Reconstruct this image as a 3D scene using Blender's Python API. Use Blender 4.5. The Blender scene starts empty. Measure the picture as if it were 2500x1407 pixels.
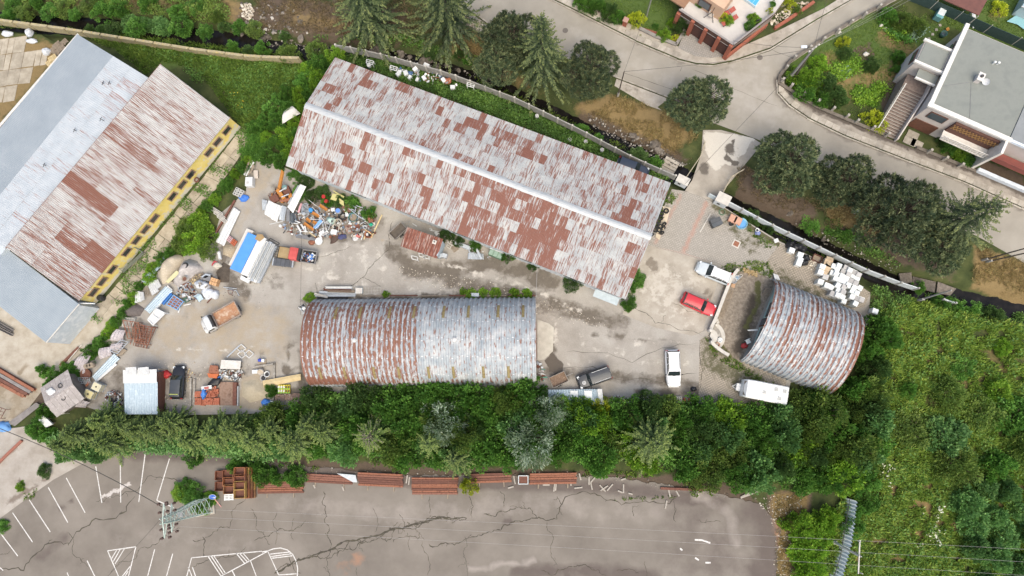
import bpy,bmesh,math,random
import numpy as np
from mathutils import Vector,Matrix,Euler,geometry

random.seed(7)
RNG=np.random.default_rng(11)
R=math.radians
scene=bpy.context.scene
COL=scene.collection

# ------------------------------------------------------------------ camera
CAM_H,FOCAL=88.0,24.0
cd=bpy.data.cameras.new('drone_camera')
cd.lens=FOCAL;cd.sensor_width=36.0;cd.clip_start=1.0;cd.clip_end=3000
cam=bpy.data.objects.new('drone_camera',cd)
COL.objects.link(cam)
cam.location=(0,0,CAM_H)
cam.rotation_euler=(R(7.7),R(2.6),0)
scene.camera=cam
scene.render.resolution_x,scene.render.resolution_y=1024,576

# ------------------------------------------------------------------ sky, sun, exposure
SUN_EL,SUN_AZ=62.0,165.0                                          
wd=bpy.data.worlds.new('World');scene.world=wd;wd.use_nodes=True
wn=wd.node_tree.nodes;wl=wd.node_tree.links
sky=wn.new('ShaderNodeTexSky');sky.sky_type='NISHITA';sky.sun_disc=False
sky.sun_elevation=R(SUN_EL);sky.sun_rotation=R(SUN_AZ)
sky.air_density=1.0;sky.dust_density=4.0;sky.ozone_density=0.6
wn['Background'].inputs['Strength'].default_value=0.15
wl.new(sky.outputs[0],wn['Background'].inputs['Color'])
sl=bpy.data.lights.new('sun','SUN');sl.energy=1.15;sl.angle=R(60);sl.color=(1.0,0.95,0.74)
sun=bpy.data.objects.new('sun',sl);COL.objects.link(sun)
a,e=R(SUN_AZ),R(SUN_EL)
sdir=Vector((math.sin(a)*math.cos(e),math.cos(a)*math.cos(e),math.sin(e)))
sun.rotation_euler=sdir.to_track_quat('Z','Y').to_euler()
sun.location=sdir*200
vs=scene.view_settings
vs.view_transform='Standard';vs.look='None';vs.gamma=1.0;vs.use_curve_mapping=False
vs.exposure=0.82

# ------------------------------------------------------------------ photo pixel -> place on the ground (real metres)
RC=Euler(cam.rotation_euler).to_matrix()
FP=FOCAL/36*2500
def G(u,v,z=0.0):
    d=RC @ Vector(((u-1250)/FP,-(v-703.5)/FP,-1))
    t=(z-CAM_H)/d.z
    return Vector((d.x*t,d.y*t,z))
RN=np.array(RC)
def proj(P):
    P=np.asarray(P,float) -np.array([0,0,CAM_H])
    q=P @ RN
    return np.stack([1250+FP*q[:,0]/-q[:,2],703.5-FP*q[:,1]/-q[:,2]],1)
def PP(pts,z=0.0):return [G(p[0],p[1],z) for p in pts]
def ang(p,q,z=0.0):
    a=G(*p,z);b=G(*q,z);return math.atan2(b.y-a.y,b.x-a.x)
def dist(p,q,z=0.0):return (G(*p,z)-G(*q,z)).length

# ------------------------------------------------------------------ masks
def inpoly(xy,poly):
    x,y=xy[:,0],xy[:,1];ins=np.zeros(len(x),bool)
    n=len(poly);j=n-1
    for i in range(n):
        xi,yi=poly[i][0],poly[i][1];xj,yj=poly[j][0],poly[j][1]
        if yi != yj:
            c=((yi > y) != (yj > y)) & (x < (xj-xi)*(y-yi)/(yj-yi)+xi)
            ins ^= c
        j=i
    return ins
def segdist(xy,pts,closed=False):
    d=np.full(len(xy),1e9);n=len(pts)
    for i in range(n if closed else n-1):
        a=np.array(pts[i][:2],float);b=np.array(pts[(i+1) % n][:2],float)
        ab=b-a;L=max(ab @ ab,1e-9)
        t=np.clip(((xy-a) @ ab)/L,0,1)
        d=np.minimum(d,np.hypot(*(xy-a-t[:,None]*ab).T))
    return d
def mark_eval(xy,marks):
    m=np.zeros(len(xy))
    for k in marks:
        if k[0]=='p':
            _,pts,val,blur=k
            s=segdist(xy,pts,True);s=np.where(inpoly(xy,pts),s,-s)
            m=np.maximum(m,val*np.clip(s/blur+.5,0,1))
        elif k[0]=='l':
            _,pts,w,val=k
            m=np.maximum(m,val*np.clip(1.4*(1-segdist(xy,pts)/w),0,1))
        else:
            _,c,r,val=k
            m=np.maximum(m,val*np.clip(1.5*(1-np.hypot(xy[:,0]-c[0],xy[:,1]-c[1])/r),0,1))
    return m

# ------------------------------------------------------------------ materials
def newmat(name):
    m=bpy.data.materials.new(name);m.use_nodes=True
    nt=m.node_tree;return m,nt,nt.nodes,nt.links,nt.nodes['Principled BSDF']
def c4(c):return (c[0],c[1],c[2],1)
def mul(c,k):return tuple(min(1,x*k) for x in c)
class NB:
    def __init__(s,nt):s.nt=nt;s.n=nt.nodes;s.l=nt.links
    def math(s,op,a,b=None,clamp=False):
        n=s.n.new('ShaderNodeMath');n.operation=op;n.use_clamp=clamp
        for i,x in enumerate((a,b)):
            if x is None:continue
            if isinstance(x,(int,float)):n.inputs[i].default_value=x
            else:s.l.new(x,n.inputs[i])
        return n.outputs[0]
    def noise(s,vec,scale,detail=6,rough=.6,dist=0):
        n=s.n.new('ShaderNodeTexNoise');n.inputs['Scale'].default_value=scale
        n.inputs['Detail'].default_value=detail;n.inputs['Roughness'].default_value=rough
        n.inputs['Distortion'].default_value=dist
        if vec is not None:s.l.new(vec,n.inputs['Vector'])
        return n.outputs['Fac']
    def mapping(s,vec,scale=(1,1,1),rot=(0,0,0)):
        n=s.n.new('ShaderNodeMapping');n.inputs['Scale'].default_value=scale
        n.inputs['Rotation'].default_value=rot;s.l.new(vec,n.inputs['Vector']);return n.outputs[0]
    def mix(s,f,a,b,blend='MIX'):
        n=s.n.new('ShaderNodeMix');n.data_type='RGBA';n.blend_type=blend
        for i,x in ((0,f),(6,a),(7,b)):
            if isinstance(x,(int,float)):n.inputs[i].default_value=x
            elif isinstance(x,tuple):n.inputs[i].default_value=c4(x)
            else:s.l.new(x,n.inputs[i])
        return n.outputs[2]
    def ramp(s,f,stops):
        n=s.n.new('ShaderNodeValToRGB');e=n.color_ramp.elements
        while len(e) < len(stops):e.new(.5)
        for k,(p,c) in zip(e,stops):k.position=p;k.color=c4(c)
        s.l.new(f,n.inputs[0]);return n.outputs[0]
    def pos(s):return s.n.new('ShaderNodeNewGeometry').outputs['Position']
    def objc(s,ob=None):
        n=s.n.new('ShaderNodeTexCoord')
        if ob:n.object=ob
        return n.outputs['Object']
    def attr(s,name):
        n=s.n.new('ShaderNodeAttribute');n.attribute_name=name;return n.outputs['Fac']
    def grain(s,col,vec,scale,amt):
        f=s.noise(vec,scale,3,.7)
        g=s.math('MULTIPLY_ADD',f,amt*2);s.n[-1].inputs[2].default_value=1-amt
        v=s.n.new('ShaderNodeCombineColor')
        for i in range(3):s.l.new(g,v.inputs[i])
        return s.mix(1.0,col,v.outputs[0],'MULTIPLY')
    def bump(s,h,strength,distance,target):
        n=s.n.new('ShaderNodeBump');n.inputs['Strength'].default_value=strength
        n.inputs['Distance'].default_value=distance
        s.l.new(h,n.inputs['Height']);s.l.new(n.outputs[0],target)
    def rnd(s,col,amt):
        o=s.n.new('ShaderNodeObjectInfo')
        f=s.math('MULTIPLY_ADD',o.outputs['Random'],amt*2);s.n[-1].inputs[2].default_value=1-amt
        h=s.n.new('ShaderNodeHueSaturation');s.l.new(f,h.inputs['Value']);s.l.new(col,h.inputs['Color'])
        return h.outputs[0]

MATS={}
def PM(name,c1,c2=None,c3=None,scale=1.5,rough=.7,metal=0.0,grain=.12,gscale=25,bump=0.0,bscale=30,
       stretch=(1,1,1),spec=.3,rnd=0.0,rot=0,coat=0.0,lo=.35,hi=.65):
    if name in MATS:return MATS[name]
    m,nt,N,L,bs=newmat(name);b=NB(nt)
    c2=c2 or mul(c1,.8)
    v=b.mapping(b.pos(),stretch,(0,0,rot)) if (stretch != (1,1,1) or rot) else b.pos()
    f=b.noise(v,scale,7,.62)
    st=[(lo,c1),(hi,c2)] if not c3 else [(lo-.03,c1),(.5,c2),(hi+.03,c3)]
    col=b.ramp(f,st)
    if grain:col=b.grain(col,b.pos(),gscale,grain)
    if rnd:col=b.rnd(col,rnd)
    L.new(col,bs.inputs['Base Color'])
    bs.inputs['Roughness'].default_value=rough;bs.inputs['Metallic'].default_value=metal
    bs.inputs['Specular IOR Level'].default_value=spec
    bs.inputs['Coat Weight'].default_value=coat
    if bump:b.bump(b.noise(b.pos(),bscale,5,.7),bump,.03,bs.inputs['Normal'])
    MATS[name]=m;return m
def LM(name,base,layers,scale=.5,grain=.15,gscale=14,rough=.85,bump=.3,bscale=18,obj=None,rot=0,spec=.25,
       wave=None,gloss=None,metal=0.0):
    """base: ramp stops; layers: (attribute, colour a, colour b, noise scale, stretch, amp, gain)"""
    m,nt,N,L,bs=newmat(name);b=NB(nt)
    P=b.objc(obj) if obj else b.pos()
    if rot:P=b.mapping(P,(1,1,1),(0,0,rot))
    col=b.ramp(b.noise(P,scale,9,.62),base)
    rgh=None
    for (at,ca,cb,ns,stz,amp,gain) in layers:
        vv=b.mapping(P,stz) if stz != (1,1,1) else P
        n=b.noise(vv,ns,8,.65)
        t=b.math('MULTIPLY_ADD',n,amp);N[-1].inputs[2].default_value=-.5*amp-.5
        t=b.math('ADD',t,b.attr(at))
        t=b.math('MULTIPLY_ADD',t,gain);N[-1].inputs[2].default_value=.5;N[-1].use_clamp=True
        cc=b.mix(b.noise(P,ns*2.3,4),ca,cb)
        col=b.mix(t,col,cc)
        if gloss and gloss[0]==at:
            r=b.math('MULTIPLY_ADD',t,gloss[1]-rough);N[-1].inputs[2].default_value=rough;rgh=r
    col=b.grain(col,P,gscale,grain)
    L.new(col,bs.inputs['Base Color'])
    if rgh is not None:L.new(rgh,bs.inputs['Roughness'])
    else:bs.inputs['Roughness'].default_value=rough
    bs.inputs['Specular IOR Level'].default_value=spec;bs.inputs['Metallic'].default_value=metal
    if wave:
        w=N.new('ShaderNodeTexWave');w.bands_direction=wave[0];w.inputs['Scale'].default_value=wave[1]
        L.new(P,w.inputs['Vector']);b.bump(w.outputs['Fac'],wave[2],wave[3],bs.inputs['Normal'])
    elif bump:b.bump(b.noise(P,bscale,6,.7),bump,.03,bs.inputs['Normal'])
    MATS[name]=m;return m
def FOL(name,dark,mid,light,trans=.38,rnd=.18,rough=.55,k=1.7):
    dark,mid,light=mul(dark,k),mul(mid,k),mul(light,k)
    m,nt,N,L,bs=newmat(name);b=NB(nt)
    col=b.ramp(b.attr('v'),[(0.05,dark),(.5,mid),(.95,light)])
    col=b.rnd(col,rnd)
    L.new(col,bs.inputs['Base Color']);bs.inputs['Roughness'].default_value=rough
    bs.inputs['Specular IOR Level'].default_value=.35
    tr=N.new('ShaderNodeBsdfTranslucent');L.new(col,tr.inputs['Color'])
    mx=N.new('ShaderNodeMixShader');mx.inputs[0].default_value=trans
    L.new(bs.outputs[0],mx.inputs[1]);L.new(tr.outputs[0],mx.inputs[2])
    L.new(mx.outputs[0],N['Material Output'].inputs['Surface'])
    MATS[name]=m;return m
def GLASS(name,c,rough=.08):
    if name in MATS:return MATS[name]
    m,nt,N,L,bs=newmat(name)
    bs.inputs['Base Color'].default_value=c4(c);bs.inputs['Roughness'].default_value=rough
    bs.inputs['Specular IOR Level'].default_value=.7
    MATS[name]=m;return m
_col={}
def paint(c,rough=.55,metal=0.0,coat=0.0,wear=.8):
    k=(tuple(round(x,3) for x in c),rough,metal,coat)
    if k not in _col:
        _col[k]=PM('paint_%d' % len(_col),c,mul(c,wear),None,2.2,rough,metal,.1,30,0,30,(1,1,1),.4,0,0,coat)
    return _col[k]

# ------------------------------------------------------------------ mesh building
class MB:
    def __init__(s):s.v=[];s.f=[];s.mi=[];s.cur=0
    def add(s,vs,fs):
        o=len(s.v);s.v += [tuple(x) for x in vs]
        for f in fs:s.f.append(tuple(i+o for i in f));s.mi.append(s.cur)
        return s
    def box(s,c,d,rz=0,tilt=None,taper=1.0):
        hx,hy,hz=d[0]/2,d[1]/2,d[2]/2
        vs=[Vector((x*hx*(taper if z > 0 else 1),y*hy*(taper if z > 0 else 1),z*hz)) for z in (-1,1) for x,y in ((-1,-1),(1,-1),(1,1),(-1,1))]
        m=Matrix.Rotation(rz,3,'Z')
        if tilt:m=m @ Euler(tilt).to_matrix()
        c=Vector(c);vs=[m @ v+c for v in vs]
        return s.add(vs,[(3,2,1,0),(4,5,6,7),(0,1,5,4),(1,2,6,5),(2,3,7,6),(3,0,4,7)])
    def prism(s,poly,z0,z1):
        n=len(poly);vs=[(p[0],p[1],z0) for p in poly]+[(p[0],p[1],z1) for p in poly]
        fs=[tuple(range(n-1,-1,-1)),tuple(range(n,2*n))]+[(i,(i+1) % n,(i+1) % n+n,i+n) for i in range(n)]
        return s.add(vs,fs)
    def cyl(s,p,q,r,n=8,r2=None,cap=True):
        p=Vector(p);q=Vector(q);d=(q-p)
        if d.length < 1e-6:return s
        d.normalize();u=d.orthogonal().normalized();w=d.cross(u);r2=r if r2 is None else r2
        vs=[]
        for (c,rr) in ((p,r),(q,r2)):
            for i in range(n):
                t=2*math.pi*i/n;vs.append(c+u*(rr*math.cos(t))+w*(rr*math.sin(t)))
        fs=[(i,(i+1) % n,(i+1) % n+n,i+n) for i in range(n)]
        if cap:fs += [tuple(range(n-1,-1,-1)),tuple(range(n,2*n))]
        return s.add(vs,fs)
    def bar(s,p,q,w,h=None):
        p=Vector(p);q=Vector(q);d=q-p;L=d.length
        if L < 1e-6:return s
        m=d.to_track_quat('X','Z').to_matrix();h=h or w;c=(p+q)/2
        vs=[m @ Vector((x*L/2,y*w/2,z*h/2))+c for z in (-1,1) for x,y in ((-1,-1),(1,-1),(1,1),(-1,1))]
        return s.add(vs,[(3,2,1,0),(4,5,6,7),(0,1,5,4),(1,2,6,5),(2,3,7,6),(3,0,4,7)])
    def lathe(s,prof,n=16,c=(0,0,0)):
        vs=[];k=len(prof)
        for i in range(n):
            t=2*math.pi*i/n
            for r,z in prof:vs.append((c[0]+r*math.cos(t),c[1]+r*math.sin(t),c[2]+z))
        fs=[(i*k+j,((i+1) % n)*k+j,((i+1) % n)*k+j+1,i*k+j+1) for i in range(n) for j in range(k-1)]
        return s.add(vs,fs)
    def torus(s,Rr,r,n=16,m=6,c=(0,0,0)):
        pr=[(Rr+r*math.cos(2*math.pi*j/m),r*math.sin(2*math.pi*j/m)) for j in range(m+1)]
        return s.lathe(pr,n,c)
    def grid(s,P):
        h=len(P);w=len(P[0]);vs=[p for r in P for p in r]
        return s.add(vs,[(i*w+j,i*w+j+1,(i+1)*w+j+1,(i+1)*w+j) for i in range(h-1) for j in range(w-1)])
    def loft(s,secs,cap=True,closed=True):
        n=len(secs[0]);vs=[p for q in secs for p in q];fs=[]
        for i in range(len(secs)-1):
            for j in range(n if closed else n-1):
                k=(j+1) % n;fs.append((i*n+j,i*n+k,(i+1)*n+k,(i+1)*n+j))
        if cap:fs += [tuple(range(n-1,-1,-1)),tuple(range((len(secs)-1)*n,len(secs)*n))]
        return s.add(vs,fs)
    def mesh(s,name):
        me=bpy.data.meshes.new(name);me.from_pydata(s.v,[],s.f)
        if any(s.mi):me.polygons.foreach_set('material_index',s.mi)
        me.update();return me
    def build(s,name,mats,parent=None,loc=None,rz=None,smooth=False,bevel=0):
        me=s.mesh(name)
        return link(name,me,mats,parent,loc,rz,smooth,bevel)
def link(name,me,mats,parent=None,loc=None,rz=None,smooth=False,bevel=0):
    if mats is not None and len(me.materials)==0:
        for m in (mats if isinstance(mats,(list,tuple)) else [mats]):me.materials.append(m)
    if bevel:
        bm=bmesh.new();bm.from_mesh(me);bmesh.ops.recalc_face_normals(bm,faces=bm.faces)
        es=[e for e in bm.edges if len(e.link_faces)==2 and e.calc_face_angle(0) > .5]
        bmesh.ops.bevel(bm,geom=es,offset=bevel,segments=2,affect='EDGES',profile=.5);bm.to_mesh(me);bm.free()
    if smooth:
        for p in me.polygons:p.use_smooth=True
    o=bpy.data.objects.new(name,me);COL.objects.link(o)
    if parent:o.parent=parent
    if loc is not None:o.location=loc
    if rz is not None:o.rotation_euler.z=rz
    return o
def tag(o,label,cat,group=None):
    o['label']=label;o['category']=cat
    if group:o['group']=group
    return o
def struct(o):o['kind']='structure';return o
def stuff(o,label=None,cat=None):
    o['kind']='stuff'
    if label:o['label']=label
    if cat:o['category']=cat
    return o
def thing(name,label,cat,loc=(0,0,0),rz=0,group=None):
    o=bpy.data.objects.new(name,None);COL.objects.link(o);o.empty_display_size=.2
    o.location=loc;o.rotation_euler=(0,0,rz);return tag(o,label,cat,group)
def dup(root,loc,rz=None,label=None,group=None,scale=None):
    r=root.copy();COL.objects.link(r);r.location=loc
    if rz is not None:r.rotation_euler.z=rz
    if label:r['label']=label
    if group:r['group']=group
    if scale is not None:r.scale=scale if isinstance(scale,(tuple,list)) else (scale,)*3
    for ch in root.children:
        c=ch.copy();COL.objects.link(c);c.parent=r
        for g in ch.children:
            d=g.copy();COL.objects.link(d);d.parent=c
    return r
def inst(name,me,parent,loc,rot=(0,0,0),scale=None):
    o=bpy.data.objects.new(name,me);COL.objects.link(o);o.parent=parent;o.location=loc;o.rotation_euler=rot
    if scale:o.scale=scale
    return o
def np_mesh(name,V,Q,attrs=None,n=4):
    me=bpy.data.meshes.new(name);nv=len(V);nq=len(Q)
    me.vertices.add(nv);me.vertices.foreach_set('co',np.asarray(V,np.float32).ravel())
    me.loops.add(nq*n);me.loops.foreach_set('vertex_index',np.asarray(Q,np.int32).ravel())
    me.polygons.add(nq);me.polygons.foreach_set('loop_start',np.arange(0,nq*n,n,dtype=np.int32))
    me.update(calc_edges=True)
    for k,val in (attrs or {}).items():
        at=me.attributes.new(k,'FLOAT','POINT');at.data.foreach_set('value',np.asarray(val,np.float32))
    return me

def pave(name,poly_px,z,mat,res=.8,marks=None,parent=None,extra=None):
    """flat sheet in the shape of a photo-traced ground outline, with wear masks stored on its vertices"""
    W=[G(p[0],p[1]) for p in poly_px];P2=[Vector((w.x,w.y)) for w in W]
    xs=[p.x for p in P2];ys=[p.y for p in P2]
    if res:
        gx,gy=np.meshgrid(np.arange(min(xs),max(xs),res),np.arange(min(ys),max(ys),res))
        g=np.stack([gx.ravel(),gy.ravel()],1)+RNG.uniform(-.3,.3,(gx.size,2))*res
        pl=[(p.x,p.y) for p in P2]
        g=g[inpoly(g,pl)];g=g[segdist(g,pl,True) > res*.35]
        pts=P2+[Vector(p) for p in g.tolist()]
    else:pts=P2
    n=len(P2)
    vs,es,fs,*_=geometry.delaunay_2d_cdt(pts,[(i,(i+1) % n) for i in range(n)],[],1,1e-5)
    V=np.array([(p.x,p.y,z) for p in vs])
    F=[f if True else 0 for f in fs]
    F=np.array([f for f in F if len(f)==3])
    a,b,c=V[F[:,0]],V[F[:,1]],V[F[:,2]]
    cr=np.cross(b-a,c-a)[:,2];F[cr < 0]=F[cr < 0][:,::-1]
    xy=proj(np.c_[V[:,:2],np.zeros(len(V))])
    at={k:mark_eval(xy,m) for k,m in (marks or {}).items()}
    me=np_mesh(name,V,F,at,3)
    o=link(name,me,mat,parent)
    return o
# ================================================================== GROUND
CREEK=[(-260,20),(0,42),(100,50),(280,58),(430,76),(600,96),(700,118),(830,128),(960,136),(1100,170),(1200,198),(1260,228),
         (1340,268),(1450,322),(1550,366),(1650,414),(1720,452),(1800,500),(1900,548),(2000,594),(2100,644),(2200,690),
         (2300,712),(2400,736),(2500,760),(2750,830)]
BANK_N=[(-300,-60),(600,40),(900,90),(1200,150),(1300,200),(1500,300),(1640,380)]
xs=np.r_[-700,-400,-200,-130,np.arange(-92,92.1,.5),130,200,400,700]
ys=np.r_[-600,-300,-120,-70,np.arange(-42,72.1,.5),110,200,400,700]
gx,gy=np.meshgrid(xs,ys)
V=np.stack([gx.ravel(),gy.ravel(),np.zeros(gx.size)],1)
xy=proj(V)
near=(np.abs(V[:,0]) < 110) & (V[:,1] > -60) & (V[:,1] < 90)
dcr=np.full(len(V),1e6);dcr[near]=segdist(xy[near],CREEK)
t=np.clip(1-(dcr-15)/34,0,1);t=t*t*(3-2*t)
V[:,2]=-.05-1.55*t
hn=sum(np.sin(V[:,0]*k+ph)*np.sin(V[:,1]*k*1.13+ph*2)/k for k,ph in ((1.7,.3),(3.1,1.2),(5.3,2.2)))
V[:,2] += np.where(t > .02,hn*.16,np.minimum(0,hn*.05))*near
W_=len(xs);H_=len(ys)
idx=np.arange(W_*H_).reshape(H_,W_)
Q=np.stack([idx[:-1,:-1],idx[:-1,1:],idx[1:,1:],idx[1:,:-1]],-1).reshape(-1,4)
MK={
 'dry':[('p',[(1100,60),(1190,80),(1250,170),(1330,230),(1180,160),(1090,120)],.9,40),('p',[(1490,230),(1620,270),(1700,330),(1640,370),(1500,300),(1400,260)],.95,40),
         ('p',[(2010,480),(2180,500),(2150,580),(2020,540)],.9,30),('p',[(2380,600),(2500,640),(2700,700),(2700,820),(2500,745),(2380,700)],1,30),
         ('p',[(-40,100),(130,90),(140,160),(-40,170)],.5,30),('p',[(2180,1150),(2300,1170),(2420,1240),(2300,1407),(2080,1420),(2060,1340)],.85,60),('p',[(2130,760),(2760,880),(2760,1500),(2200,1200)],.45,60),('p',[(1880,1200),(1980,1200),(1960,1300),(1930,1407),(1885,1407)],.8,30),
         ('p',[(700,10),(1000,60),(1000,100),(700,70)],.55,40),('c',(560,20),60,.6),('p',[(-150,-80),(560,-80),(560,30),(300,25),(-150,5)],.55,60),('p',[(2480,20),(2440,60),(2400,40),(2420,10)],.6,40),('l',[(2160,90),(2260,150),(2100,200)],40,.6),('p',[(2000,110),(2120,150),(2080,260),(1980,230)],.6,40)],
 'soil':[('p',[(620,-20),(1000,20),(1010,110),(800,110),(640,70)],.8,50),('p',[(1420,240),(1640,330),(1690,400),(1600,380),(1400,290)],.8,40),
          ('p',[(1810,400),(1990,500),(2000,570),(1800,480)],1,30),('p',[(2000,560),(2200,650),(2340,690),(2330,620),(2150,520)],.7,40),('p',[(560,0),(720,30),(720,90),(560,60)],.7,30),
          ('p',[(60,930),(900,950),(900,1000),(80,1000)],.8,20),('p',[(500,1110),(1800,1170),(1850,1230),(500,1180)],1,30),('p',[(1870,1200),(1990,1200),(1940,1407),(1870,1407)],.9,24),('p',[(2080,1300),(2160,1290),(2130,1407),(2060,1407)],.8,30),
          ('p',[(2100,110),(2140,130),(2090,180),(2050,150)],1,10),('p',[(1980,170),(2020,180),(2010,210),(1975,200)],.8,12),('p',[(2070,165),(2140,110),(2120,90)],.6,20),('p',[(2180,130),(2230,200),(2160,290),(2150,250)],.8,20),
          ('p',[(2380,380),(2500,430),(2500,480),(2370,420)],1,12),('p',[(640,400),(820,430),(960,520),(900,600),(660,600)],.7,30)],
 'lawn':[('p',[(220,90),(480,125),(740,150),(700,280),(640,300),(480,160),(380,170),(280,120)],.9,30),('p',[(1380,0),(1650,0),(1660,60),(1600,100),(1560,80)],1,10),
          ('p',[(2000,0),(2330,60),(2190,290),(1910,170)],.75,30),('p',[(2250,0),(2600,0),(2600,160),(2300,60)],1,20),('p',[(420,1180),(520,1190),(520,1255),(420,1230)],.9,10),('p',[(40,1180),(60,1180),(60,1200),(40,1200)],.9,8),
          ('l',[(0,55),(330,90),(700,140)],22,.6)],
 'wet':[('l',CREEK,26,1.0)],
}
at={k:np.zeros(len(V)) for k in MK}
for k,m in MK.items():at[k][near]=mark_eval(xy[near],m)
LM('ground_mix',[(.3,(.03,.042,.014)),(.52,(.055,.068,.022)),(.7,(.095,.1,.035))],
   [('lawn',(.06,.105,.022),(.085,.12,.032),1.2,(1,1,1),.8,3),('soil',(.12,.088,.062),(.07,.052,.038),.9,(1,1,1),1.2,4),
    ('dry',(.24,.17,.075),(.17,.12,.055),1.1,(1,1,1),1.0,3),('wet',(.035,.03,.026),(.06,.05,.042),1.5,(1,1,1),1.0,4)],
   scale=.45,grain=.35,gscale=7,rough=.95,bump=.6,bscale=6)
g=link('ground',np_mesh('ground',V,Q,at),MATS['ground_mix']);struct(g)
for p in g.data.polygons:p.use_smooth=True

             
mw,nt,N,L,bs=newmat('creek_water');b=NB(nt)
L.new(b.ramp(b.noise(b.pos(),.8,6),[(.35,(.006,.0055,.005)),(.6,(.014,.012,.01)),(.78,(.03,.027,.024))]),bs.inputs['Base Color'])
bs.inputs['Roughness'].default_value=.12;bs.inputs['Specular IOR Level'].default_value=.2;b.bump(b.noise(b.pos(),5,5,.7),.25,.03,bs.inputs['Normal'])
mb=MB();rows=[]
for i,p in enumerate(CREEK):
    q=CREEK[min(i+1,len(CREEK)-1)];o=CREEK[max(i-1,0)]
    tx,ty=q[0]-o[0],q[1]-o[1];l=math.hypot(tx,ty);nx,ny=-ty/l,tx/l
    rows.append([G(p[0]+nx*k,p[1]+ny*k,-1.38) for k in (-34,0,34)])
mb.grid(rows);struct(mb.build('creek_water',mw))
                             
for i in range(5):
    pass
rockm=PM('rock',(.2,.17,.14),(.1,.085,.07),None,3,.9,0,.2,12,.5,12,rnd=.25)
def rockmesh(seed):
    bm=bmesh.new();bmesh.ops.create_icosphere(bm,subdivisions=2,radius=.5);rr=random.Random(seed)
    for v in bm.verts:
        v.co *= 1+rr.uniform(-.22,.22);v.co.z *= .6
    me=bpy.data.meshes.new('boulder');bm.to_mesh(me);bm.free();me.materials.append(rockm);return me
ROCKS=[rockmesh(s) for s in range(5)]
bl=[(640,96),(655,90),(712,98),(735,95),(912,128),(922,122),(938,126),(975,128),(980,136),(1035,150),(1048,148),(1040,140),(1062,168),
      (1545,330),(1556,338),(1600,352),(1608,366),(1620,372),(1632,380),(1655,398),(1000,140),(1120,172),(1090,160),(700,60),(690,45),(720,50),(672,52),(660,38),(705,70),(735,62),(745,40),(2010,585),(1930,520),(590,85),(575,75)]
for i,p in enumerate(bl):
    s=random.uniform(.5,1.35);P=G(*p,-1.1 if segdist(np.array([p],float),CREEK)[0] < 25 else -.4)
    o=bpy.data.objects.new('boulder',ROCKS[i % 5]);COL.objects.link(o);o.location=P
    o.scale=(s*1.3,s,s);o.rotation_euler=(random.uniform(-.3,.3),random.uniform(-.3,.3),random.uniform(0,6))
    tag(o,'grey brown boulder lying in or beside the creek bed','rock','boulders along the creek')
                                                   
def stones(name,poly,n,smin,smax,z,mat,zjit=0.0,label=None):
    xs_=[p[0] for p in poly];ys_=[p[1] for p in poly]
    c=np.stack([RNG.uniform(min(xs_),max(xs_),n*3),RNG.uniform(min(ys_),max(ys_),n*3)],1)
    c=c[inpoly(c,poly)][:n];n=len(c)
    base=np.array([(-.5,-.4,0),(.5,-.45,0),(.45,.5,0),(-.5,.42,0),(-.3,-.25,.5),(.33,-.3,.42),(.28,.3,.55),(-.32,.3,.45)])
    fs=np.array([(4,5,6,7),(0,1,5,4),(1,2,6,5),(2,3,7,6),(3,0,4,7)])
    VV=np.zeros((n,8,3));sc=RNG.uniform(smin,smax,n)*RNG.uniform(.5,1,n);th=RNG.uniform(0,6.3,n);el=RNG.uniform(.5,1.2,n)
    jit=RNG.uniform(.75,1.25,(n,8,3))
    B=base[None]*jit*sc[:,None,None];B[:,:,1] *= el[:,None]
    cs,sn=np.cos(th)[:,None],np.sin(th)[:,None]
    VV[:,:,0]=B[:,:,0]*cs-B[:,:,1]*sn;VV[:,:,1]=B[:,:,0]*sn+B[:,:,1]*cs;VV[:,:,2]=B[:,:,2]
    for i in range(n):
        VV[i] += np.array(G(c[i,0],c[i,1],z))
    VV[:,:,2] += RNG.uniform(-zjit,0,n)[:,None]
    QQ=(fs[None]+8*np.arange(n)[:,None,None]).reshape(-1,4)
    me=np_mesh(name,VV.reshape(-1,3),QQ,{'v':np.repeat(RNG.uniform(0,1,n),8)})
    return stuff(link(name,me,mat),label,None)
mst,nt,N,L,bs=newmat('mixed_stone');b=NB(nt)
L.new(b.ramp(b.attr('v'),[(.1,(.08,.07,.06)),(.5,(.2,.175,.15)),(.95,(.42,.39,.34))]),bs.inputs['Base Color']);bs.inputs['Roughness'].default_value=.9
mls,nt,N,L,bs=newmat('pale_stone');b=NB(nt)
L.new(b.ramp(b.attr('v'),[(.1,(.3,.25,.19)),(.5,(.48,.42,.33)),(.95,(.65,.6,.5))]),bs.inputs['Base Color']);bs.inputs['Roughness'].default_value=.9

# ================================================================== ROAD, PAVEMENTS
asph=[(.3,(.262,.236,.194)),(.5,(.302,.274,.226)),(.68,(.345,.314,.262))]
LM('road_asphalt',asph,[('dark',(.1,.085,.07),(.15,.13,.11),.7,(1,1,1),1.3,2),('light',(.42,.385,.335),(.36,.33,.29),.6,(1,1,1),1.1,2)],
   scale=.22,grain=.1,gscale=30,bump=.15,bscale=50)
road=[(980,-140),(1090,-20),(1190,55),(1330,120),(1510,190),(1640,240),(1740,300),(1860,345),(2000,400),(2250,510),(2400,585),(2500,642),(2800,800),
        (2800,690),(2500,512),(2350,445),(2200,388),(2060,333),(1975,292),(1925,258),(1897,228),(1896,200),(1925,158),(2010,100),(2110,40),(2190,0),(2330,-90),
        (2230,-90),(2085,0),(1990,55),(1880,125),(1780,157),(1720,162),(1660,150),(1560,108),(1430,42),(1345,0),(1160,-100)]
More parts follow.
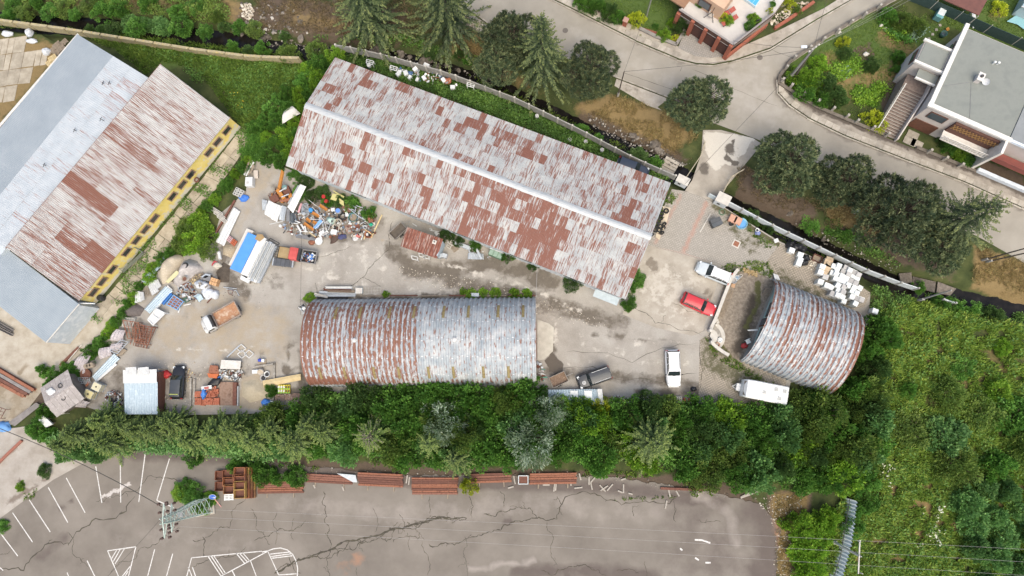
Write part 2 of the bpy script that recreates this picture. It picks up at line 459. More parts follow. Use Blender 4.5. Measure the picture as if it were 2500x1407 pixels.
struct(pave('road',road,.02,MATS['road_asphalt'],1.0,{
    'dark':[('l',[(1895,200),(1925,158),(2110,40)],14,.8),('l',[(1897,228),(1925,258),(2060,333),(2500,512)],8,.7),('l',[(1430,42),(1560,108),(1660,150)],5,.5),('c',(1775,170),20,.6)],
    'light':[('p',[(1740,170),(1880,130),(1900,240),(1980,300),(1860,320),(1720,260)],.45,60),('l',[(1400,80),(1640,200)],30,.4)]}))
conc=[(.3,(.26,.23,.185)),(.5,(.36,.32,.265)),(.7,(.45,.41,.35))]
LM('old_concrete',conc,[('dark',(.1,.085,.065),(.2,.17,.135),.8,(1,1,1),1.5,3),('moss',(.09,.1,.03),(.17,.15,.06),1.2,(1,1,1),1.6,4)],
   scale=.6,grain=.18,gscale=9,bump=.3,bscale=25)
OC=MATS['old_concrete']
def ribbon(line,w0,w1):
    """px outline of a strip along a polyline between two sideways offsets"""
    A,B=[],[]
    for i,p in enumerate(line):
        q=line[min(i+1,len(line)-1)];o=line[max(i-1,0)];tx,ty=q[0]-o[0],q[1]-o[1];l=math.hypot(tx,ty);nx,ny=-ty/l,tx/l
        A.append((p[0]+nx*w0,p[1]+ny*w0));B.append((p[0]+nx*w1,p[1]+ny*w1))
    return A+B[::-1]
KERB_N=[(1160,-100),(1345,0),(1430,42),(1560,108),(1660,150),(1700,160),(1740,162),(1785,154),(1880,122),(1990,54),(2085,-1),(2230,-92)]
KERB_E=[(2330,-92),(2190,-1),(2110,39),(2010,99),(1925,157),(1896,200),(1897,228),(1925,259),(1975,293),(2060,334),(2200,389),(2350,446),(2500,513),(2800,691)]
KERB_S=[(1090,-18),(1190,56),(1330,121),(1510,191),(1640,241)]
pm_={'dark':[('l',KERB_N,60,.25)],'moss':[('l',[(1340,-14),(1440,34),(1660,136)],6,.6)]}
struct(pave('pavement',[(1130,-118),(1345,-5),(1430,37),(1560,103),(1660,145),(1700,155),(1740,157),(1785,149),(1880,117),(1990,49),(2085,-5),(2220,-92),
                         (2190,-92),(2010,22),(1895,78),(1780,128),(1700,122),(1640,112),(1480,30),(1420,0),(1250,-92),(1150,-140)],.12,OC,1.0,pm_))
east_pave=[(1901,228),(1929,254),(1978,288),(2063,328),(2203,383),(2353,440),(2503,507),(2803,685),(2820,650),(2510,478),(2360,412),(2210,356),(2075,302),(1990,266),(1945,236),(1905,205)]
LM('dirty_pavement',[(.3,(.2,.17,.14)),(.5,(.29,.255,.21)),(.7,(.36,.325,.275))],[('dark',(.07,.055,.045),(.13,.11,.09),1.2,(1,1,1),1.3,3)],scale=.7,grain=.2,gscale=8)
struct(pave('pavement',east_pave,.12,MATS['dirty_pavement'],.8,{'dark':[('l',[(1905,205),(1945,236),(1990,266),(2075,302),(2210,356),(2360,412),(2510,478)],13,.9)]}))
struct(pave('pavement',[(1505,193),(1632,242),(1605,262),(1615,270),(1580,258),(1500,210)],.05,OC,.6,{'dark':[('c',(1540,215),30,.55)]}))
struct(pave('gravel_strip',[(1085,-10),(1190,60),(1180,90),(1110,45),(1060,-10)],.03,OC,.6,{'dark':[('l',[(1060,0),(1190,80)],30,.6)]}))
stones('gravel',[(1090,10),(1190,65),(1182,88),(1120,45)],350,.1,.35,.03,mls,label='pale gravel on the verge below the road')
                                                          
PV=[o for o in COL.objects if o.name.startswith('pavement')]
flagm=[PM('flag_%d' % i,mul((.42,.38,.32),k),mul((.3,.265,.215),k),None,1.6,.9,0,.22,14,.3,20) for i,k in enumerate((1,.85,1.12))]
def along(line,step,z=0.0):
    W=[G(p[0],p[1],z) for p in line];out=[];rem=0
    for a_,b_ in zip(W[:-1],W[1:]):
        L_=(b_-a_).length;d=(b_-a_)/L_;s=rem
        while s < L_:
            out.append((a_+d*s,math.atan2(d.y,d.x)));s += step
        rem=s-L_
    return out
kmes=[]
for m_ in flagm:
    x=MB();x.box((0,0,0),(.97,.16,.16));me=x.mesh('kerb_stone');me.materials.append(m_);kmes.append(me)
for ln,par in ((KERB_N,PV[0]),(KERB_E,PV[1]),(KERB_S,PV[2])):
    for i,(p,a_) in enumerate(along(ln,1.0)):
        if -78 < p.x < 78 and p.y < 62:inst('kerb_stone',kmes[random.randrange(3)],par,(p.x,p.y,.08+random.uniform(-.012,.012)),(0,0,a_+random.uniform(-.012,.012)))
fmes=[]
for m_ in flagm:
    x=MB();x.box((0,0,0),(.95,.75,.06));me=x.mesh('paving_slab');me.materials.append(m_);fmes.append(me)
def offs(line,k):return ribbon(line,k,k+1)[:len(line)]
for ln,k,par in (([p for p in KERB_N[:5]],-12,PV[0]),([p for p in KERB_E[5:]],-11,PV[1]),):
    for p,a_ in along(offs(ln,k),1.0):
        if -78 < p.x < 78 and p.y < 60:inst('paving_slab',fmes[random.randrange(3)],par,(p.x,p.y,.1+random.uniform(0,.012)),(random.uniform(-.01,.01),random.uniform(-.01,.01),a_+random.uniform(-.02,.02)))
                                          
LM('patched_concrete',[(.3,(.26,.23,.19)),(.5,(.33,.295,.245)),(.7,(.4,.36,.305))],[('light',(.56,.52,.45),(.5,.46,.39),.8,(1,1,1),1.6,8),('dark',(.1,.085,.07),(.16,.14,.115),.9,(1,1,1),1.4,4)],scale=.5,grain=.18,gscale=10)
br=[(1716,318),(1760,318),(1838,338),(1860,352),(1822,398),(1800,425),(1762,470),(1738,490),(1672,466),(1690,440),(1712,375)]
bo=pave('bridge_deck',br,.05,MATS['patched_concrete'],.5,{'light':[('p',[(1715,318),(1845,335),(1800,400),(1735,420),(1720,370)],.75,14)],'dark':[('c',(1718,412),22,.8),('c',(1780,370),25,.6),('l',[(1790,345),(1770,390),(1800,400)],7,.9)]})
struct(bo)
MB().prism([(p.x,p.y) for p in PP([(1715,400),(1800,425),(1757,476),(1690,470)])],-1.9,.02).build('bridge_slab',OC,bo)

# ================================================================== YARD
LM('yard_asphalt',[(.3,(0.250,0.225,0.192)),(.5,(0.321,0.294,0.255)),(.7,(0.375,0.351,0.310))],
   [('dark',(.1,.085,.068),(.17,.145,.115),.55,(1,1,1),1.5,3),('tan',(.34,.29,.22),(.3,.25,.185),.6,(1,1,1),1.3,3),
    ('light',(.52,.48,.42),(.46,.42,.36),.7,(1,1,1),1.6,5),('wet',(.075,.06,.046),(.1,.08,.06),.6,(1,1,1),1.0,6)],
   scale=.28,grain=.27,gscale=9,bump=.3,bscale=20,gloss=('wet',.35))
yard=[(640,385),(720,420),(860,440),(1000,480),(1560,690),(1590,590),(1640,462),(1700,472),(1745,492),(1830,545),(1900,588),(2010,640),(2125,715),(2120,790),(2000,900),(1930,935),(1915,1000),
        (1700,985),(1330,985),(1310,960),(760,960),(700,1000),(640,1010),(380,1015),(230,1000),(120,960),(180,880),(250,820),(300,770),(330,715),(400,650),(520,590),(540,520),(600,470),(610,400)]
YM={
 'dark':[('l',[(1010,650),(1100,680),(1250,720),(1400,760),(1520,790)],42,.62),('l',[(960,610),(1000,660),(1080,660),(1200,640),(1350,690)],38,.72),('p',[(640,420),(800,470),(960,540),(900,610),(700,590)],.5,40),('l',[(560,600),(540,660),(600,720)],30,.7),
          ('c',(675,690),40,.5),('c',(640,860),14,.9),('c',(705,872),12,1),('c',(700,905),22,.8),('l',[(1340,905),(1420,915),(1560,925),(1700,940)],26,.62),('l',[(1560,960),(1700,960)],20,.7),('l',[(480,720),(440,790),(420,830)],20,.35),
          ('l',[(1340,820),(1350,860)],16,.9),('c',(1515,823),14,.9),('l',[(1440,820),(1560,830),(1700,835)],8,.5),('p',[(250,800),(330,760),(380,790),(280,880)],.4,20),('l',[(690,960),(740,960),(740,860)],20,.7),
          ('p',[(330,900),(620,880),(640,990),(340,990)],.45,40),('p',[(100,930),(330,880),(320,1010),(120,990)],.5,40),('l',[(740,735),(1300,720)],14,.8),('l',[(760,800),(700,850)],16,.5)],
 'tan':[('p',[(620,390),(700,420),(640,480),(600,560),(560,590),(600,470)],.55,30),('p',[(380,760),(560,700),(720,760),(720,880),(420,890),(330,870)],.55,60),('p',[(590,920),(660,900),(650,1000),(580,1000)],.95,20),('c',(560,920),25,.8),('c',(935,590),9,.9),('c',(910,570),10,.8)],
 'light':[('p',[(760,600),(950,570),(960,680),(1280,700),(1400,790),(1300,780),(760,730),(700,640)],.35,60),('p',[(1380,800),(1700,820),(1700,900),(1360,910)],.3,40),('l',[(1060,640),(1250,690),(1420,760)],16,.45),('l',[(400,850),(560,860),(620,850)],14,.45),('l',[(1350,840),(1360,790)],14,.55)],
 'wet':[('p',[(1330,870),(1352,862),(1378,888),(1372,920),(1340,905)],1,8),('p',[(1342,815),(1352,822),(1352,850),(1340,850)],.9,8)],
}
yd=struct(pave('yard',yard,.02,MATS['yard_asphalt'],.6,YM))
                      
apr=[(1577,598),(1762,648),(1752,690),(1714,812),(1690,820),(1600,800),(1520,768),(1535,720)]
LM('apron_concrete',[(.3,(0.277,0.244,0.197)),(.5,(0.353,0.315,0.260)),(.7,(0.420,0.382,0.323))],[('light',(.48,.44,.375),(.42,.38,.32),.9,(1,1,1),1.9,5),('dark',(.16,.135,.105),(.24,.205,.165),.8,(1,1,1),1.5,5)],scale=.5,grain=.16,gscale=12)
struct(pave('concrete_apron',apr,.028,MATS['apron_concrete'],.5,{'light':[('p',[(1570,620),(1740,670),(1700,800),(1560,760)],.5,60)],'dark':[('c',(1590,640),20,.9),('c',(1600,660),18,.7),('c',(1730,720),30,.55),('l',[(1620,640),(1680,690)],12,.4)]}))
                          
def brickpave(name,c,mortar,sx,sy,rot):
    m,nt,N,L,bs=newmat(name);b=NB(nt)
    v=b.mapping(b.pos(),(1,1,1),(0,0,rot))
    k=N.new('ShaderNodeTexBrick');k.inputs['Scale'].default_value=1;k.inputs['Brick Width'].default_value=sx;k.inputs['Row Height'].default_value=sy
    k.inputs['Mortar Size'].default_value=sy*.11;k.inputs['Color1'].default_value=c4(c);k.inputs['Color2'].default_value=c4(mul(c,.86));k.inputs['Mortar'].default_value=c4(mortar)
    L.new(v,k.inputs['Vector'])
    col=b.mix(b.math('MULTIPLY',b.attr('red'),.75),k.outputs['Color'],b.mix(.5,k.outputs['Color'],(.42,.17,.11)))
    t=b.math('MULTIPLY_ADD',b.noise(b.pos(),1.1,8,.7),2.0);N[-1].inputs[2].default_value=-1.5
    t=b.math('ADD',t,b.attr('moss'));t=b.math('MULTIPLY_ADD',t,3);N[-1].inputs[2].default_value=.5;N[-1].use_clamp=True
    col=b.mix(t,col,b.mix(b.noise(b.pos(),3),(.075,.08,.03),(.11,.09,.06)))
    col=b.grain(col,b.pos(),6,.2)
    L.new(col,bs.inputs['Base Color']);bs.inputs['Roughness'].default_value=.9
    b.bump(k.outputs['Fac'],-.4,.02,bs.inputs['Normal']);MATS[name]=m;return m
a1=ang((1605,560),(1720,480))
brickpave('block_paving',(.36,.33,.285),(.2,.18,.15),.4,.2,-ang((1640,470),(1577,598))+R(90))
gp=[(1640,464),(1700,474),(1745,494),(1830,548),(1905,595),(1870,640),(1800,650),(1765,648),(1577,598)]
redlines=[('l',[(1726,494),(1700,548),(1665,622)],6,1.3),('l',[(1662,478),(1600,592)],5,1.0)]
struct(pave('block_paving',gp,.024,MATS['block_paving'],.35,{'red':redlines,'moss':[('p',[(1740,500),(1800,545),(1880,600),(1840,630),(1770,570)],.5,30),('l',[(1750,500),(1900,590)],22,.8),('l',[(1640,470),(1600,560)],12,.5),('c',(1840,610),25,.5)]}))
brickpave('mossy_paving',(.36,.31,.25),(.13,.115,.08),.4,.2,.4)
struct(pave('block_paving',[(1870,640),(1905,595),(2010,640),(2125,715),(2110,750),(2000,770),(1885,680)],.026,MATS['mossy_paving'],.5,{'moss':[('p',[(1890,640),(2110,760),(1990,760),(1890,690)],.55,30)]}))
struct(pave('block_paving',[(1708,830),(1735,815),(1810,880),(1920,930),(1910,1000),(1705,985)],.026,MATS['mossy_paving'],.5,{'moss':[('p',[(1708,830),(1735,815),(1810,880),(1880,920),(1800,960),(1705,900)],.6,40)]}))
LM('court_cobble',[(.3,(.15,.12,.09)),(.5,(.24,.2,.155)),(.7,(.33,.28,.215))],[('dark',(.055,.045,.035),(.1,.08,.06),.7,(1,1,1),1.2,3),('moss',(.08,.085,.03),(.13,.12,.05),1,(1,1,1),1.4,4)],scale=2.6,grain=.35,gscale=9,bump=.8,bscale=6)
court=[(1775,670),(1810,662),(1860,668),(1892,690),(1870,740),(1830,840),(1800,900),(1772,868),(1735,830),(1733,800)]
cy=struct(pave('courtyard',court,.03,MATS['court_cobble'],.4,{'dark':[('p',[(1830,700),(1860,740),(1830,830),(1800,880),(1780,860),(1810,780)],.8,30)],'moss':[('l',[(1850,690),(1850,740),(1820,800)],14,.7),('l',[(1750,830),(1800,890)],10,.6)]}))
                                        
x=MB();x.prism([(p.x,p.y) for p in PP([(1312,780),(1340,790),(1352,800),(1350,858),(1328,878),(1312,880)])],-.1,.09);struct(x.build('concrete_ramp',PM('ramp_pale',(.5,.47,.4),(.4,.37,.31),None,1.2,.9,0,.15,10)))

                     
LM('slab_concrete',[(.3,(0.289,0.249,0.191)),(.5,(0.376,0.333,0.266)),(.7,(0.433,0.395,0.329))],[('dark',(.2,.16,.11),(.3,.25,.18),.7,(1,1,1),1.4,3)],scale=.7,grain=.16,gscale=9)
struct(pave('concrete_yard',[(-200,70),(100,85),(180,130),(100,230),(-10,330),(-200,420)],.0,MATS['ground_mix'],1.0,{'dry':[('p',[(-200,70),(180,100),(-10,330),(-200,420)],.75,40)]}))
cyd=[o for o in COL.objects if o.name=='concrete_yard'][0]
slm=[PM('slab_%d' % i,mul((.42,.37,.29),k),mul((.28,.24,.18),k),None,.8,.9,0,.15,10,.3,18) for i,k in enumerate((1,.9,1.08))]
def slab(par,pts,z=.05):
    x=MB();c=sum((G(*p) for p in pts),Vector())/len(pts)
    q=[c+(G(*p)-c)*.965+Vector((random.uniform(-.05,.05),random.uniform(-.05,.05),0)) for p in pts]
    x.prism([(p.x,p.y) for p in q],-.1,z+random.uniform(-.015,.015));return x.build('concrete_slab',random.choice(slm),par)
o_=(0,95)
e1,e2=(30,-4),(-8,40)
for i in range(-5,6):
    for j in range(0,7):
        p=(o_[0]+e1[0]*i+e2[0]*j+8,o_[1]+e1[1]*i+e2[1]*j)
        if p[0]+40+1.0*(p[1]-85) > 185 or (j==0 and i > 1):continue
        if random.random() < .3:
            h=.5;slab(cyd,[p,(p[0]+e1[0]*h,p[1]+e1[1]*h),(p[0]+e1[0]*h+e2[0],p[1]+e1[1]*h+e2[1]),(p[0]+e2[0],p[1]+e2[1])])
            p=(p[0]+e1[0]*h,p[1]+e1[1]*h);slab(cyd,[p,(p[0]+e1[0]*h,p[1]+e1[1]*h),(p[0]+e1[0]*h+e2[0],p[1]+e1[1]*h+e2[1]),(p[0]+e2[0],p[1]+e2[1])])
        else:slab(cyd,[p,(p[0]+e1[0],p[1]+e1[1]),(p[0]+e1[0]+e2[0],p[1]+e1[1]+e2[1]),(p[0]+e2[0],p[1]+e2[1])])
                                         
wk=[(590,305),(620,335),(560,420),(470,540),(330,715),(240,790),(190,750),(260,690),(400,540),(500,420)]
wko=struct(pave('shed_walkway',wk,.0,MATS['ground_mix'],.8,{'soil':[('p',wk,.3,20)]}))
A_,B_=[(585,318),(545,372),(500,428),(455,484),(410,540),(362,600),(314,660),(266,718),(228,765)],[(615,338),(578,395),(540,448),(490,510),(440,568),(400,625),(352,686),(300,745),(262,795)]
for i in range(len(A_)-1):
    n_=2 if i % 3 else 3
    for k in range(n_):
        f0,f1=k/n_,(k+1)/n_
        lp=lambda P,Q,f:(P[0]+(Q[0]-P[0])*f,P[1]+(Q[1]-P[1])*f)
        a0,a1_=lp(A_[i],A_[i+1],f0),lp(A_[i],A_[i+1],f1);b0,b1_=lp(B_[i],B_[i+1],f0),lp(B_[i],B_[i+1],f1)
        if random.random() < .5:
            m0,m1=lp(a0,b0,.52),lp(a1_,b1_,.48);slab(wko,[a0,a1_,m1,m0]);slab(wko,[m0,m1,b1_,b0])
        else:slab(wko,[a0,a1_,b1_,b0])
                         
ly=[(-250,700),(60,730),(220,745),(330,720),(270,800),(190,870),(110,945),(60,1010),(0,1060),(-250,1150)]
struct(pave('loading_yard',ly,.01,MATS['slab_concrete'],.8,{'dark':[('l',[(100,830),(60,900),(0,960)],4,.9),('p',[(40,930),(130,930),(60,1030),(-20,1040)],.6,30),('l',[(160,840),(230,770)],25,.4),('p',[(-60,880),(110,960),(20,1010),(-60,980)],.5,20)]}))
LM('forecourt_concrete',[(.3,(0.264,0.228,0.188)),(.5,(0.336,0.300,0.256)),(.7,(0.392,0.356,0.312))],[('dark',(.16,.13,.1),(.22,.18,.15),.8,(1,1,1),1.4,3)],scale=.5,grain=.14,gscale=12)
fc=[(-250,1100),(0,1050),(70,1040),(150,1120),(215,1125),(130,1172),(60,1222),(0,1266),(-250,1420)]
struct(pave('forecourt',fc,.03,MATS['forecourt_concrete'],.8,{'dark':[('l',[(0,1120),(60,1190)],3,.9),('l',[(50,1110),(110,1180)],3,.9),('l',[(0,1240),(60,1205),(130,1160)],6,.8),('l',[(0,1130),(52,1075)],6,.7)]}))

# ================================================================== PARKING LOT
LM('lot_asphalt',[(.3,(.145,.125,.104)),(.5,(.188,.164,.137)),(.68,(.228,.2,.168))],
   [('dark',(.1,.08,.068),(.14,.115,.1),.3,(1,1,1),1.3,2),('light',(.33,.29,.255),(.3,.262,.228),.3,(1,1,1),1.2,2),('pale',(.5,.46,.42),(.42,.38,.345),1.5,(1,1,1),1.6,6),('rust',(.32,.17,.1),(.27,.17,.12),.9,(1,1,1),1.2,2)],
   scale=.16,grain=.12,gscale=28,bump=.15,bscale=40)
lot=[(-260,1425),(0,1264),(60,1220),(130,1170),(215,1125),(330,1100),(520,1105),(760,1140),(1000,1160),(1500,1165),(1750,1205),(1860,1232),(1905,1290),(1895,1407),(1900,1500),(2000,1700),(-260,1700)]
def rough(poly,i0,i1,step,k):
    out=[]
    for i,p in enumerate(poly):
        out.append(p)
        if i0 <= i < i1:
            q=poly[i+1];n=int(math.hypot(q[0]-p[0],q[1]-p[1])/step)
            out += [(p[0]+(q[0]-p[0])*j/n+random.uniform(-k,k),p[1]+(q[1]-p[1])*j/n+random.uniform(-k,k)) for j in range(1,n)]
    return out
lot=rough(lot,4,13,9,3.2)
lo=struct(pave('parking_lot',lot,.02,MATS['lot_asphalt'],.7,{
  'dark':[('l',[(1880,1230),(1900,1300),(1890,1430)],110,.85),('p',[(1500,1190),(1780,1200),(1900,1260),(1890,1450),(1560,1420),(1640,1330)],.42,90),('l',[(330,1110),(520,1115),(1000,1175),(1500,1190),(1760,1230)],26,.85),('l',[(1260,1400),(1420,1392),(1600,1410)],30,.8),('l',[(100,1360),(160,1310)],22,.6),('c',(150,1240),16,.9),('l',[(160,1230),(190,1215)],6,.8),('l',[(220,1235),(290,1215)],5,.8),('c',(1240,1275),18,.9),
           ('l',[(840,1290),(940,1290)],14,.35),('p',[(1600,1300),(1750,1330),(1850,1420),(1600,1420)],.45,60),('l',[(1260,1258),(1180,1240)],4,.6)],
  'light':[('l',[(700,1230),(1000,1260),(1300,1230),(1600,1250)],50,.38),('l',[(1300,1370),(1150,1392)],12,.6),('l',[(1700,1210),(1780,1250),(1800,1330)],26,.5),('l',[(300,1300),(600,1330)],50,.3)],
  'pale':[('l',[(255,1212),(290,1200),(313,1182)],9,.8)],'rust':[('c',(875,1364),26,.7),('c',(840,1385),30,.4),('l',[(1890,1240),(1902,1330)],12,.7)]}))
white=PM('road_paint',(.66,.64,.6),(.36,.33,.3),None,4,.8,0,.25,16,lo=.4,hi=.75)
def stripe(p,q,w=.12):
    A=G(*p);B=G(*q);d=(B-A).normalized();n=Vector((-d.y,d.x,0))*w/2
    x=MB();k=max(2,int((B-A).length/.7));rows=[]
    for i in range(k+1):
        c=A+(B-A)*(i/k);s=random.uniform(.8,1.1);rows.append([(c+n*s).to_tuple()[:2]+(.026,),(c-n*s).to_tuple()[:2]+(.026,)])
    x.grid(rows);return x.build('parking_line',white,lo)
for p,q in [((0,1300),(44,1358)),((31,1252),(80,1324)),((72,1221),(123,1299)),((118,1190),(166,1276)),((162,1167),(208,1252)),((234,1139),(249,1228)),((294,1130),(295,1227)),((355,1106),(339,1226)),((414,1120),(383,1222)),((383,1222),(425,1240)),
             ((-12,1375),(8,1393)),((213,1369),(234,1412)),((263,1345),(332,1335)),((263,1345),(293,1415)),((332,1335),(312,1415)),((286,1342),(272,1365)),((294,1341),(277,1371)),((304,1340),(281,1377)),((318,1383),(296,1411)),((313,1395),(303,1411)),
             ((378,1341),(360,1410)),((422,1352),(406,1410)),((468,1362),(640,1346)),((468,1362),(455,1412)),((508,1358),(540,1407)),((515,1357),(547,1405)),((522,1357),(552,1402)),((577,1351),(597,1375)),((585,1351),(604,1372)),((593,1350),(610,1370)),((540,1407),(654,1346)),
             ((654,1346),(681,1405)),((612,1370),(626,1407)),((567,1393),(576,1412)),((460,1385),(470,1410)),((470,1385),(478,1408)),((660,1353),(706,1348)),((662,1359),(712,1352)),((665,1363),(714,1357)),((680,1404),(724,1401)),((164,1398),(170,1412))]:stripe(p,q)
arc=[(640,1348),(654,1345),(668,1340),(685,1338),(702,1343),(715,1354),(723,1370),(727,1388),(726,1408)]
for p,q in zip(arc[:-1],arc[1:]):stripe(p,q)
for pts in ([(1696,1318),(1714,1319),(1734,1326)],[(1660,1339),(1666,1344)],[(1697,1362),(1706,1368)],[(1722,1374),(1735,1374)]):
    for p,q in zip(pts[:-1],pts[1:]):stripe(p,q,.2)
crackm=PM('crack_fill',(.05,.042,.035),(.085,.075,.05),None,2,.9)
def jag(pts,depth,k):
    for _ in range(depth):
        o=[pts[0]]
        for a_,b_ in zip(pts[:-1],pts[1:]):
            d=b_-a_;n=Vector((-d.y,d.x,0));o += [(a_+b_)/2+n*random.uniform(-k,k),b_]
        pts=o
    return pts
def crack(px,w=.07,depth=4,k=.22,par=None,z=.0245,branch=.06):
    pts=jag(PP(px),depth,k);x=MB()
    def strip(pts,w):
        rows=[]
        for i,p in enumerate(pts):
            d=(pts[min(i+1,len(pts)-1)]-pts[max(i-1,0)]);d.normalize();n=Vector((-d.y,d.x,0))
            s=w*random.uniform(.35,1.3)*(.25 if i in (0,len(pts)-1) else 1);rows.append([(p.x+n.x*s/2,p.y+n.y*s/2,z),(p.x-n.x*s/2,p.y-n.y*s/2,z)])
        x.grid(rows)
    strip(pts,w)
    for p in pts[1:-1]:
        if random.random() < branch:
            q=p+Vector((random.uniform(-1,1),random.uniform(-1,1),0))*random.uniform(.3,1.3);z += .0004;strip(jag([p,q],3,.3),w*.55)
    return x.build('crack',crackm,par or lo)
MAIN=[(670,1400),(740,1365),(800,1345),(870,1320),(950,1295),(1010,1280),(1080,1262),(1140,1265)]
crack(MAIN,.22,4,.1);crack(MAIN,.1,5,.2,z=.0285,branch=.12);crack([(760,1362),(880,1325),(1000,1290),(1060,1270)],.1,5,.25,z=.0305)
for px,w in [([(1047,1328),(1130,1322),(1190,1300),(1250,1275),(1300,1265),(1360,1268)],.12),([(1180,1255),(1240,1248),(1295,1241),(1310,1265)],.1),([(1360,1268),(1372,1232),(1500,1222),(1650,1216)],.12),([(1372,1232),(1360,1212)],.08),([(1335,1275),(1350,1310),(1362,1380)],.06),
              ([(790,1200),(795,1250),(805,1290),(808,1335)],.1),([(808,1335),(800,1375),(806,1410)],.08),([(620,1320),(660,1305),(690,1290),(740,1280)],.08),([(675,1250),(672,1330)],.06),([(718,1265),(716,1320)],.05),([(910,1240),(915,1300)],.05),([(975,1255),(985,1290)],.07),([(995,1300),(1000,1345)],.06),
              ([(1048,1210),(1050,1255)],.06),([(1145,1210),(1152,1265)],.08),([(1220,1200),(1230,1240)],.07),([(1030,1320),(1045,1407)],.06),([(1135,1310),(1132,1360),(1140,1407)],.06),([(0,1396),(100,1345),(200,1290),(330,1212)],.14),([(235,1225),(310,1200),(420,1170),(480,1168)],.08),([(165,1300),(185,1360),(215,1385)],.07),
              ([(470,1318),(520,1300),(560,1290),(625,1200)],.08),([(440,1290),(380,1330),(330,1365),(270,1400)],.08),([(495,1310),(500,1360)],.1),([(470,1385),(520,1370),(600,1335)],.08),([(700,1345),(735,1400)],.08),([(1545,1235),(1548,1262)],.07),([(1645,1222),(1650,1275)],.09),([(1700,1270),(1760,1275)],.06),
              ([(1320,1393),(1380,1388),(1440,1385),(1480,1407)],.09),([(1505,1393),(1560,1400)],.07),([(1575,1370),(1580,1410)],.05),([(612,1240),(625,1290),(660,1330)],.07),([(960,1325),(1020,1318),(1025,1300)],.07),([(870,1385),(872,1407)],.05),([(0,1355),(30,1340)],.06),([(395,1300),(440,1270),(455,1240)],.06)]:crack(px,w)
for px,w in [([(960,540),(950,610),(885,678),(855,700)],.07),([(885,678),(930,700)],.06),([(720,640),(860,600)],.04),([(1530,745),(1600,790),(1712,820)],.06),([(1640,740),(1720,765)],.05),([(770,690),(775,720)],.05),([(1700,980),(1708,830)],.06),([(1380,860),(1700,838)],.05),([(1360,900),(1700,912)],.05)]:crack(px,w,4,.12,yd,.033)
for px,w in [([(1518,178),(1600,205),(1680,235)],.05),([(1240,65),(1370,120)],.05),([(1690,170),(1760,200),(1900,260)],.04),([(1880,120),(1960,150)],.05),([(1660,175),(1665,165)],.05)]:crack(px,w,3,.04,COL.objects['road'],.026,0)
mh=PM('cast_iron',(.2,.175,.15),(.14,.12,.1),None,8,.7,.3)
for p,r,par in (((1855,141),.38,COL.objects['road']),((1380,75),.38,COL.objects['road'])):
    x=MB();P=G(*p);x.cyl((P.x,P.y,-.02),(P.x,P.y,.035),r,16);x.build('manhole_cover',mh,par)
P=G(1855,115);x=MB();x.box((P.x,P.y,.0),(.7,.6,.05),R(-35))
for i in range(5):x.box((P.x,P.y,.04),(.06,.5,.03),R(-35)) if i==9 else x.bar(P+Vector((-.25+i*.12,-.2+i*.0,.035)),P+Vector((-.1+i*.12,.2,.035)),.05,.03)
x.build('drain_grate',PM('dark_iron',(.07,.06,.055),(.1,.09,.08),None,5,.6,.4),COL.objects['road'])
# ================================================================== BUILDINGS
def mat_of(o):return Matrix.Translation(o.location) @ Matrix.Rotation(o.rotation_euler.z,4,'Z')
def to_local(o,pts):
    m=mat_of(o).inverted();return [m @ Vector(p) for p in pts]
def slope_mesh(ex,ey,nrm,peaks,amp,rust,over,mat,lift=.03):
    x=MB();n=max(1,peaks*2);rows=[]
    for v in (0,1):
        rows.append([ex*(i/n)*1.0+ey*(v*(1+over))+nrm*((amp if i % 2 else -amp)+lift*v) for i in range(n+1)])
    x.grid(rows);me=x.mesh('roof_sheet')
    at=me.attributes.new('rust','FLOAT','POINT');at.data.foreach_set('value',[rust]*len(me.vertices))
    me.materials.append(mat);return me
def roof_slope(par,A,B,D,ncol,nrow,mat,peaks,amp,rustf,name='roof_sheet',over=.05,maxparts=300,sortkey=None,gap=0.0):
    A,B,D=to_local(par,[A,B,D]);ex=(B-A)/ncol;ey=(D-A)/nrow;nrm=ex.cross(ey).normalized()
    if nrm.z < 0:nrm=-nrm
    cache={};cells=[]
    for j in range(nrow):
        for i in range(ncol):cells.append((j,i))
    cells.sort(key=sortkey or (lambda c:-c[0]));rest=MB();rr=[]
    for k,(j,i) in enumerate(cells):
        lv=round(max(0,min(1,rustf(i/ncol,j/nrow,i,j)))*10)/10
        if lv not in cache:cache[lv]=slope_mesh(ex*(1-gap),ey,nrm,peaks,amp,lv,over,mat)
        o=A+ex*i+ey*j+nrm*random.uniform(0,.006)
        if k < maxparts:inst(name,cache[lv],par,o)
        else:
            me=cache[lv];rest.add([v.co+o for v in me.vertices],[tuple(p.vertices) for p in me.polygons]);rr += [lv]*len(me.vertices)
    if rr:
        me=rest.mesh('roof_sheets');at=me.attributes.new('rust','FLOAT','POINT');at.data.foreach_set('value',rr);me.materials.append(mat)
        stuff(link('roof_sheets',me,None,par))
def vnoise(x,y,s=0):
    def h(i,j):return math.modf(abs(math.sin(i*127.1+j*311.7+s*74.7)*43758.5453))[0]
    i,j=math.floor(x),math.floor(y);fx,fy=x-i,y-j;fx=fx*fx*(3-2*fx);fy=fy*fy*(3-2*fy)
    return (h(i,j)*(1-fx)+h(i+1,j)*fx)*(1-fy)+(h(i,j+1)*(1-fx)+h(i+1,j+1)*fx)*fy

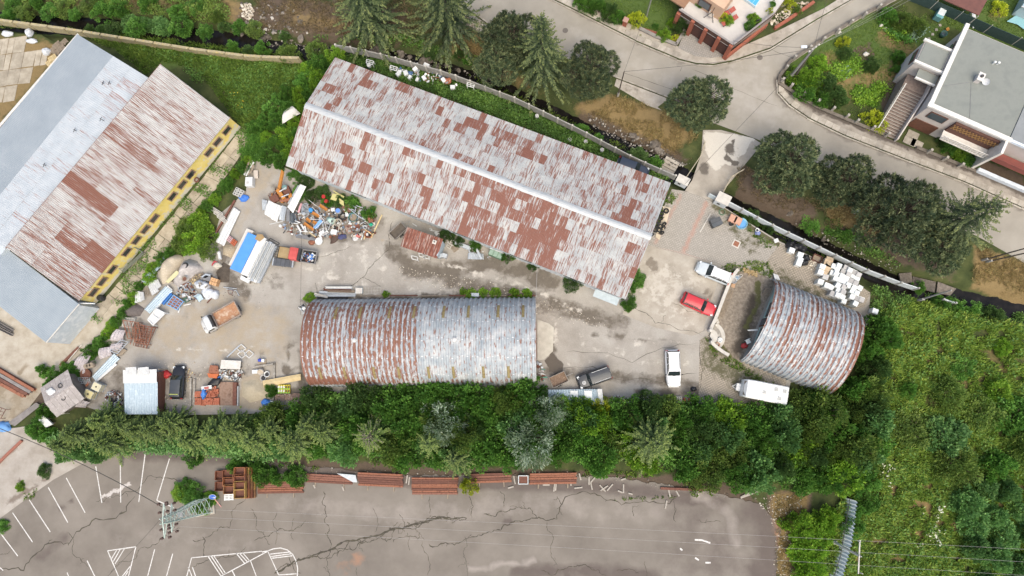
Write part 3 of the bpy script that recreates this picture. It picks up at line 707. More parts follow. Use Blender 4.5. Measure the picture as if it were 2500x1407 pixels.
# ---------------------------------------------------------------- big gabled hall
EZ,RZ=4.7,6.7
c=[G(820,140,EZ),G(1635,450,EZ),G(1530,728,EZ),G(695,405,EZ)]
ctr=sum(c,Vector())/4;dx=((c[1]-c[0])+(c[2]-c[3]))/2;dy=((c[0]-c[3])+(c[1]-c[2]))/2
hl,hw=dx.length/2,dy.length/2;ha=math.atan2(dx.y,dx.x)
hall=thing('storage_hall','long gabled hall with patchwork of rusty and pale corrugated roof sheets','hall',(ctr.x,ctr.y,0),ha)
rust_a,rust_b=(.15,.06,.042),(.25,.115,.08)
HR=LM('hall_sheet',[(.3,(0.306,0.316,0.310)),(.5,(0.391,0.397,0.385)),(.68,(0.469,0.466,0.436))],[('rust',rust_a,rust_b,8,(1,.09,.09),2.3,3.2)],scale=.55,grain=.16,gscale=9,rough=.6,bump=0,obj=hall,spec=.3)
HW=lambda x,y,z:mat_of(hall) @ Vector((x,y,z))
def hrust(side):
    def f(u,v,i,j):
        n=vnoise(u*13,v*2.2+side*9,3);k=random.random()
        if side==0:p=.27+.22*max(0,u-.3)
        else:p=.38 if u < .2 else .28+.35*(.5 < u < .8)
        p += .35*(n-.5)
        run=vnoise(i*.6,j*1.0+side*31,8)
        if (run*.55+k*.45) > 1-p*.92:return random.uniform(.6,.86)
        return random.uniform(.26,.52)
    return f
dcam=lambda s:(lambda c_:abs(c_[1]-36)+3*c_[0])
roof_slope(hall,HW(-hl,0,RZ),HW(hl,0,RZ),HW(-hl,hw,EZ),60,6,HR,5,.018,hrust(0),maxparts=120,sortkey=lambda c_:-c_[1])
roof_slope(hall,HW(-hl,0,RZ),HW(hl,0,RZ),HW(-hl,-hw,EZ),60,6,HR,5,.018,hrust(1),maxparts=180,sortkey=lambda c_:-c_[1])
ridge=PM('ridge_zinc',(.37,.4,.415),(.47,.475,.465),(.31,.34,.36),1.6,.5,.2,.14,12,stretch=(.5,2,1))
n=22
x=MB();L_=2*hl/n;sl_=(RZ-EZ)/hw
x.grid([[(0,-.42,-.42*sl_+.06),(0,-.12,.075),(0,.12,.075),(0,.42,-.42*sl_+.06)],[(L_*1.02,-.42,-.42*sl_+.075),(L_*1.02,-.12,.09),(L_*1.02,.12,.09),(L_*1.02,.42,-.42*sl_+.075)]])
rm=x.mesh('ridge_cap');rm.materials.append(ridge)
for i in range(n):inst('ridge_cap',rm,hall,(-hl+i*L_,random.uniform(-.03,.03),RZ+random.uniform(0,.008)))
wallm=PM('white_corrugated',(.6,.63,.65),(.48,.52,.54),(.68,.69,.68),.8,.6,.1,.12,10)
wi=hw-.35;wl_=hl-.3
for sgn in (-1,1):
    x=MB();k=int(wl_*2/.35);rows=[[],[]]
    for i in range(k+1):
        yy=sgn*(wi+(.06 if i % 2 else 0));xx=-wl_+2*wl_*i/k
        rows[0].append((xx,yy,0));rows[1].append((xx,yy,EZ-.05))
    x.grid(rows);x.build('wall',wallm,hall)
    x=MB();x.add([(sgn*wl_,-wi,0),(sgn*wl_,wi,0),(sgn*wl_,wi,EZ-.08),(sgn*wl_,0,RZ-.2),(sgn*wl_,-wi,EZ-.08)],[(0,1,2,3,4)]);x.build('gable_wall',wallm,hall)
darkm=PM('dark_trim',(.05,.048,.045),(.08,.075,.07),None,4,.7)
for sgn in (-1,1):
    MB().bar((-hl,sgn*(hw+.02),EZ-.14),(hl,sgn*(hw+.02),EZ-.14),.1,.12).build('eaves_board',PM('eave_grey',(.34,.35,.35),(.22,.22,.22),None,2,.7),hall)
for fx in (-.62,-.3,.05,.4,.72):
    f=MB().box((wl_*fx,-wi-.09,2.6),(3.0,.06,1.1)).build('window',darkm,hall)
    for i in range(4):
        y=MB();y.box((wl_*fx-1.1+i*.74,-wi-.13,2.6),(.68,.02,.98));y.build('pane',GLASS('dark_pane',(.06,.08,.09)),f)
MB().box((hl-2.2,-hw-.45,3.0),(3.2,1.0,.08),0,(R(12),0,0)).build('door_canopy',PM('canopy_grey',(.42,.47,.48),(.34,.39,.4),None,2,.6),hall)
dr=MB().box((hl-.28,0,2),(.1,4.0,4.0)).build('sliding_door',PM('door_grey',(.2,.2,.2),(.3,.28,.26),None,1,.7),hall)
MB().box((hl-.2,1.2,1.2),(.06,.1,.4)).build('handle',darkm,dr)

# ---------------------------------------------------------------- arched sheds
def arch_shed(name,label,p0,p1,hw,h,nrib,rustf,lights,mat):
    A=G(*p0);B=G(*p1);d=B-A;th=thing(name,label,'shed',(A.x,A.y,0),math.atan2(d.y,d.x));L_=d.length
    pit=L_/nrib;prof=[(0,0),(.2,0),(.36,.13),(.64,.13),(.8,0),(1.0,0)]
    MT=mat(th);na=30;y=MB()
    for i in range(nrib):
        rows=[];rv=[]
        for k in range(na+1):
            t=math.pi*(-.02+1.04*k/na);cy,cz=-math.cos(t),math.sin(t);row=[]
            for (u,o) in prof:
                row.append((pit*(i+u),cy*(hw+o),max(cz,-.03)*(h+o)));rv.append(max(0,rustf((i+u)/nrib,k/na,i)+(-.2 if o > .05 else .13)))
            rows.append(row)
        x=MB();x.grid(rows);me=x.mesh('arch_rib');a_=me.attributes.new('rust','FLOAT','POINT');a_.data.foreach_set('value',rv);link('arch_rib',me,MT,th)
                                          
        if i % 1==0:
            for k in (.24,.38,.5,.63,.77):
                k += random.uniform(-.012,.012);t=math.pi*k;yy,zz=-math.cos(t)*(hw+.145),math.sin(t)*(h+.145)
                y.box((pit*(i+.5),yy,zz),(pit*.34,.09,.02),0,(math.pi/2-t if False else -(t-math.pi/2),0,0))
    stuff(y.build('lap_strips',PM('lap_zinc',(.72,.72,.7),(.5,.5,.49),None,3,.6,.1),th))
    lm=PM('fibre_skylight',(.2,.155,.06),(.28,.22,.1),(.14,.1,.04),2.5,.6,0,.2,15)
    for (i,k0,k1) in lights:
        rows=[]
        for q in range(7):
            t=math.pi*(k0+(k1-k0)*q/6);rows.append([(pit*(i+u),-math.cos(t)*(hw+o+.03),math.sin(t)*(h+o+.03)) for (u,o) in ((.22,.06),(.36,.15),(.5,.17),(.64,.15),(.78,.06))])
        x=MB();x.grid(rows);x.build('skylight_panel',lm,th)
    return th,L_,pit
def qmat(nm):
    def f(o):return LM(nm,[(.3,(.25,.285,.305)),(.5,(.35,.375,.385)),(.68,(.5,.5,.485))],[('rust',(.165,.07,.045),(.27,.135,.095),3.4,(1.6,.4,.4),2.5,3.8)],scale=.7,grain=.16,gscale=8,rough=.55,bump=0,obj=o)
    return f
def rq1(u,k,i):
    s=.36 if u < .5 else .2
    if u < .5:s += .3*(1-abs(k-.5)*2)*(vnoise(i*.9,k*3,2))+.1*random.random()
    if k < .22 and u < .22:s=.9
    elif k < .2 and u < .42:s=max(s,.58)
    elif k < .2:s=max(s,.38)
    if k < .11 or k > .84:s=.1
    if u < .05:s += .15
    return s
sk=[(i,.655,.77) for i in (6,11,17,22,28,33,39,44)]+[(i,.2,.31) for i in (3,8,14,19,25,30,36,41)]
q1,L1,pit1=arch_shed('arched_shed','long arched corrugated shed, rusty at one end and silver at the other',(768,838),(1309,834),5.6,5.4,47,rq1,sk,qmat('arch_sheet'))
endm=PM('end_wall',(.3,.3,.28),(.22,.2,.18),None,1.2,.8)
def endwall(th,xx,hw,h,mat,name='end_wall'):
    x=MB();pts=[(xx,-math.cos(math.pi*k/20)*hw,math.sin(math.pi*k/20)*h) for k in range(21)]
    x.add(pts,[tuple(range(21))]);return x.build(name,mat,th)
endwall(q1,.25,5.5,5.3,endm);ew=endwall(q1,L1-.12,5.5,5.3,PM('rust_wall',(.26,.1,.06),(.36,.18,.12),None,2,.8))
dd=MB().box((L1-.02,0,1.9),(.1,4.4,3.8)).build('gate_door',PM('door_rust',(.3,.13,.085),(.22,.1,.07),None,2,.8),q1)
for sy in (-.3,.3):
    y=MB();y.box((L1+.06,sy,1.3),(.05,.06,.4));y.build('handle',darkm,dd)
for kk in ((1110,828),(866,830)):
    P=to_local(q1,[G(kk[0],kk[1],5.4)])[0];MB().lathe([(.02,0),(.16,0),(.16,.12),(.3,.14),(.22,.26),(.02,.3)],10,(P.x,0,5.45)).build('roof_vent',paint((.6,.58,.55)),q1)

def rq2(u,k,i):
    s=.2+.38*max(0,1-abs(k-.55)*2.2)*(u > .18)*vnoise(i*.8,k*4,5)*1.4+.12*random.random()
    if u > .93:s += .3
    if u < .12 and k > .45:s += .25
    if k < .12 or k > .9:s=.12
    return s
q2,L2,pit2=arch_shed('arched_shed','short arched corrugated shed with rust streaks behind a walled courtyard',(1842,781),(2052,864),5.55,5.3,19,rq2,[],qmat('arch_sheet_small'))
mint=PM('mint_wall',(.4,.52,.45),(.33,.44,.38),(.48,.58,.52),1,.7)
endwall(q2,.9,5.4,5.15,mint);endwall(q2,L2-.2,5.4,5.15,endm)
for (yy,zz,w,h_,nm) in ((1.6,1.6,1.9,1.2,'window'),(-1.8,1.6,1.9,1.2,'window'),(-.1,1.1,1.1,2.2,'door')):
    f=MB().box((.86,yy,zz),(.08,w,h_)).build(nm,PM('brown_frame',(.16,.07,.045),(.1,.05,.035),None,3,.6),q2)
    y=MB();y.box((.8,yy,zz),(.03,w-.24,h_-.24));y.build('pane' if nm=='window' else 'door_leaf',GLASS('dark_pane',(.06,.08,.09)),f)

# ---------------------------------------------------------------- left: blue-grey hall and the yellow shed
bl_ang=ang((395,160),(20,605),5)
P0=G(190,85,5.6)
blue=thing('metal_hall','pale blue-grey sheet metal hall with low pitched seamed roof','hall',(P0.x,P0.y,0),bl_ang)
BM=LM('blue_sheet',[(.3,(0.252,0.285,0.309)),(.5,(0.276,0.309,0.333)),(.7,(0.306,0.336,0.357))],[('rust',(.2,.085,.06),(.3,.16,.12),4,(.12,3,1),2.0,8)],scale=.35,grain=.05,gscale=10,rough=.55,bump=0,obj=blue)
BM2=LM('zinc_sheet',[(.3,(0.330,0.363,0.389)),(.5,(0.376,0.406,0.429)),(.7,(0.416,0.439,0.455))],[('rust',(.2,.085,.06),(.3,.16,.12),3,(6,.15,.2),2.2,9)],scale=.8,grain=.08,gscale=8,rough=.55,bump=0,obj=blue)
def lerp(p,q,f):return (p[0]+(q[0]-p[0])*f,p[1]+(q[1]-p[1])*f)
e0,e1_=G(190,85,5.6),G(-60,389,5.6);e1_=e0+(e1_-e0)*1.35
r0=G(276,137,6.3);r1=r0+(e1_-e0)
x0=G(362,190,5.5);x1=x0+(e1_-e0)
nb=36
def dark_at(u,v,i,j):return .0
roof_slope(blue,r0,r1,e0,nb,1,BM,4,.008,lambda u,v,i,j:.02,over=.01,name='roof_panel')
roof_slope(blue,r0,r1,x0,nb,2,BM2,3,.01,lambda u,v,i,j:random.choice((.05,.16,.22,.28,.4 if j else .24)),over=.03,name='roof_panel')
l=to_local(blue,[e0,e1_,r0,x0])
MB().bar((l[0].x-.1,l[0].y,5.55),(l[1].x,l[0].y,5.55),.35,.12).build('gutter',PM('pale_trim',(.62,.6,.55),(.5,.48,.44),None,2,.6),blue)
sy=1 if l[3].y > l[0].y else -1
MB().prism([(l[0].x+.2,l[0].y+sy*.25),(l[1].x,l[0].y+sy*.25),(l[1].x,l[3].y),(l[3].x+.2,l[3].y)],0,5.3).build('wall',wallm,blue)
for q in ((250,293),(186,320),(112,405),(255,205),(270,205)):
    P=to_local(blue,[G(q[0],q[1],6.0)])[0];x=MB();x.cyl((P.x,P.y,5.6),(P.x,P.y,6.5),.04,6);x.bar((P.x-.3,P.y,6.45),(P.x+.3,P.y+.2,6.45),.05);x.build('lightning_rod',darkm,blue)
                                       
a0,a1_,a2,a3=G(20,610,4.9),G(192,742,4.4),G(112,836,4.4),G(-62,704,4.9)
a3=a0+(a2-a1_)
ext=thing('metal_hall_annex','blue-grey metal roofed annex at the end of the yellow shed','annex',((a2.x),a2.y,0),bl_ang)
BM3=LM('annex_sheet',[(.3,(0.240,0.276,0.303)),(.5,(0.270,0.306,0.330)),(.7,(0.300,0.333,0.354))],[('rust',(.2,.085,.06),(.3,.16,.12),4,(.12,3,1),2.0,8)],scale=.35,grain=.05,gscale=10,rough=.55,bump=0,obj=ext)
up=(a0-a1_)*.9
roof_slope(ext,a0+up,a3+up,a1_,7,1,BM3,4,.008,lambda u,v,i,j:.0,over=0,name='roof_panel')
ll=to_local(ext,[a0+up,a3+up,a2,a1_]);MB().prism([(p.x,p.y) for p in [l_*.97+ll[2]*.03 for l_ in ll]],0,4.25).build('wall',wallm,ext)
MB().bar(to_local(ext,[a1_])[0]+Vector((0,0,-.08)),to_local(ext,[a2])[0]+Vector((0,0,-.08)),.2,.12).build('gutter',PM('pale_trim',(.6,.6,.6)),ext)
wire=PM('black_cable',(.16,.16,.17),(.22,.22,.23),None,4,.6)
def rope(name,pts,r,mat,par=None):
    x=MB()
    for p,q in zip(pts[:-1],pts[1:]):x.cyl(p,q,r,5,cap=False)
    return x.build(name,mat,par)
loop=[(30,620),(20,680),(28,728),(60,762),(90,768),(115,745),(130,715),(132,680)]
k=len(loop)
             
g0,g1,g2,g3=G(395,160,5.5),G(560,287,3.9),G(193,738,3.9),G(20,605,5.5)
u_=(g3-g0);g2=g1+u_
yel=thing('yellow_shed','long shed with streaky rusty roof and yellow rendered wall of small windows','shed',(g1.x,g1.y,0),bl_ang)
YR=LM('shed_sheet',[(.3,(0.343,0.316,0.293)),(.5,(0.412,0.398,0.376)),(.7,(0.480,0.470,0.446))],[('rust',(.15,.065,.045),(.25,.12,.085),5,(2.2,.09,.1),2.5,3.6)],scale=.5,grain=.16,gscale=8,rough=.65,bump=0,obj=yel)
def ry(u,v,i,j):
    s=random.uniform(.3,.5)
    if .56 < u < .62 and v < .35:s=.75
    if .5 < u < .66 and v < .3:s += .12
    if .74 < u < .84 and v > .3:s=.8
    if u > .86 and v > .3:s=.48
    if u < .06:s=.34
    if .66 < u < .8 and v < .6:s *= .8
    if .32 < u < .36 and v < .4:s=.55
    return s
roof_slope(yel,g0+Vector((0,0,.35)),g3+Vector((0,0,.35)),g1,34,3,YR,4,.03,ry,over=.04)
l=to_local(yel,[g0,g1,g2,g3]);sy=1 if l[0].y > l[1].y else -1
y1=l[1].y;Ls=l[2].x
for a_,b_ in (((-.1,y1),(Ls+.1,y1)),((-.1,l[0].y),(Ls+.1,l[0].y))):
    x=MB();zz=3.82 if a_[1]==y1 else 5.75;x.bar((a_[0],a_[1],zz),(b_[0],b_[1],zz),.14,.14);x.build('eaves_board',PM('dark_rust_trim',(.13,.06,.045),(.2,.1,.07),None,3,.8),yel)
LM('yellow_render',[(.3,(.7,.53,.13)),(.5,(.76,.59,.18)),(.7,(.78,.66,.33))],[('chip',(.68,.62,.5),(.58,.52,.41),1.0,(1,1,1),1.8,5)],scale=1.2,grain=.2,gscale=9,rough=.9)
x=MB();wy=y1+sy*.22;k=40
x.grid([[(Ls*i/k,wy,0) for i in range(k+1)],[(Ls*i/k,wy,.9) for i in range(k+1)],[(Ls*i/k,wy,3.9) for i in range(k+1)]]);me=x.mesh('yellow_wall')
at_=me.attributes.new('chip','FLOAT','POINT');at_.data.foreach_set('value',[.75]*(k+1)+[.42]*(k+1)+[.2]*(k+1));link('yellow_wall',me,MATS['yellow_render'],yel)
for xx in (0.05,Ls-.05):
    x=MB();x.add([(xx,wy,0),(xx,l[0].y,0),(xx,l[0].y,5.7),(xx,wy,3.9)],[(0,1,2,3)]);me=x.mesh('end_wall');at_=me.attributes.new('chip','FLOAT','POINT');at_.data.foreach_set('value',[.6]*4);link('end_wall',me,MATS['yellow_render'],yel)
wfr=PM('weathered_frame',(.34,.22,.14),(.25,.16,.1),None,4,.8)
for q in ((552,318),(530,346),(510,372),(462,424),(447,453),(423,482),(379,536),(357,563),(334,588),(310,617),(275,660),(252,690),(230,716)):
    P=to_local(yel,[G(q[0],q[1],2.3)])[0]
    x=MB()
    for (dx_,dz_,sx_,sz_) in ((-.62,0,.12,1.0),(.62,0,.12,1.0),(0,-.5,1.36,.12),(0,.5,1.36,.12)):x.box((P.x+dx_,wy-sy*.05,2.2+dz_),(sx_,.12,sz_))
    f=x.build('window',wfr,yel);MB().box((P.x,wy-sy*.03,2.2),(1.2,.04,.92)).build('pane',GLASS('dim_pane',(.03,.035,.035)),f)
P=to_local(yel,[G(193,740,3.7)])[0]
MB().cyl((P.x+.1,wy-sy*.3,3.6),(P.x-1.1,wy-sy*1.9,3.3),.09,8).build('downpipe',paint((.6,.6,.58)),yel)
                                
P0_=[G(325,602),G(352,615),G(300,668),G(278,648)]
fr=thing('pipe_stand','tubular green-grey steel frame leaning beside the yellow wall','frame',G(310,640))
x=MB();q=to_local(fr,[G(327,604,1.5),G(349,616,.8),G(298,662,.8),G(280,648,1.5)])
for a_,b_ in zip(q,q[1:]+q[:1]):x.bar(a_,b_,.08)
x.build('top_rail',PM('green_steel',(.2,.22,.18),(.14,.15,.12),None,3,.6,.2),fr)
for p_ in q:
    MB().bar((p_.x,p_.y,0),(p_.x,p_.y,p_.z),.08).build('leg',MATS['green_steel'],fr)
for i in range(3):
    MB().bar(q[1]+Vector((.1*i,-.12*i,.1)),q[2]+Vector((.1*i,-.12*i,.1)),.09).build('tube',MATS['green_steel'],fr)

# ---------------------------------------------------------------- flat roofed white house, upper right
HZ=6.2
h0,h1,h2=G(2270,258,HZ),G(2463,343,HZ),G(2350,58,HZ);h3=h2+(h1-h0)
house=thing('flat_roof_house','white two storey house with grey flat roof and outside staircase','house',(h0.x,h0.y,0),math.atan2((h1-h0).y,(h1-h0).x))
W,D=(h1-h0).length,(h2-h0).length
hwall=PM('cream_render',(.55,.5,.46),(.5,.45,.41),None,1,.85,0,.06)
cop=PM('white_coping',(.72,.69,.64),(.6,.57,.52),None,2,.7)
roofm=PM('grey_felt',(.19,.2,.18),(.215,.225,.2),(.18,.19,.172),.5,.9,0,.08,12,stretch=(1,1,1))
MB().prism([(.15,.15),(W,.15),(W,D-.15),(.15,D-.15)],0,HZ-.25).build('wall',hwall,house)
rf=MB().prism([(.3,.3),(W,.3),(W,D-.3),(.3,D-.3)],HZ-.24,HZ-.1).build('roof',roofm,house)
for (cx_,cy_,sx_,sy_) in ((W/2,.1,W+.5,.55),(.05,D/2,.5,D+.1),):
    MB().box((cx_,cy_,HZ-.02),(sx_,sy_,.3) if sx_ > sy_ else (sx_,sy_+.3,.296)).build('coping',cop,house)
def loc(o,p,z):return to_local(o,[G(p[0],p[1],z)])[0]
p=loc(house,(2385,195),HZ)
ch=MB().box((p.x,p.y,HZ+.35),(.55,.85,.9)).build('chimney',hwall,rf)
MB().box((p.x,p.y,HZ+.85),(.75,1.05,.12)).build('chimney_cap',cop,rf);MB().cyl((p.x,p.y,HZ+.9),(p.x,p.y,HZ+1.15),.18,10).build('chimney_pot',darkm,rf)
d_=MB().lathe([(.0,.0),(.25,.03),(.42,.12)],14).build('satellite_dish',paint((.7,.7,.7)),rf,(p.x+.9,p.y-.1,HZ+.55));d_.rotation_euler=(R(60),R(20),R(-40))
p=loc(house,(2425,155),HZ)
for dd_ in (0,.45):
    x=MB();x.cyl((p.x+dd_,p.y+dd_*.3,HZ-.1),(p.x+dd_,p.y+dd_*.3,HZ+.35),.1,10);x.lathe([(0,.5),(.16,.42),(.16,.35),(0,.35)],10,(p.x+dd_,p.y+dd_*.3,HZ));x.build('roof_vent',paint((.66,.66,.64)),rf)
p=loc(house,(2372,200),HZ);q=loc(house,(2368,300),HZ);r_=loc(house,(2290,212),HZ)
rope('cable',[(p.x,p.y,HZ-.08),(q.x,q.y,HZ-.08)],.02,wire,rf);rope('cable',[(p.x,p.y,HZ-.08),(r_.x,r_.y,HZ-.08)],.02,wire,rf)
brf=PM('brown_frame',(.16,.07,.045),(.1,.05,.035),None,3,.6)
def window(par,cx_,zz,w,h_,side='S',nm='window',off=.1,inner=True):
    x=MB();sz=(w,.1,h_) if side=='S' else (.1,w,h_);c_=(cx_,off,zz) if side=='S' else (off,cx_,zz)
    x.box(c_,sz);f=x.build(nm,brf,par)
    if inner:
        y=MB();sz=(w-.2,.04,h_-.2) if side=='S' else (.04,w-.2,h_-.2);c_=(cx_,off-.06,zz) if side=='S' else (off-.06,cx_,zz)
        y.box(c_,sz);y.build('pane',GLASS('dark_pane',(.06,.08,.09)),f)
window(house,2.0,4.3,2.2,1.5);window(house,1.9,1.2,3.0,2.3,'S','garage_door',.1,False)
window(house,D-2.2,4.4,1.4,1.2,'W');
                                     
lat=PM('lattice_tan',(.42,.24,.09),(.3,.17,.07),None,6,.7)
bx=MB().box((W-3.2,-.02,3.9),(5.6,.3,2.6)).build('balcony_recess',PM('recess_brown',(.14,.07,.05),(.1,.05,.04),None,2,.8),house)
bal=MB().box((W-3.2,-.75,2.75),(5.8,1.3,.18)).build('balcony',cop,house)
for i in range(16):
    MB().box((W-5.9+i*.36,-1.35,3.25),(.2,.05,.85)).build('balcony_slat',cop,bal)
MB().bar((W-6.1,-1.35,3.75),(W-.3,-1.35,3.75),.09).build('handrail',cop,bal)
for i in range(14):
    x=MB();x.bar((W-5.9+i*.4,-.2,4.9),(W-5.5+i*.4,-.2,3.9),.04,.12);x.bar((W-5.5+i*.4,-.23,4.9),(W-5.9+i*.4,-.23,3.9),.04,.12);x.build('lattice_slat',lat,bal)
MB().box((W-.1,-.9,3.1),(.3,1.9,6.1)).build('party_wall',cop,house)
                               
an=[loc(house,p_,5.9) for p_ in ((2258,97),(2325,122),(2296,172),(2234,150))]
ax0,ax1=min(p_.x for p_ in an)+.2,-.1;ay0,ay1=sum(sorted(p_.y for p_ in an)[:2])/2,sum(sorted(p_.y for p_ in an)[2:])/2
MB().prism([(ax0,ay0),(ax1,ay0),(ax1,ay1),(ax0,ay1)],0,5.6).build('annex_wall',hwall,house)
MB().prism([(ax0+.1,ay0+.2),(ax1-.2,ay0+.2),(ax1-.2,ay1-.2),(ax0+.1,ay1-.2)],5.61,5.72).build('annex_roof',roofm,house)
for yy in (ay0,ay1):MB().box(((ax0+ax1)/2-.1,yy,5.75),(ax1-ax0+.3,.3,.32)).build('coping',cop,house)
f=MB().box((ax0-.06,(ay0+ay1)/2,4.1),(.1,1.7,1.2)).build('window',brf,house);MB().box((ax0-.12,(ay0+ay1)/2,4.1),(.04,1.45,.95)).build('pane',GLASS('dark_pane',(.06,.08,.09)),f)
MB().prism([(ax0+.9,ay0-1.5),(ax1,ay0-1.5),(ax1,ay0-.2),(ax0+.9,ay0-.2)],4.9,5.1).build('porch_roof',roofm,house)
MB().box(((ax0+ax1)/2+.45,ay0-1.5,5.05),(ax1-ax0-.9,.2,.28)).build('coping',cop,house)
step=PM('worn_step',(.16,.12,.1),(.24,.19,.16),None,3,.9)
sx0,sx1=ax0+.5,-.25;st_top=3.0;nst=16;y_top=ay0-2.0;run=.33
MB().prism([(sx0,y_top),(sx1,y_top),(sx1,ay0-.1),(sx0,ay0-.1)],0,st_top).build('landing',step,house)
for i in range(nst):
    zz=st_top*(1-(i+1)/(nst+1));MB().prism([(sx0,y_top-run*(i+1)+.0),(sx1,y_top-run*(i+1)),(sx1,y_top-run*i-.003),(sx0,y_top-run*i-.003)],0,zz).build('step',step,house)
    MB().box(((sx0+sx1)/2,y_top-run*(i+1)+.04,zz+.02),(sx1-sx0,.09,.05)).build('step_nosing',PM('nosing',(.36,.32,.28),(.3,.26,.22)),house)
for i in range(0,nst,1):
    zz=st_top*(1-(i+1)/(nst+1));MB().bar((sx0+.03,y_top-run*(i+.5),zz),(sx0+.03,y_top-run*(i+.5),zz+1.0),.12,.06).build('baluster',PM('pale_trim',(.6,.6,.6)),house)
MB().bar((sx0+.03,y_top,st_top+1.0),(sx0+.03,y_top-run*nst,1.15),.1,.08).build('handrail',PM('pale_trim',(.6,.6,.6)),house)
x=MB();yb=y_top-run*nst-.3
x.add([(sx1+.02,ay0,0),(sx1+.02,yb,0),(sx1+.02,yb,1.0),(sx1+.02,y_top,st_top+1.0),(sx1+.02,ay0,st_top+1.0),(sx1+.17,ay0,0),(sx1+.17,yb,0),(sx1+.17,yb,1.0),(sx1+.17,y_top,st_top+1.0),(sx1+.17,ay0,st_top+1.0)],
      [(0,1,2,3,4),(9,8,7,6,5),(1,6,7,2),(2,7,8,3),(3,8,9,4)]);x.build('stair_wall',hwall,house)
                 
nb_=thing('terraced_house','dark grey flat roofed house joined to the white house at the frame edge','house',(h1.x,h1.y,0),house.rotation_euler.z)
MB().prism([(.03,.4),(11,.4),(11,D-.5),(.03,D-.5)],0,6.0).build('wall',hwall,nb_)
MB().prism([(.05,.2),(11,.2),(11,D-.4),(.05,D-.4)],6.01,6.2).build('roof',PM('dark_felt',(.2,.21,.21),(.24,.25,.25),None,.6,.9),nb_)
MB().box((5.5,.1,6.1),(10.9,.3,.4)).build('coping',PM('blue_white',(.66,.72,.78),(.55,.6,.66)),nb_)
ba=MB().box((5.4,-.6,2.9),(10.6,1.3,.2)).build('balcony',PM('red_balcony',(.24,.07,.055),(.18,.06,.05)),nb_)
MB().box((5.4,-1.3,3.4),(10.6,.08,1.0)).build('balustrade',PM('red_balcony',(.24,.07,.055)),ba)
window(nb_,3,1.3,2.6,2.2,'S','garage_door',.35,False);p=loc(nb_,(2465,192),6.2)
MB().box((2.2,6.5,6.6),(.6,.8,1.0)).build('chimney',PM('dark_brick',(.12,.09,.08),(.08,.06,.06)),nb_)

# ---------------------------------------------------------------- house with roof terrace, top
TZ=2.9
t0,t1,t2=G(1786,117,TZ),G(1655,32,TZ),G(1885,40,TZ)
ta=math.atan2((t1-t0).y,(t1-t0).x)
ter=thing('terrace_house','peach house with brown railed roof terrace above brick pillared garages','house',(t0.x,t0.y,0),ta)
LF=(t1-t0).length;l2=to_local(ter,[t2])[0];RD=abs(l2.y);syy=1 if l2.y > 0 else -1
brick=PM('red_brick',(.34,.115,.07),(.26,.09,.06),None,3,.85,0,.2,18);brown=PM('brown_panel',(.07,.04,.032),(.1,.055,.042),None,2,.6)
tile=PM('terrace_tile',(.46,.43,.4),(.52,.49,.455),None,.8,.7,0,.08)
MB().prism([(.25,syy*.25),(LF-.2,syy*.25),(LF-.2,syy*(RD+7)),(l2.x,syy*(RD+7)),(l2.x,syy*RD),(.25,syy*.6)][::1],0,TZ-.2).build('wall',PM('garage_wall',(.3,.24,.2),(.24,.19,.16)),ter)
tf=MB().prism([(0,0),(LF,0),(LF,syy*(RD+7)),(l2.x,syy*(RD+7)),(l2.x,syy*RD)],TZ-.19,TZ).build('terrace_floor',tile,ter)
rail=PM('grey_rail',(.3,.27,.25),(.22,.2,.19),None,3,.7)
def parapet(a_,b_):
    a_=Vector(a_);b_=Vector(b_);pn=MB().bar(a_+Vector((0,0,.42)),b_+Vector((0,0,.42)),.09,.8).build('balustrade',brown,ter)
    MB().bar(a_+Vector((0,0,.9)),b_+Vector((0,0,.9)),.22,.1).build('handrail',rail,pn)
A0=Vector((0,0,TZ));A1=Vector((LF,0,TZ));A2=Vector((l2.x,l2.y,TZ))
parapet(A0,A1);parapet(A0,A2)
for f in (0.02,.24,.48,.72,.98):
    MB().box((LF*f,-syy*.12,(TZ+.7)/2 if f < .75 else TZ*.5),(.5,.5,TZ+.7)).build('brick_pillar',brick,ter)
MB().bar((0,-syy*.35,.5),(l2.x*1.0,l2.y,.5),.3,1.0).build('brick_wall',brick,ter)
for f in (.13,.36,.6):
    MB().box((LF*f,syy*.16,1.25),(LF*.19,.12,2.3)).build('garage_door',PM('garage_brown',(.09,.04,.032),(.07,.035,.03),None,3,.6),ter)
peach=PM('peach_render',(.55,.37,.25),(.5,.33,.22),None,1,.8)
hp=to_local(ter,PP([(1640,-30),(1660,14),(1735,52),(1790,-60),(1700,-110)],TZ))
bx0,bx1=LF*.42,LF+4.5;by0,by1=syy*2.2,syy*(RD+9)
MB().prism([(bx0,by0),(bx1,by0),(bx1,by1),(bx0,by1)],TZ+.002,5.6).build('upper_wall',peach,ter)
MB().prism([(bx0-.2,by0+syy*1.6),(LF*.8,by0+syy*1.6),(LF*.8,by1),(bx0-.2,by1)],5.61,5.8).build('roof',PM('white_roof',(.72,.72,.7),(.66,.66,.64)),ter)
MB().box(((LF+bx1)/2+.2,by0-syy*.3,3.0),(bx1-LF+1,2.0,.25),0).build('brown_ledge',PM('timber_ledge',(.3,.18,.11),(.22,.13,.09),None,2,.7),ter)
wf=MB().box((LF*.72,by0-syy*.08,4.3),(1.8,.12,1.5)).build('window',brown,ter);MB().box((LF*.72,by0-syy*.16,4.3),(1.5,.04,1.2)).build('pane',GLASS('dark_pane',(.06,.08,.09)),wf)
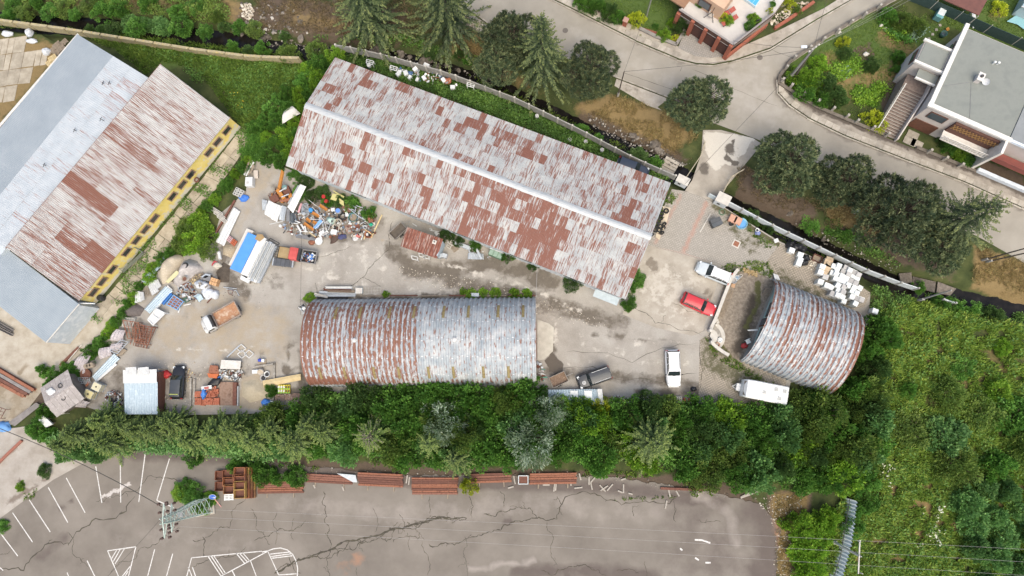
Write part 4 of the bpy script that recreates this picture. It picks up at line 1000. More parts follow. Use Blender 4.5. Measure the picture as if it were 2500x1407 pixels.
# ================================================================== VEGETATION
def nrmz(a):return a/np.maximum(np.linalg.norm(a,axis=1,keepdims=True),1e-9)
def leafset(c,d,n,L,Wd,val):
    d=nrmz(d);s=nrmz(np.cross(d,n));L=np.broadcast_to(L,(len(c),))[:,None];Wd=np.broadcast_to(Wd,(len(c),))[:,None]
    up=nrmz(np.cross(s,d))
    V=np.stack([c,c+d*L*.5+s*Wd*.5+up*Wd*.12,c+d*L,c+d*L*.5-s*Wd*.5+up*Wd*.12],1).reshape(-1,3)
    return V,np.repeat(val,4)
def leafmesh(name,sets,mats,wood=None):
    """leaves as four-sided faces plus optional wood MB; materials: [leaf, wood]"""
    V=np.concatenate([a for a,_ in sets]);v=np.concatenate([b for _,b in sets]);nq=len(V)//4
    Q=np.arange(nq*4).reshape(-1,4)
    if wood and wood.v:
        w=np.array(wood.v);fs=[f for f in wood.f if len(f)==4];o=len(V)
        V=np.concatenate([V,w]);v=np.concatenate([v,np.zeros(len(w))]);Q=np.concatenate([Q,np.array(fs)+o])
    me=np_mesh(name,V,Q,{'v':v})
    for m in mats:me.materials.append(m)
    if wood and wood.v:
        mi=np.zeros(len(Q),np.int32);mi[nq:]=1;me.polygons.foreach_set('material_index',mi)
    return me
def rand_dir(n):return nrmz(RNG.normal(size=(n,3)))
def dome_bush(nclus,per,leaf,squash=.8,spread=.3,narrow=.62,up=.5,low=-.05):
    """unit bush: clumps of leaves over a dome of radius one standing on the ground"""
    d=rand_dir(nclus*3);d=d[d[:,2] > low][:nclus];r=.55+.5*RNG.uniform(0,1,len(d))**.6
    lump=1+.22*np.sin(d[:,0]*4+RNG.uniform(0,6))*np.cos(d[:,1]*5+RNG.uniform(0,6))
    C=d*(r*lump)[:,None];C[:,2]=np.abs(C[:,2])*squash*1.5+.12
    sets=[]
    cv=RNG.uniform(-.22,.22,len(C))
    for k in range(len(C)):
        q=rand_dir(per)*(spread*RNG.uniform(.2,1,per)**.5)[:,None];q[:,2] *= .7
        out=nrmz(q*1.2+d[k]*.35+np.array([0,0,up]))+RNG.normal(size=(per,3))*.3
        nn=nrmz(d[k]*.5+np.array([0,0,1.0])+RNG.normal(size=(per,3))*.45)
        sets.append(leafset(C[k]+q,out,nn,leaf*RNG.uniform(.7,1.3,per),leaf*narrow*RNG.uniform(.8,1.2,per),np.clip(.5+cv[k]+RNG.normal(size=per)*.16,0,1)))
    return sets
def stems(n,h,r,spread):
    x=MB()
    for i in range(n):
        a_=6.28*i/n+random.uniform(-.4,.4);x.cyl((random.uniform(-.06,.06),random.uniform(-.06,.06),-.05),(math.cos(a_)*spread,math.sin(a_)*spread,h),r,5,r*.4,False)
    return x
bark=PM('bark',(.11,.085,.062),(.065,.05,.038),None,6,.95,0,.2,20)
barkp=PM('pale_bark',(.26,.22,.17),(.17,.14,.11),None,6,.9,0,.2,20)
F1=FOL('leaf_green',(.022,.058,.01),(.048,.112,.018),(.1,.19,.032),k=2.2)
F2=FOL('leaf_bright',(.045,.1,.01),(.1,.185,.018),(.19,.28,.03),k=2.0)
F3=FOL('leaf_dark',(.02,.044,.012),(.042,.08,.02),(.08,.13,.034),k=2.0)
F4=FOL('leaf_silver',(.05,.085,.035),(.13,.18,.1),(.42,.47,.38),rnd=.08)
F5=FOL('leaf_olive',(.03,.055,.012),(.066,.105,.02),(.125,.165,.035),k=2.1)
F6=FOL('leaf_yellow',(.14,.18,.012),(.27,.31,.02),(.4,.42,.04))
F7=FOL('leaf_bluegreen',(.03,.065,.02),(.062,.125,.036),(.12,.2,.06),k=2.4)
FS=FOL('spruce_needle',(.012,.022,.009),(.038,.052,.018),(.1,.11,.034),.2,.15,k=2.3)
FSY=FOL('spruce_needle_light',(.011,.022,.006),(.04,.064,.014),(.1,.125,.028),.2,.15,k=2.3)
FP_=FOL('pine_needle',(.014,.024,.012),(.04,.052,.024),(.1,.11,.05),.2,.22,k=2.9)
FD=FOL('dry_grass',(.13,.1,.035),(.24,.18,.07),(.4,.32,.14),.2,0,k=1.25)
FB=FOL('brown_grass',(.07,.06,.03),(.14,.105,.055),(.24,.18,.09),.2,0,k=1.4)
FG=FOL('grass',(.04,.08,.012),(.085,.14,.022),(.16,.21,.04),.25,0,k=1.7)
FW=FOL('weed',(.025,.058,.011),(.056,.115,.02),(.11,.185,.036),.25,0,k=1.7)
FWM=FOL('meadow_weed',(.042,.062,.012),(.085,.125,.02),(.16,.185,.045),.25,0,k=3.3)
FFL=FOL('pale_flower',(.45,.43,.3),(.6,.58,.42),(.75,.73,.6),.2,0,k=1.0)
FYL=FOL('yellow_flower',(.45,.3,.02),(.6,.42,.03),(.7,.55,.05),.2,0,k=1.0)
FC=FOL('cabbage_leaf',(.12,.2,.13),(.2,.29,.2),(.3,.4,.3),.15,0,k=1.2)

BUSH={}
for key,mt,args in (('green',F1,(46,75,.17)),('bright',F2,(44,75,.17)),('dark',F3,(46,80,.15)),('olive',F5,(46,85,.13)),('blue',F7,(42,70,.2)),('silver',F4,(46,90,.15)),('yellow',F6,(30,60,.17))):
    BUSH[key]=[]
    for k in range(3 if key in ('green','bright','dark','olive') else 2):
        ss=dome_bush(*args,squash=random.uniform(.75,.95),narrow=(.3 if key=='silver' else .6),up=(.2 if key=='silver' else .5))
        w_=stems(7,.7,.035,.45);BUSH[key].append(leafmesh('shrub_crown',ss,[mt]))
STEM=stems(7,.8,.04,.5).mesh('stems');STEM.materials.append(bark)
def shrub(px,r,h,kind,label,group=None,name='shrub',lean=.5,cat='shrub',z0=0.0):
    P=G(px[0],px[1],h*lean);t=thing(name,label,cat,(P.x,P.y,z0),random.uniform(0,6.3),group)
    c_=inst('crown',random.choice(BUSH[kind]),t,(0,0,0),(0,0,0),(r,r,h/1.35));inst('stems',STEM,t,(0,0,0),(0,0,0),(r,r,h))
    return t
# ---- spruces
def spruce_mesh(h,r,mt,seed,drop=.35,bare=0,gap=1.0,tilt=.0):
    rr=np.random.default_rng(seed);sets=[];wood=MB();tr=MB()
    tr.cyl((0,0,-.1),(0,0,h*.97),.022*h,7,.03,False)
    z=h*.1
    while z < h*.98:
        f=1-z/h;bl=r*(f**.75)*rr.uniform(.8,1.15)+.15;nb=int(6+3*f)
        a0=rr.uniform(0,6.3)
        for b_ in range(nb):
            a_=a0+6.283*b_/nb+rr.uniform(-.25,.25);L_=bl*rr.uniform(.7,1.15)
            up0=(.55 if f < .25 else .12)*rr.uniform(.6,1.3);dr=drop*rr.uniform(.6,1.4)*f
            ns=5;pts=[]
            for q in range(ns+1):
                s=q/ns;pts.append(np.array([math.cos(a_)*L_*s,math.sin(a_)*L_*s,z+L_*(up0*s-dr*s*s)+rr.uniform(-.02,.02)]))
            if bare and rr.uniform() < .35:
                for p,q in zip(pts[:-1],pts[1:]):wood.cyl(p,q,.03,4,.02,False)
            m=max(8,int(L_*17*gap));s=rr.uniform(.12,1.0,m)
            if bare and f < .35:s=s[s > .72];m=len(s)
            if m==0:continue
            base=np.stack([np.interp(s*ns,np.arange(ns+1),[p[k] for p in pts]) for k in range(3)],1)
            tan=pts[-1]-pts[0];tan=tan/np.linalg.norm(tan);side=np.cross(tan,[0,0,1]);side=side/np.linalg.norm(side)
            sg=rr.choice([-1,1],m)[:,None];tw=(.5*(1-s)+.2)*(.38+.12*L_)
            d=tan*.75+side*sg*rr.uniform(.3,1.0,(m,1))+np.array([0,0,-.25])+rr.normal(size=(m,3))*.15
            val=np.clip(-.05+.75*s+rr.normal(size=m)*.15+.1*(1-f),0,1)  # paler shoot tips; inner needles coloured darker to imitate the shaded crown gaps
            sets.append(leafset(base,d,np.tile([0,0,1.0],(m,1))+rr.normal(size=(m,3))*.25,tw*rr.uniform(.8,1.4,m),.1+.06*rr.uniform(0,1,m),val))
                       
        z += h*(.026+.026*f)
    return tr,leafmesh('spruce_crown',sets,[mt,barkp],wood)
def conifer(name,label,tip,h,meshes,scale=1.0,group=None,rz=None,lean=1.0):
    P=G(tip[0],tip[1],h*lean);t=thing(name,label,'tree',(P.x,P.y,0),random.uniform(0,6.3) if rz is None else rz,group)
    inst('trunk',meshes[0],t,(0,0,0),(0,0,0),(scale,)*3);inst('crown',meshes[1],t,(0,0,0),(0,0,0),(scale,)*3);return t
def trm(mb):me=mb.mesh('trunk');me.materials.append(bark);return me
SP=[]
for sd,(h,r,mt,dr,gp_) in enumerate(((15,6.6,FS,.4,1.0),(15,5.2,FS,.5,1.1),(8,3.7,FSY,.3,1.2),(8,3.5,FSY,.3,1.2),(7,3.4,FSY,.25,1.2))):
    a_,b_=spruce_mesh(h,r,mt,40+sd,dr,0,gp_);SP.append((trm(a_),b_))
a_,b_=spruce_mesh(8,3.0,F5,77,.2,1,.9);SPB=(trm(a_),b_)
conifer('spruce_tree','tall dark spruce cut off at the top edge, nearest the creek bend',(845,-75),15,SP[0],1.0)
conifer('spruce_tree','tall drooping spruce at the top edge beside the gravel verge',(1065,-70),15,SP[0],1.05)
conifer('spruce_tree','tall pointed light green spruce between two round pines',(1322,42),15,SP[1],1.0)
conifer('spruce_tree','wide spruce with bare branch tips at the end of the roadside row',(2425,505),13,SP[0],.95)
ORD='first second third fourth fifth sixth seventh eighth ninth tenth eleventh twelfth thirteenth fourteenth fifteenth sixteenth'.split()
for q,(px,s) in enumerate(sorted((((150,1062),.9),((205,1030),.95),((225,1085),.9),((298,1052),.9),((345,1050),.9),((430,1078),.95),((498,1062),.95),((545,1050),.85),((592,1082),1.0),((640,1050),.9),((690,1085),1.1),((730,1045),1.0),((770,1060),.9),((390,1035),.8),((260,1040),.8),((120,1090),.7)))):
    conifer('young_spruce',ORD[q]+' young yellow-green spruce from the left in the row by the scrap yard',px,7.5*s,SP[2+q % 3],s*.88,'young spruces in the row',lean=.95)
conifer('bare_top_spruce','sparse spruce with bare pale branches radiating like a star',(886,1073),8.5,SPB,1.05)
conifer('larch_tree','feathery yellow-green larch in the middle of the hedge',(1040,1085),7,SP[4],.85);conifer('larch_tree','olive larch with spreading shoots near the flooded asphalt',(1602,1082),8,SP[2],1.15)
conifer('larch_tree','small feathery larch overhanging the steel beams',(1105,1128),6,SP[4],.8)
# ---- pines
def pine_mesh(h,r,seed,lobes):
    rr=np.random.default_rng(seed);tr=MB();sets=[]
    tr.cyl((0,0,-.1),(0,0,h*.55),.2,8,.13,False)
    for (lx,ly,lz,lr) in lobes:
        tr.cyl((0,0,h*.3),(lx*r*.7,ly*r*.7,lz*h-lr*r*.3),.13,6,.05,False)
        nt=int(130*lr*lr*r*r/2.2);d=nrmz(rr.normal(size=(nt*2,3)));d=d[d[:,2] > -.55][:nt];nt=len(d)
        C=np.array([lx*r,ly*r,lz*h])+d*(lr*r*rr.uniform(.62,1.08,nt)**.7)[:,None]*np.array([1,1,.85])
        for i in range(0,nt,5):tr.cyl(tuple(np.array([lx*r*.6,ly*r*.6,lz*h-lr*r*.4])),tuple(C[i]),.04,4,.015,False)
        K=15;c_=np.repeat(C,K,0);dd=np.repeat(d,K,0)*.55+np.array([0,0,.5])+rr.normal(size=(nt*K,3))*.55
        val=np.clip(np.repeat(.38+.25*rr.normal(size=nt),K)+rr.normal(size=nt*K)*.12,0,1)
        sets.append(leafset(c_+rr.normal(size=c_.shape)*.06,dd,rr.normal(size=c_.shape),rr.uniform(.28,.5,nt*K),.1,val))
    return trm(tr),leafmesh('pine_crown',sets,[FP_])
LB=[[(0,0,.74,.55),(.45,.3,.6,.5),(-.5,.15,.55,.55),(.15,-.55,.52,.5),(-.15,.6,.48,.5),(.7,-.2,.45,.38),(-.55,-.5,.42,.4)],
      [(-.45,0,.72,.62),(.5,.1,.68,.66),(.0,.35,.6,.55),(-.1,-.35,.5,.5),(.6,-.3,.5,.4)],
      [(.1,0,.7,.6),(.5,-.35,.55,.5),(-.4,-.45,.55,.55),(-.5,.45,.5,.5),(.4,.5,.5,.55),(-.8,0,.42,.36),(.8,.2,.42,.34)]]
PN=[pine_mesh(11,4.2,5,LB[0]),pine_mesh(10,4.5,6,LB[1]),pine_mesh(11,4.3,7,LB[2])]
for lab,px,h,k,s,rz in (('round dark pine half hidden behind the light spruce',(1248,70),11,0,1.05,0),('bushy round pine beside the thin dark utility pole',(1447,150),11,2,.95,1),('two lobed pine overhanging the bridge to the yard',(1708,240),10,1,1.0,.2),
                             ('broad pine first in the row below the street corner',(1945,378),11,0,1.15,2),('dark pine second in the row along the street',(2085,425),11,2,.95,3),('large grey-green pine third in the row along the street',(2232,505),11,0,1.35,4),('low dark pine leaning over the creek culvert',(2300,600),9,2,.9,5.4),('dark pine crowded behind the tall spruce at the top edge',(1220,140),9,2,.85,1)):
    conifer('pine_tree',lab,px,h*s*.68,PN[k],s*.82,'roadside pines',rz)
# ---- hedge between scrap yard and parking lot
hedge=[(760,962),(960,965),(1000,955),(1310,955),(1345,1012),(1480,1012),(1500,1000),(1560,985),(1900,1000),(1960,985),(2040,985),(2100,930),(2130,960),(2140,1080),(2110,1170),(1960,1170),(1800,1180),(1700,1165),(1600,1118),(1300,1115),(1150,1118),(1000,1112),(760,1100),(640,1085),(620,1040),(760,1000)]
pts=[]
def poisson(poly,dmin,tries):
    out=[];xs_=[p[0] for p in poly];ys_=[p[1] for p in poly]
    c_=np.stack([RNG.uniform(min(xs_),max(xs_),tries),RNG.uniform(min(ys_),max(ys_),tries)],1);c_=c_[inpoly(c_,poly)]
    for p in c_:
        if all((p[0]-q[0])**2+(p[1]-q[1])**2 > dmin*dmin for q in out):out.append(tuple(p))
    return out
KN={'green':'mid green leafy','bright':'bright green leafy','dark':'dark green','olive':'olive fine leaved','blue':'blue-green broad leaved'}
HZN=((1000,'behind the rusty half of the arched shed'),(1320,'behind the silver half of the arched shed'),(1560,'below the dark offroad car'),(1780,'below the white car'),(2000,'below the caravan'),(9999,'below the short arched shed'))
for p in poisson(hedge,42,2600):
    k=random.choices(('green','bright','dark','olive','blue'),(5,2,1.6,1.2 if p[0] < 1700 else 3,1.6))[0]
    r_=random.uniform(1.5,2.3);h_=random.uniform(2.2,3.8)
    zn=[z_ for lim,z_ in HZN if p[0] < lim][0];rw='yard side' if p[1] < 1030 else ('lot side' if p[1] > 1090 else 'middle row')
    shrub(p,r_,h_,k,KN[k]+' hedge shrub '+zn+', '+rw,'hedge shrubs, '+k+' '+zn+' '+rw)
for p,r_,h_,k,lab in (((1082,1030),2.6,5.5,'silver','silvery willow shrub behind the middle of the arched shed'),((1298,1075),2.9,6,'silver','large silver leaved willow above the loose timber'),((1335,1005),2.0,5.5,'silver','silver willow tip beside the yard trailer'),((1436,1030),1.9,4.5,'bright','bright sumac rosette in front of the white covers'),((1418,998),1.3,2.4,'bright','light green shrub over the white covers'),
                          ((1468,990),1.1,2.0,'yellow','yellow-green shrub at the end of the white covers'),((1370,988),1.2,2.2,'bright','light green shrub hiding the left end of the covers'),((2010,1010),2.8,5,'olive','rounded olive shrub at the arched shed corner'),((2110,1010),2.2,3.5,'dark','dark blue-green conifer shrub below the short arched shed'),((2140,900),1.6,3,'dark','dark shrub against the end of the short arched shed'),((2150,820),2.2,4,'green','green shrub by the creek side corner of the short shed'),((2120,860),1.4,3,'green','narrow green shrub behind the short arched shed'),
                          ((2090,1100),2.7,4.2,'olive','large olive bush where the hedge meets the meadow'),((1145,1190),1.0,2.5,'yellow','yellow-green sapling hanging over the beams'),((1130,1060),2.0,5,'olive','dense olive bush beside the willow')):
    shrub(p,r_,h_,k,lab)
# ---- right meadow
field=[(2150,760),(2230,730),(2330,760),(2500,800),(2760,880),(2760,1500),(1935,1500),(1990,1300),(2060,1210),(2150,1120),(2160,960),(2130,860)]
for p in poisson([(2190,1000),(2300,960),(2420,950),(2620,960),(2620,1180),(2420,1180),(2260,1150)],78,600):
    k=random.choice(('olive','blue','green'));shrub(p,random.uniform(1.6,2.5),random.uniform(1.6,2.8),k,{'green':'mid green thicket shrub in the meadow','dark':'dark green thicket shrub in the meadow','olive':'olive thicket shrub in the meadow','blue':'blue-green robinia shrub in the meadow'}[k],'meadow thicket, '+k)
for p in poisson([(2330,1190),(2620,1190),(2620,1500),(2380,1450),(2370,1330)],52,700):
    shrub(p,random.uniform(1.0,1.7),random.uniform(1.2,2.4),'blue','light blue-green sucker shrub in the lower meadow','sucker shrubs in the lower meadow')
for p in poisson([(2160,880),(2500,840),(2620,960),(2400,960),(2200,980)],95,300):
    shrub(p,random.uniform(.9,1.6),random.uniform(.9,1.7),random.choice(('bright','green')),'low green shrub in the upper meadow','low shrubs in the upper meadow')
for p in ((1955,1290),(2000,1300),(1985,1340),(2020,1270),(1960,1350),(1975,1390)):shrub(p,random.uniform(1.3,1.9),random.uniform(1.6,2.6),'bright','bright green shrub between the asphalt and the corrugated fence','shrubs beside the corrugated fence')
for p in ((2095,1250),(2120,1230),(2080,1285)):shrub(p,1.2,1.5,'green','small green shrub on the meadow side of the corrugated fence','shrubs on the meadow side of the fence')
# ---- shrubs around the hall and along the walkway
for p in poisson([(640,300),(700,230),(760,160),(830,130),(815,150),(750,260),(700,400),(640,385),(600,370),(610,320)],26,900):
    shrub(p,random.uniform(.8,1.5),random.uniform(1.0,2.0),random.choice(('green','green','bright')),'leafy bramble shrub against the gable end of the long hall','brambles at the gable end of the hall',lean=.4)
strip=[(640,360),(600,400),(560,440),(520,490),(480,540),(430,600),(390,640),(340,705),(300,765),(260,815),(220,855),(180,900),(140,930)]
for (p,q) in zip(strip[:-1],strip[1:]):
    for f in (0,.35,.7):
        c_=lerp(p,q,f);shrub((c_[0]+random.uniform(-8,8),c_[1]+random.uniform(-8,8)),random.uniform(.55,.95),random.uniform(.6,1.2),random.choice(('green','green','bright')),'low leafy shrub in the strip between walkway and scrap yard','shrub strip beside the walkway')
for p in ((470,590),(500,570),(440,595),(505,610),(480,545),(455,560)):shrub(p,random.uniform(1.2,1.6),random.uniform(1.2,1.8),random.choice(('bright','olive')),'light green rambling shrub beside the gravel heap','rambling shrubs by the gravel heap')
for p in ((730,470),(760,480),(800,490),(745,440),(720,430),(785,470),(860,500),(900,520),(830,490),(1090,575),(1120,590),(1160,600),(1240,625),(1400,690),(1300,650)):shrub(p,random.uniform(.6,1.1),random.uniform(.7,1.5),random.choice(('green','dark')),'weedy shrub growing at the foot of the long hall','weedy shrubs at the foot of the hall')
for p in ((1540,705),(1552,680),(1535,740),(1320,960),(1318,975),(660,955),(100,905),(130,920),(155,905),(175,925),(120,940)):shrub(p,random.uniform(.6,1.1),random.uniform(.7,1.3),'green','small green shrub at the edge of the yard','small shrubs at the yard edge')
for p in ((440,1205),(460,1215),(480,1200),(500,1230),(450,1190),(515,1215),(480,1240)):shrub(p,random.uniform(.7,1.2),random.uniform(.5,.9),random.choice(('green','bright')),'low green growth around the foot of the lattice pylon','growth round the pylon foot')
for p in poisson([(180,1110),(330,1090),(320,1075),(150,1095)],30,200):shrub(p,random.uniform(1,1.5),random.uniform(1.2,2),'blue','blue-green shrub below the young spruces at the parking edge','shrubs at the parking edge')
for p in poisson([(380,1120),(640,1130),(760,1160),(640,1170),(520,1120)],36,200)+poisson([(80,1000),(130,1000),(120,1080),(90,1080)],30,100):shrub(p,random.uniform(.9,1.4),random.uniform(1.0,1.9),'green','green shrub under the young spruces','shrubs under the young spruces')
shrub((108,1150),.8,.9,'dark','dark ivy clump on the pale forecourt');shrub((48,1188),.55,.5,'bright','grass tuft shrub on the pale forecourt corner');shrub((5,1285),.8,.6,'green','grass clump at the left edge by the parking bays')
for p in ((300,45),(325,48),(350,52),(380,55),(395,60)):shrub(p,random.uniform(.9,1.3),random.uniform(.8,1.4),'blue','blue-green willow shrub in the creek bed','willow shrubs in the creek bed',z0=-1.0)
for p in ((240,70),(265,68),(210,65),(560,110),(600,118),(540,60),(580,62),(690,80),(1120,130),(1140,140),(1050,125),(1180,150),(2070,570),(2100,580),(2040,550),(1985,545),(2300,735),(2380,755),(2440,770),(2330,750),(1600,395),(1560,380),(1460,335),(1420,315),(1840,530),(1880,555),(2250,700)):
    shrub(p,random.uniform(.6,1.2),random.uniform(.6,1.3),random.choice(('green','dark','green')),'green shrub on the creek bank','shrubs on the creek bank',z0=-.6)
for p in ((60,30),(180,36),(440,62),(500,78),(620,70),(20,40),(330,66),(640,118),(700,128),(770,122),(30,12),(90,5),(150,18),(220,10),(290,20),(360,8),(430,30),(480,15),(530,40),(120,30),(250,28)):shrub(p,random.uniform(.8,1.5),random.uniform(.7,1.4),random.choice(('olive','olive','green')),'rough olive shrub on the far bank at the top left','rough shrubs on the far bank')
# ---- street side gardens
for p,r_,h_,k,lab in (((1420,5),1.0,1.8,'green','clipped hedge bush at the left of the lawn hedge row'),((1442,14),1.0,1.8,'green','clipped hedge bush second in the lawn hedge row'),((1465,22),1.1,1.8,'green','clipped hedge bush third in the lawn hedge row'),((1490,30),1.1,1.8,'dark','clipped hedge bush fourth in the lawn hedge row'),((1508,42),.9,1.6,'green','last clipped bush of the lawn hedge row'),((1553,48),1.0,1.7,'yellow','round yellow-green bush beside the brick gate post'),((1665,63),1.1,1.9,'dark','round dark bush beside the driveway'),((1640,55),.6,.9,'bright','small bright bush at the house corner'),((1622,85),.8,1.1,'bright','leafy bush on the garden wall corner'),((1648,95),.5,.6,'yellow','small yellow shrub in the red gravel bed'),((1600,65),.4,.5,'green','small shrub on the lawn edge'),
                          ((1995,155),1.1,1.5,'bright','bright shrub behind the garden street wall'),((1950,185),1.3,1.8,'bright','large bright bush at the street corner garden'),((1985,195),1.5,2.0,'bright','spreading bright bush beside the corner pole'),((1965,220),1.3,1.8,'green','green bush at the curved garden wall'),((2020,215),1.5,1.9,'dark','dark garden bush behind the corner hedge'),((2045,235),1.3,1.7,'dark','dark garden bush in the middle of the front garden'),((2005,240),1.1,1.5,'green','green bush by the garden fence posts'),((2135,290),1.2,1.3,'yellow','bright yellow shrub by the garden gate'),((2150,305),.9,1.1,'yellow','second yellow shrub beside the garden gate steps'),
                          ((2065,130),.9,1.0,'dark','round dark bush in the vegetable garden'),((2060,105),.8,1.0,'yellow','yellow-green bush in the vegetable garden'),((2200,50),1.2,1.7,'olive','fruit bush near the blue water tank'),((2170,40),1.1,1.6,'green','fruit bush at the top garden fence'),((2240,62),1.1,1.5,'olive','fruit bush by the screened fence'),((2130,160),.9,1.1,'dark','bush row beside the house path'),((2195,140),.8,1.2,'green','bush beside the house wall'),((2190,175),.8,1.0,'green','low bush below the house annex'),
                          ((2320,360),.9,.9,'green','green bush in the front flower bed'),((2345,375),1.0,.9,'bright','bright bush in the front flower bed'),((2370,390),1.0,.8,'green','grassy bush at the end of the front bed'),((2300,345),.7,.7,'dark','dark bush under the house balcony'),((2440,20),.9,1.2,'yellow','yellow shrub on the far lawn'),((1925,10),.9,1.2,'yellow','yellow flowering shrub beside the pool'),((1945,25),.7,.8,'olive','rockery shrub next to the garden stairs')):
    shrub(p,r_,h_,k,lab,name='garden_bush')
for p in ((2390,120),(2420,135),(2450,150),(2480,165),(2360,105)):shrub(p,1.1,1.6,'dark','dark hedge bush behind the flat roofed house','hedge behind the white house')

# ---- uncountable ground cover
def scatter(name,polys,per_m2,size,hgt,mat,label,blades=5,wide=.35,tilt=.7,patch=None,flat=False):
    area=0;C=[]
    for pl in polys:
        W=[G(*p) for p in pl];ar=abs(sum(W[i].x*W[(i+1) % len(W)].y-W[(i+1) % len(W)].x*W[i].y for i in range(len(W))))/2
        n=int(ar*per_m2);xs_=[p[0] for p in pl];ys_=[p[1] for p in pl]
        bb=(max(xs_)-min(xs_))*(max(ys_)-min(ys_));pa=abs(sum(pl[i][0]*pl[(i+1) % len(pl)][1]-pl[(i+1) % len(pl)][0]*pl[i][1] for i in range(len(pl))))/2
        m=int(n*bb/max(pa,1))
        c_=np.stack([RNG.uniform(min(xs_),max(xs_),m),RNG.uniform(min(ys_),max(ys_),m)],1);C.append(c_[inpoly(c_,pl)])
    C=np.concatenate(C)
    nz=np.array([vnoise(p[0]/22.,p[1]/22.,4) for p in C])
    if patch:C=C[nz > patch];nz=nz[nz > patch]
    n=len(C);d=segdist(C,CREEK);t_=np.clip(1-(d-15)/34,0,1);zg=-.05-1.55*t_*t_*(3-2*t_)
    B=np.array([G(p[0],p[1],z) for p,z in zip(C,zg)]);K=blades
    B=np.repeat(B,K,0);hh=np.repeat(.55+.9*nz,K)*RNG.uniform(.6,1.3,n*K)
    a_=RNG.uniform(0,6.283,n*K);tl=tilt*RNG.uniform(.4,1.3,n*K)
    dr=np.stack([np.cos(a_)*tl,np.sin(a_)*tl,np.full(n*K,1.0)],1)
    if flat:B=B+np.stack([RNG.normal(size=n*K)*.2,RNG.normal(size=n*K)*.2,RNG.uniform(.3,1,n*K)*hgt*hh],1);dr[:,2]=RNG.uniform(-.1,.5,n*K)
    val=np.clip(np.repeat(.25+.5*nz+RNG.normal(size=n)*.13,K)+RNG.normal(size=n*K)*.1,0,1)
    S=leafset(B,dr,rand_dir(n*K)+np.array([0,0,.6]),(size if flat else hgt)*hh,size*wide*RNG.uniform(.7,1.3,n*K),val)
    return stuff(link(name,leafmesh(name,[S],[mat]),None),label)
scatter('meadow',[field],25,.3,.75,FWM,'tall green and yellowish meadow weeds right of the arched shed',5,.5,.8,.24)
scatter('meadow_leaves',[field],12,.26,.6,FW,'leafy green weeds spread through the right hand meadow',5,.7,.8,.45,True)
scatter('hedge_undergrowth',[hedge],26,.3,1.5,F1,'leafy undergrowth filling the hedge above the parking lot',6,.6,.8,None,True)
scatter('rough_bank',[[(-150,-60),(560,-20),(560,60),(300,28),(0,5),(-150,0)]],24,.25,.5,F5,'rough olive growth on the far bank at the top left',5,.6,.8,.45,True)
scatter('meadow_straw',[field],7,.16,.6,FD,'straw coloured stalks through the right hand meadow',4,.3,1.0,.6)
scatter('walkway_weeds',[wk],14,.2,.3,FW,'weeds growing between the walkway slabs',5,.7,.9,.56,True)
scatter('spruce_undergrowth',[[(120,1060),(330,1050),(640,1060),(760,1100),(640,1125),(520,1108),(380,1105),(330,1095),(180,1110)]],30,.28,1.3,F7,'green undergrowth along the foot of the young spruces',6,.6,.8,None,True)
scatter('bank_weeds',[[(820,128),(960,152),(1110,196),(1260,256),(1400,326),(1560,408),(1640,445),(1620,440),(1500,395),(1200,280),(900,170),(820,140)]],40,.22,.6,FW,'dense green ground cover between the hall and the creek wall',6,.7,.8,None,True)
scatter('long_grass',[[(215,95),(480,125),(740,148),(800,130),(760,200),(700,250),(640,320),(590,310),(480,170),(395,150),(360,185),(280,120)]],40,.2,.5,FG,'long green grass and weeds between the sheds and the creek wall',5,.35,.9)
scatter('leafy_weeds',[[(300,110),(740,155),(700,260),(600,290),(420,150)]],16,.22,.4,FW,'leafy weeds in the grass behind the yellow shed',5,.7,.9,.42,True)
scatter('creek_grass',[[(-150,50),(0,55),(330,88),(600,120),(740,135),(740,148),(330,100),(180,78),(-150,60)],[(1130,180),(1260,235),(1420,310),(1600,395),(1640,425),(1560,402),(1400,320),(1200,225)],[(1790,510),(1900,560),(2080,645),(2220,705),(2240,716),(2100,665),(1900,575),(1790,522)]],24,.25,.5,FG,'green grass on the creek bank',5,.4,.9)
scatter('creek_weeds',[[(760,90),(1000,115),(1200,170),(1180,150),(1000,90)],[(1990,550),(2110,590),(2200,650),(2080,610)],[(2240,720),(2340,745),(2500,800),(2500,770),(2400,745),(2300,725)],[(2130,700),(2230,730),(2180,800),(2125,790)]],30,.25,.5,FW,'dark weeds overhanging the creek',5,.6,.8,.3,True)
scatter('dry_grass',[[(1100,65),(1190,85),(1260,180),(1180,160),(1090,120)],[(1490,225),(1620,270),(1710,330),(1640,390),(1500,310),(1400,265)],[(2010,485),(2190,500),(2180,590),(2030,550)],[(2385,600),(2500,640),(2700,700),(2700,820),(2500,745),(2370,690)],[(1890,1210),(1975,1205),(1950,1407),(1895,1407)],[(2090,1310),(2260,1180),(2400,1250),(2200,1400)]],24,.16,.5,FD,'straw coloured dry grass on the bank below the street',5,.25,1.0,.3)
scatter('brown_grass',[[(-150,-60),(560,-20),(560,60),(300,30),(0,8),(-150,0)],[(600,-60),(1000,-60),(1100,60),(1180,150),(1000,105),(640,70)],[(1300,220),(1420,260),(1640,360),(1690,390),(1640,400),(1450,310)],[(1800,400),(2000,490),(2050,580),(1900,530),(1790,470)]],26,.16,.4,FB,'brown withered grass on the far creek bank',5,.25,1.0,.25)
scatter('lawn',[[(1390,0),(1640,0),(1655,60),(1610,95),(1560,75)],[(2250,0),(2620,0),(2620,170),(2400,110),(2330,70)],[(2000,120),(2110,50),(2200,10),(2330,60),(2240,130),(2180,280),(2120,310),(1930,220)]],40,.1,.14,FG,'short garden grass around the houses',4,.4,1.0,.2)
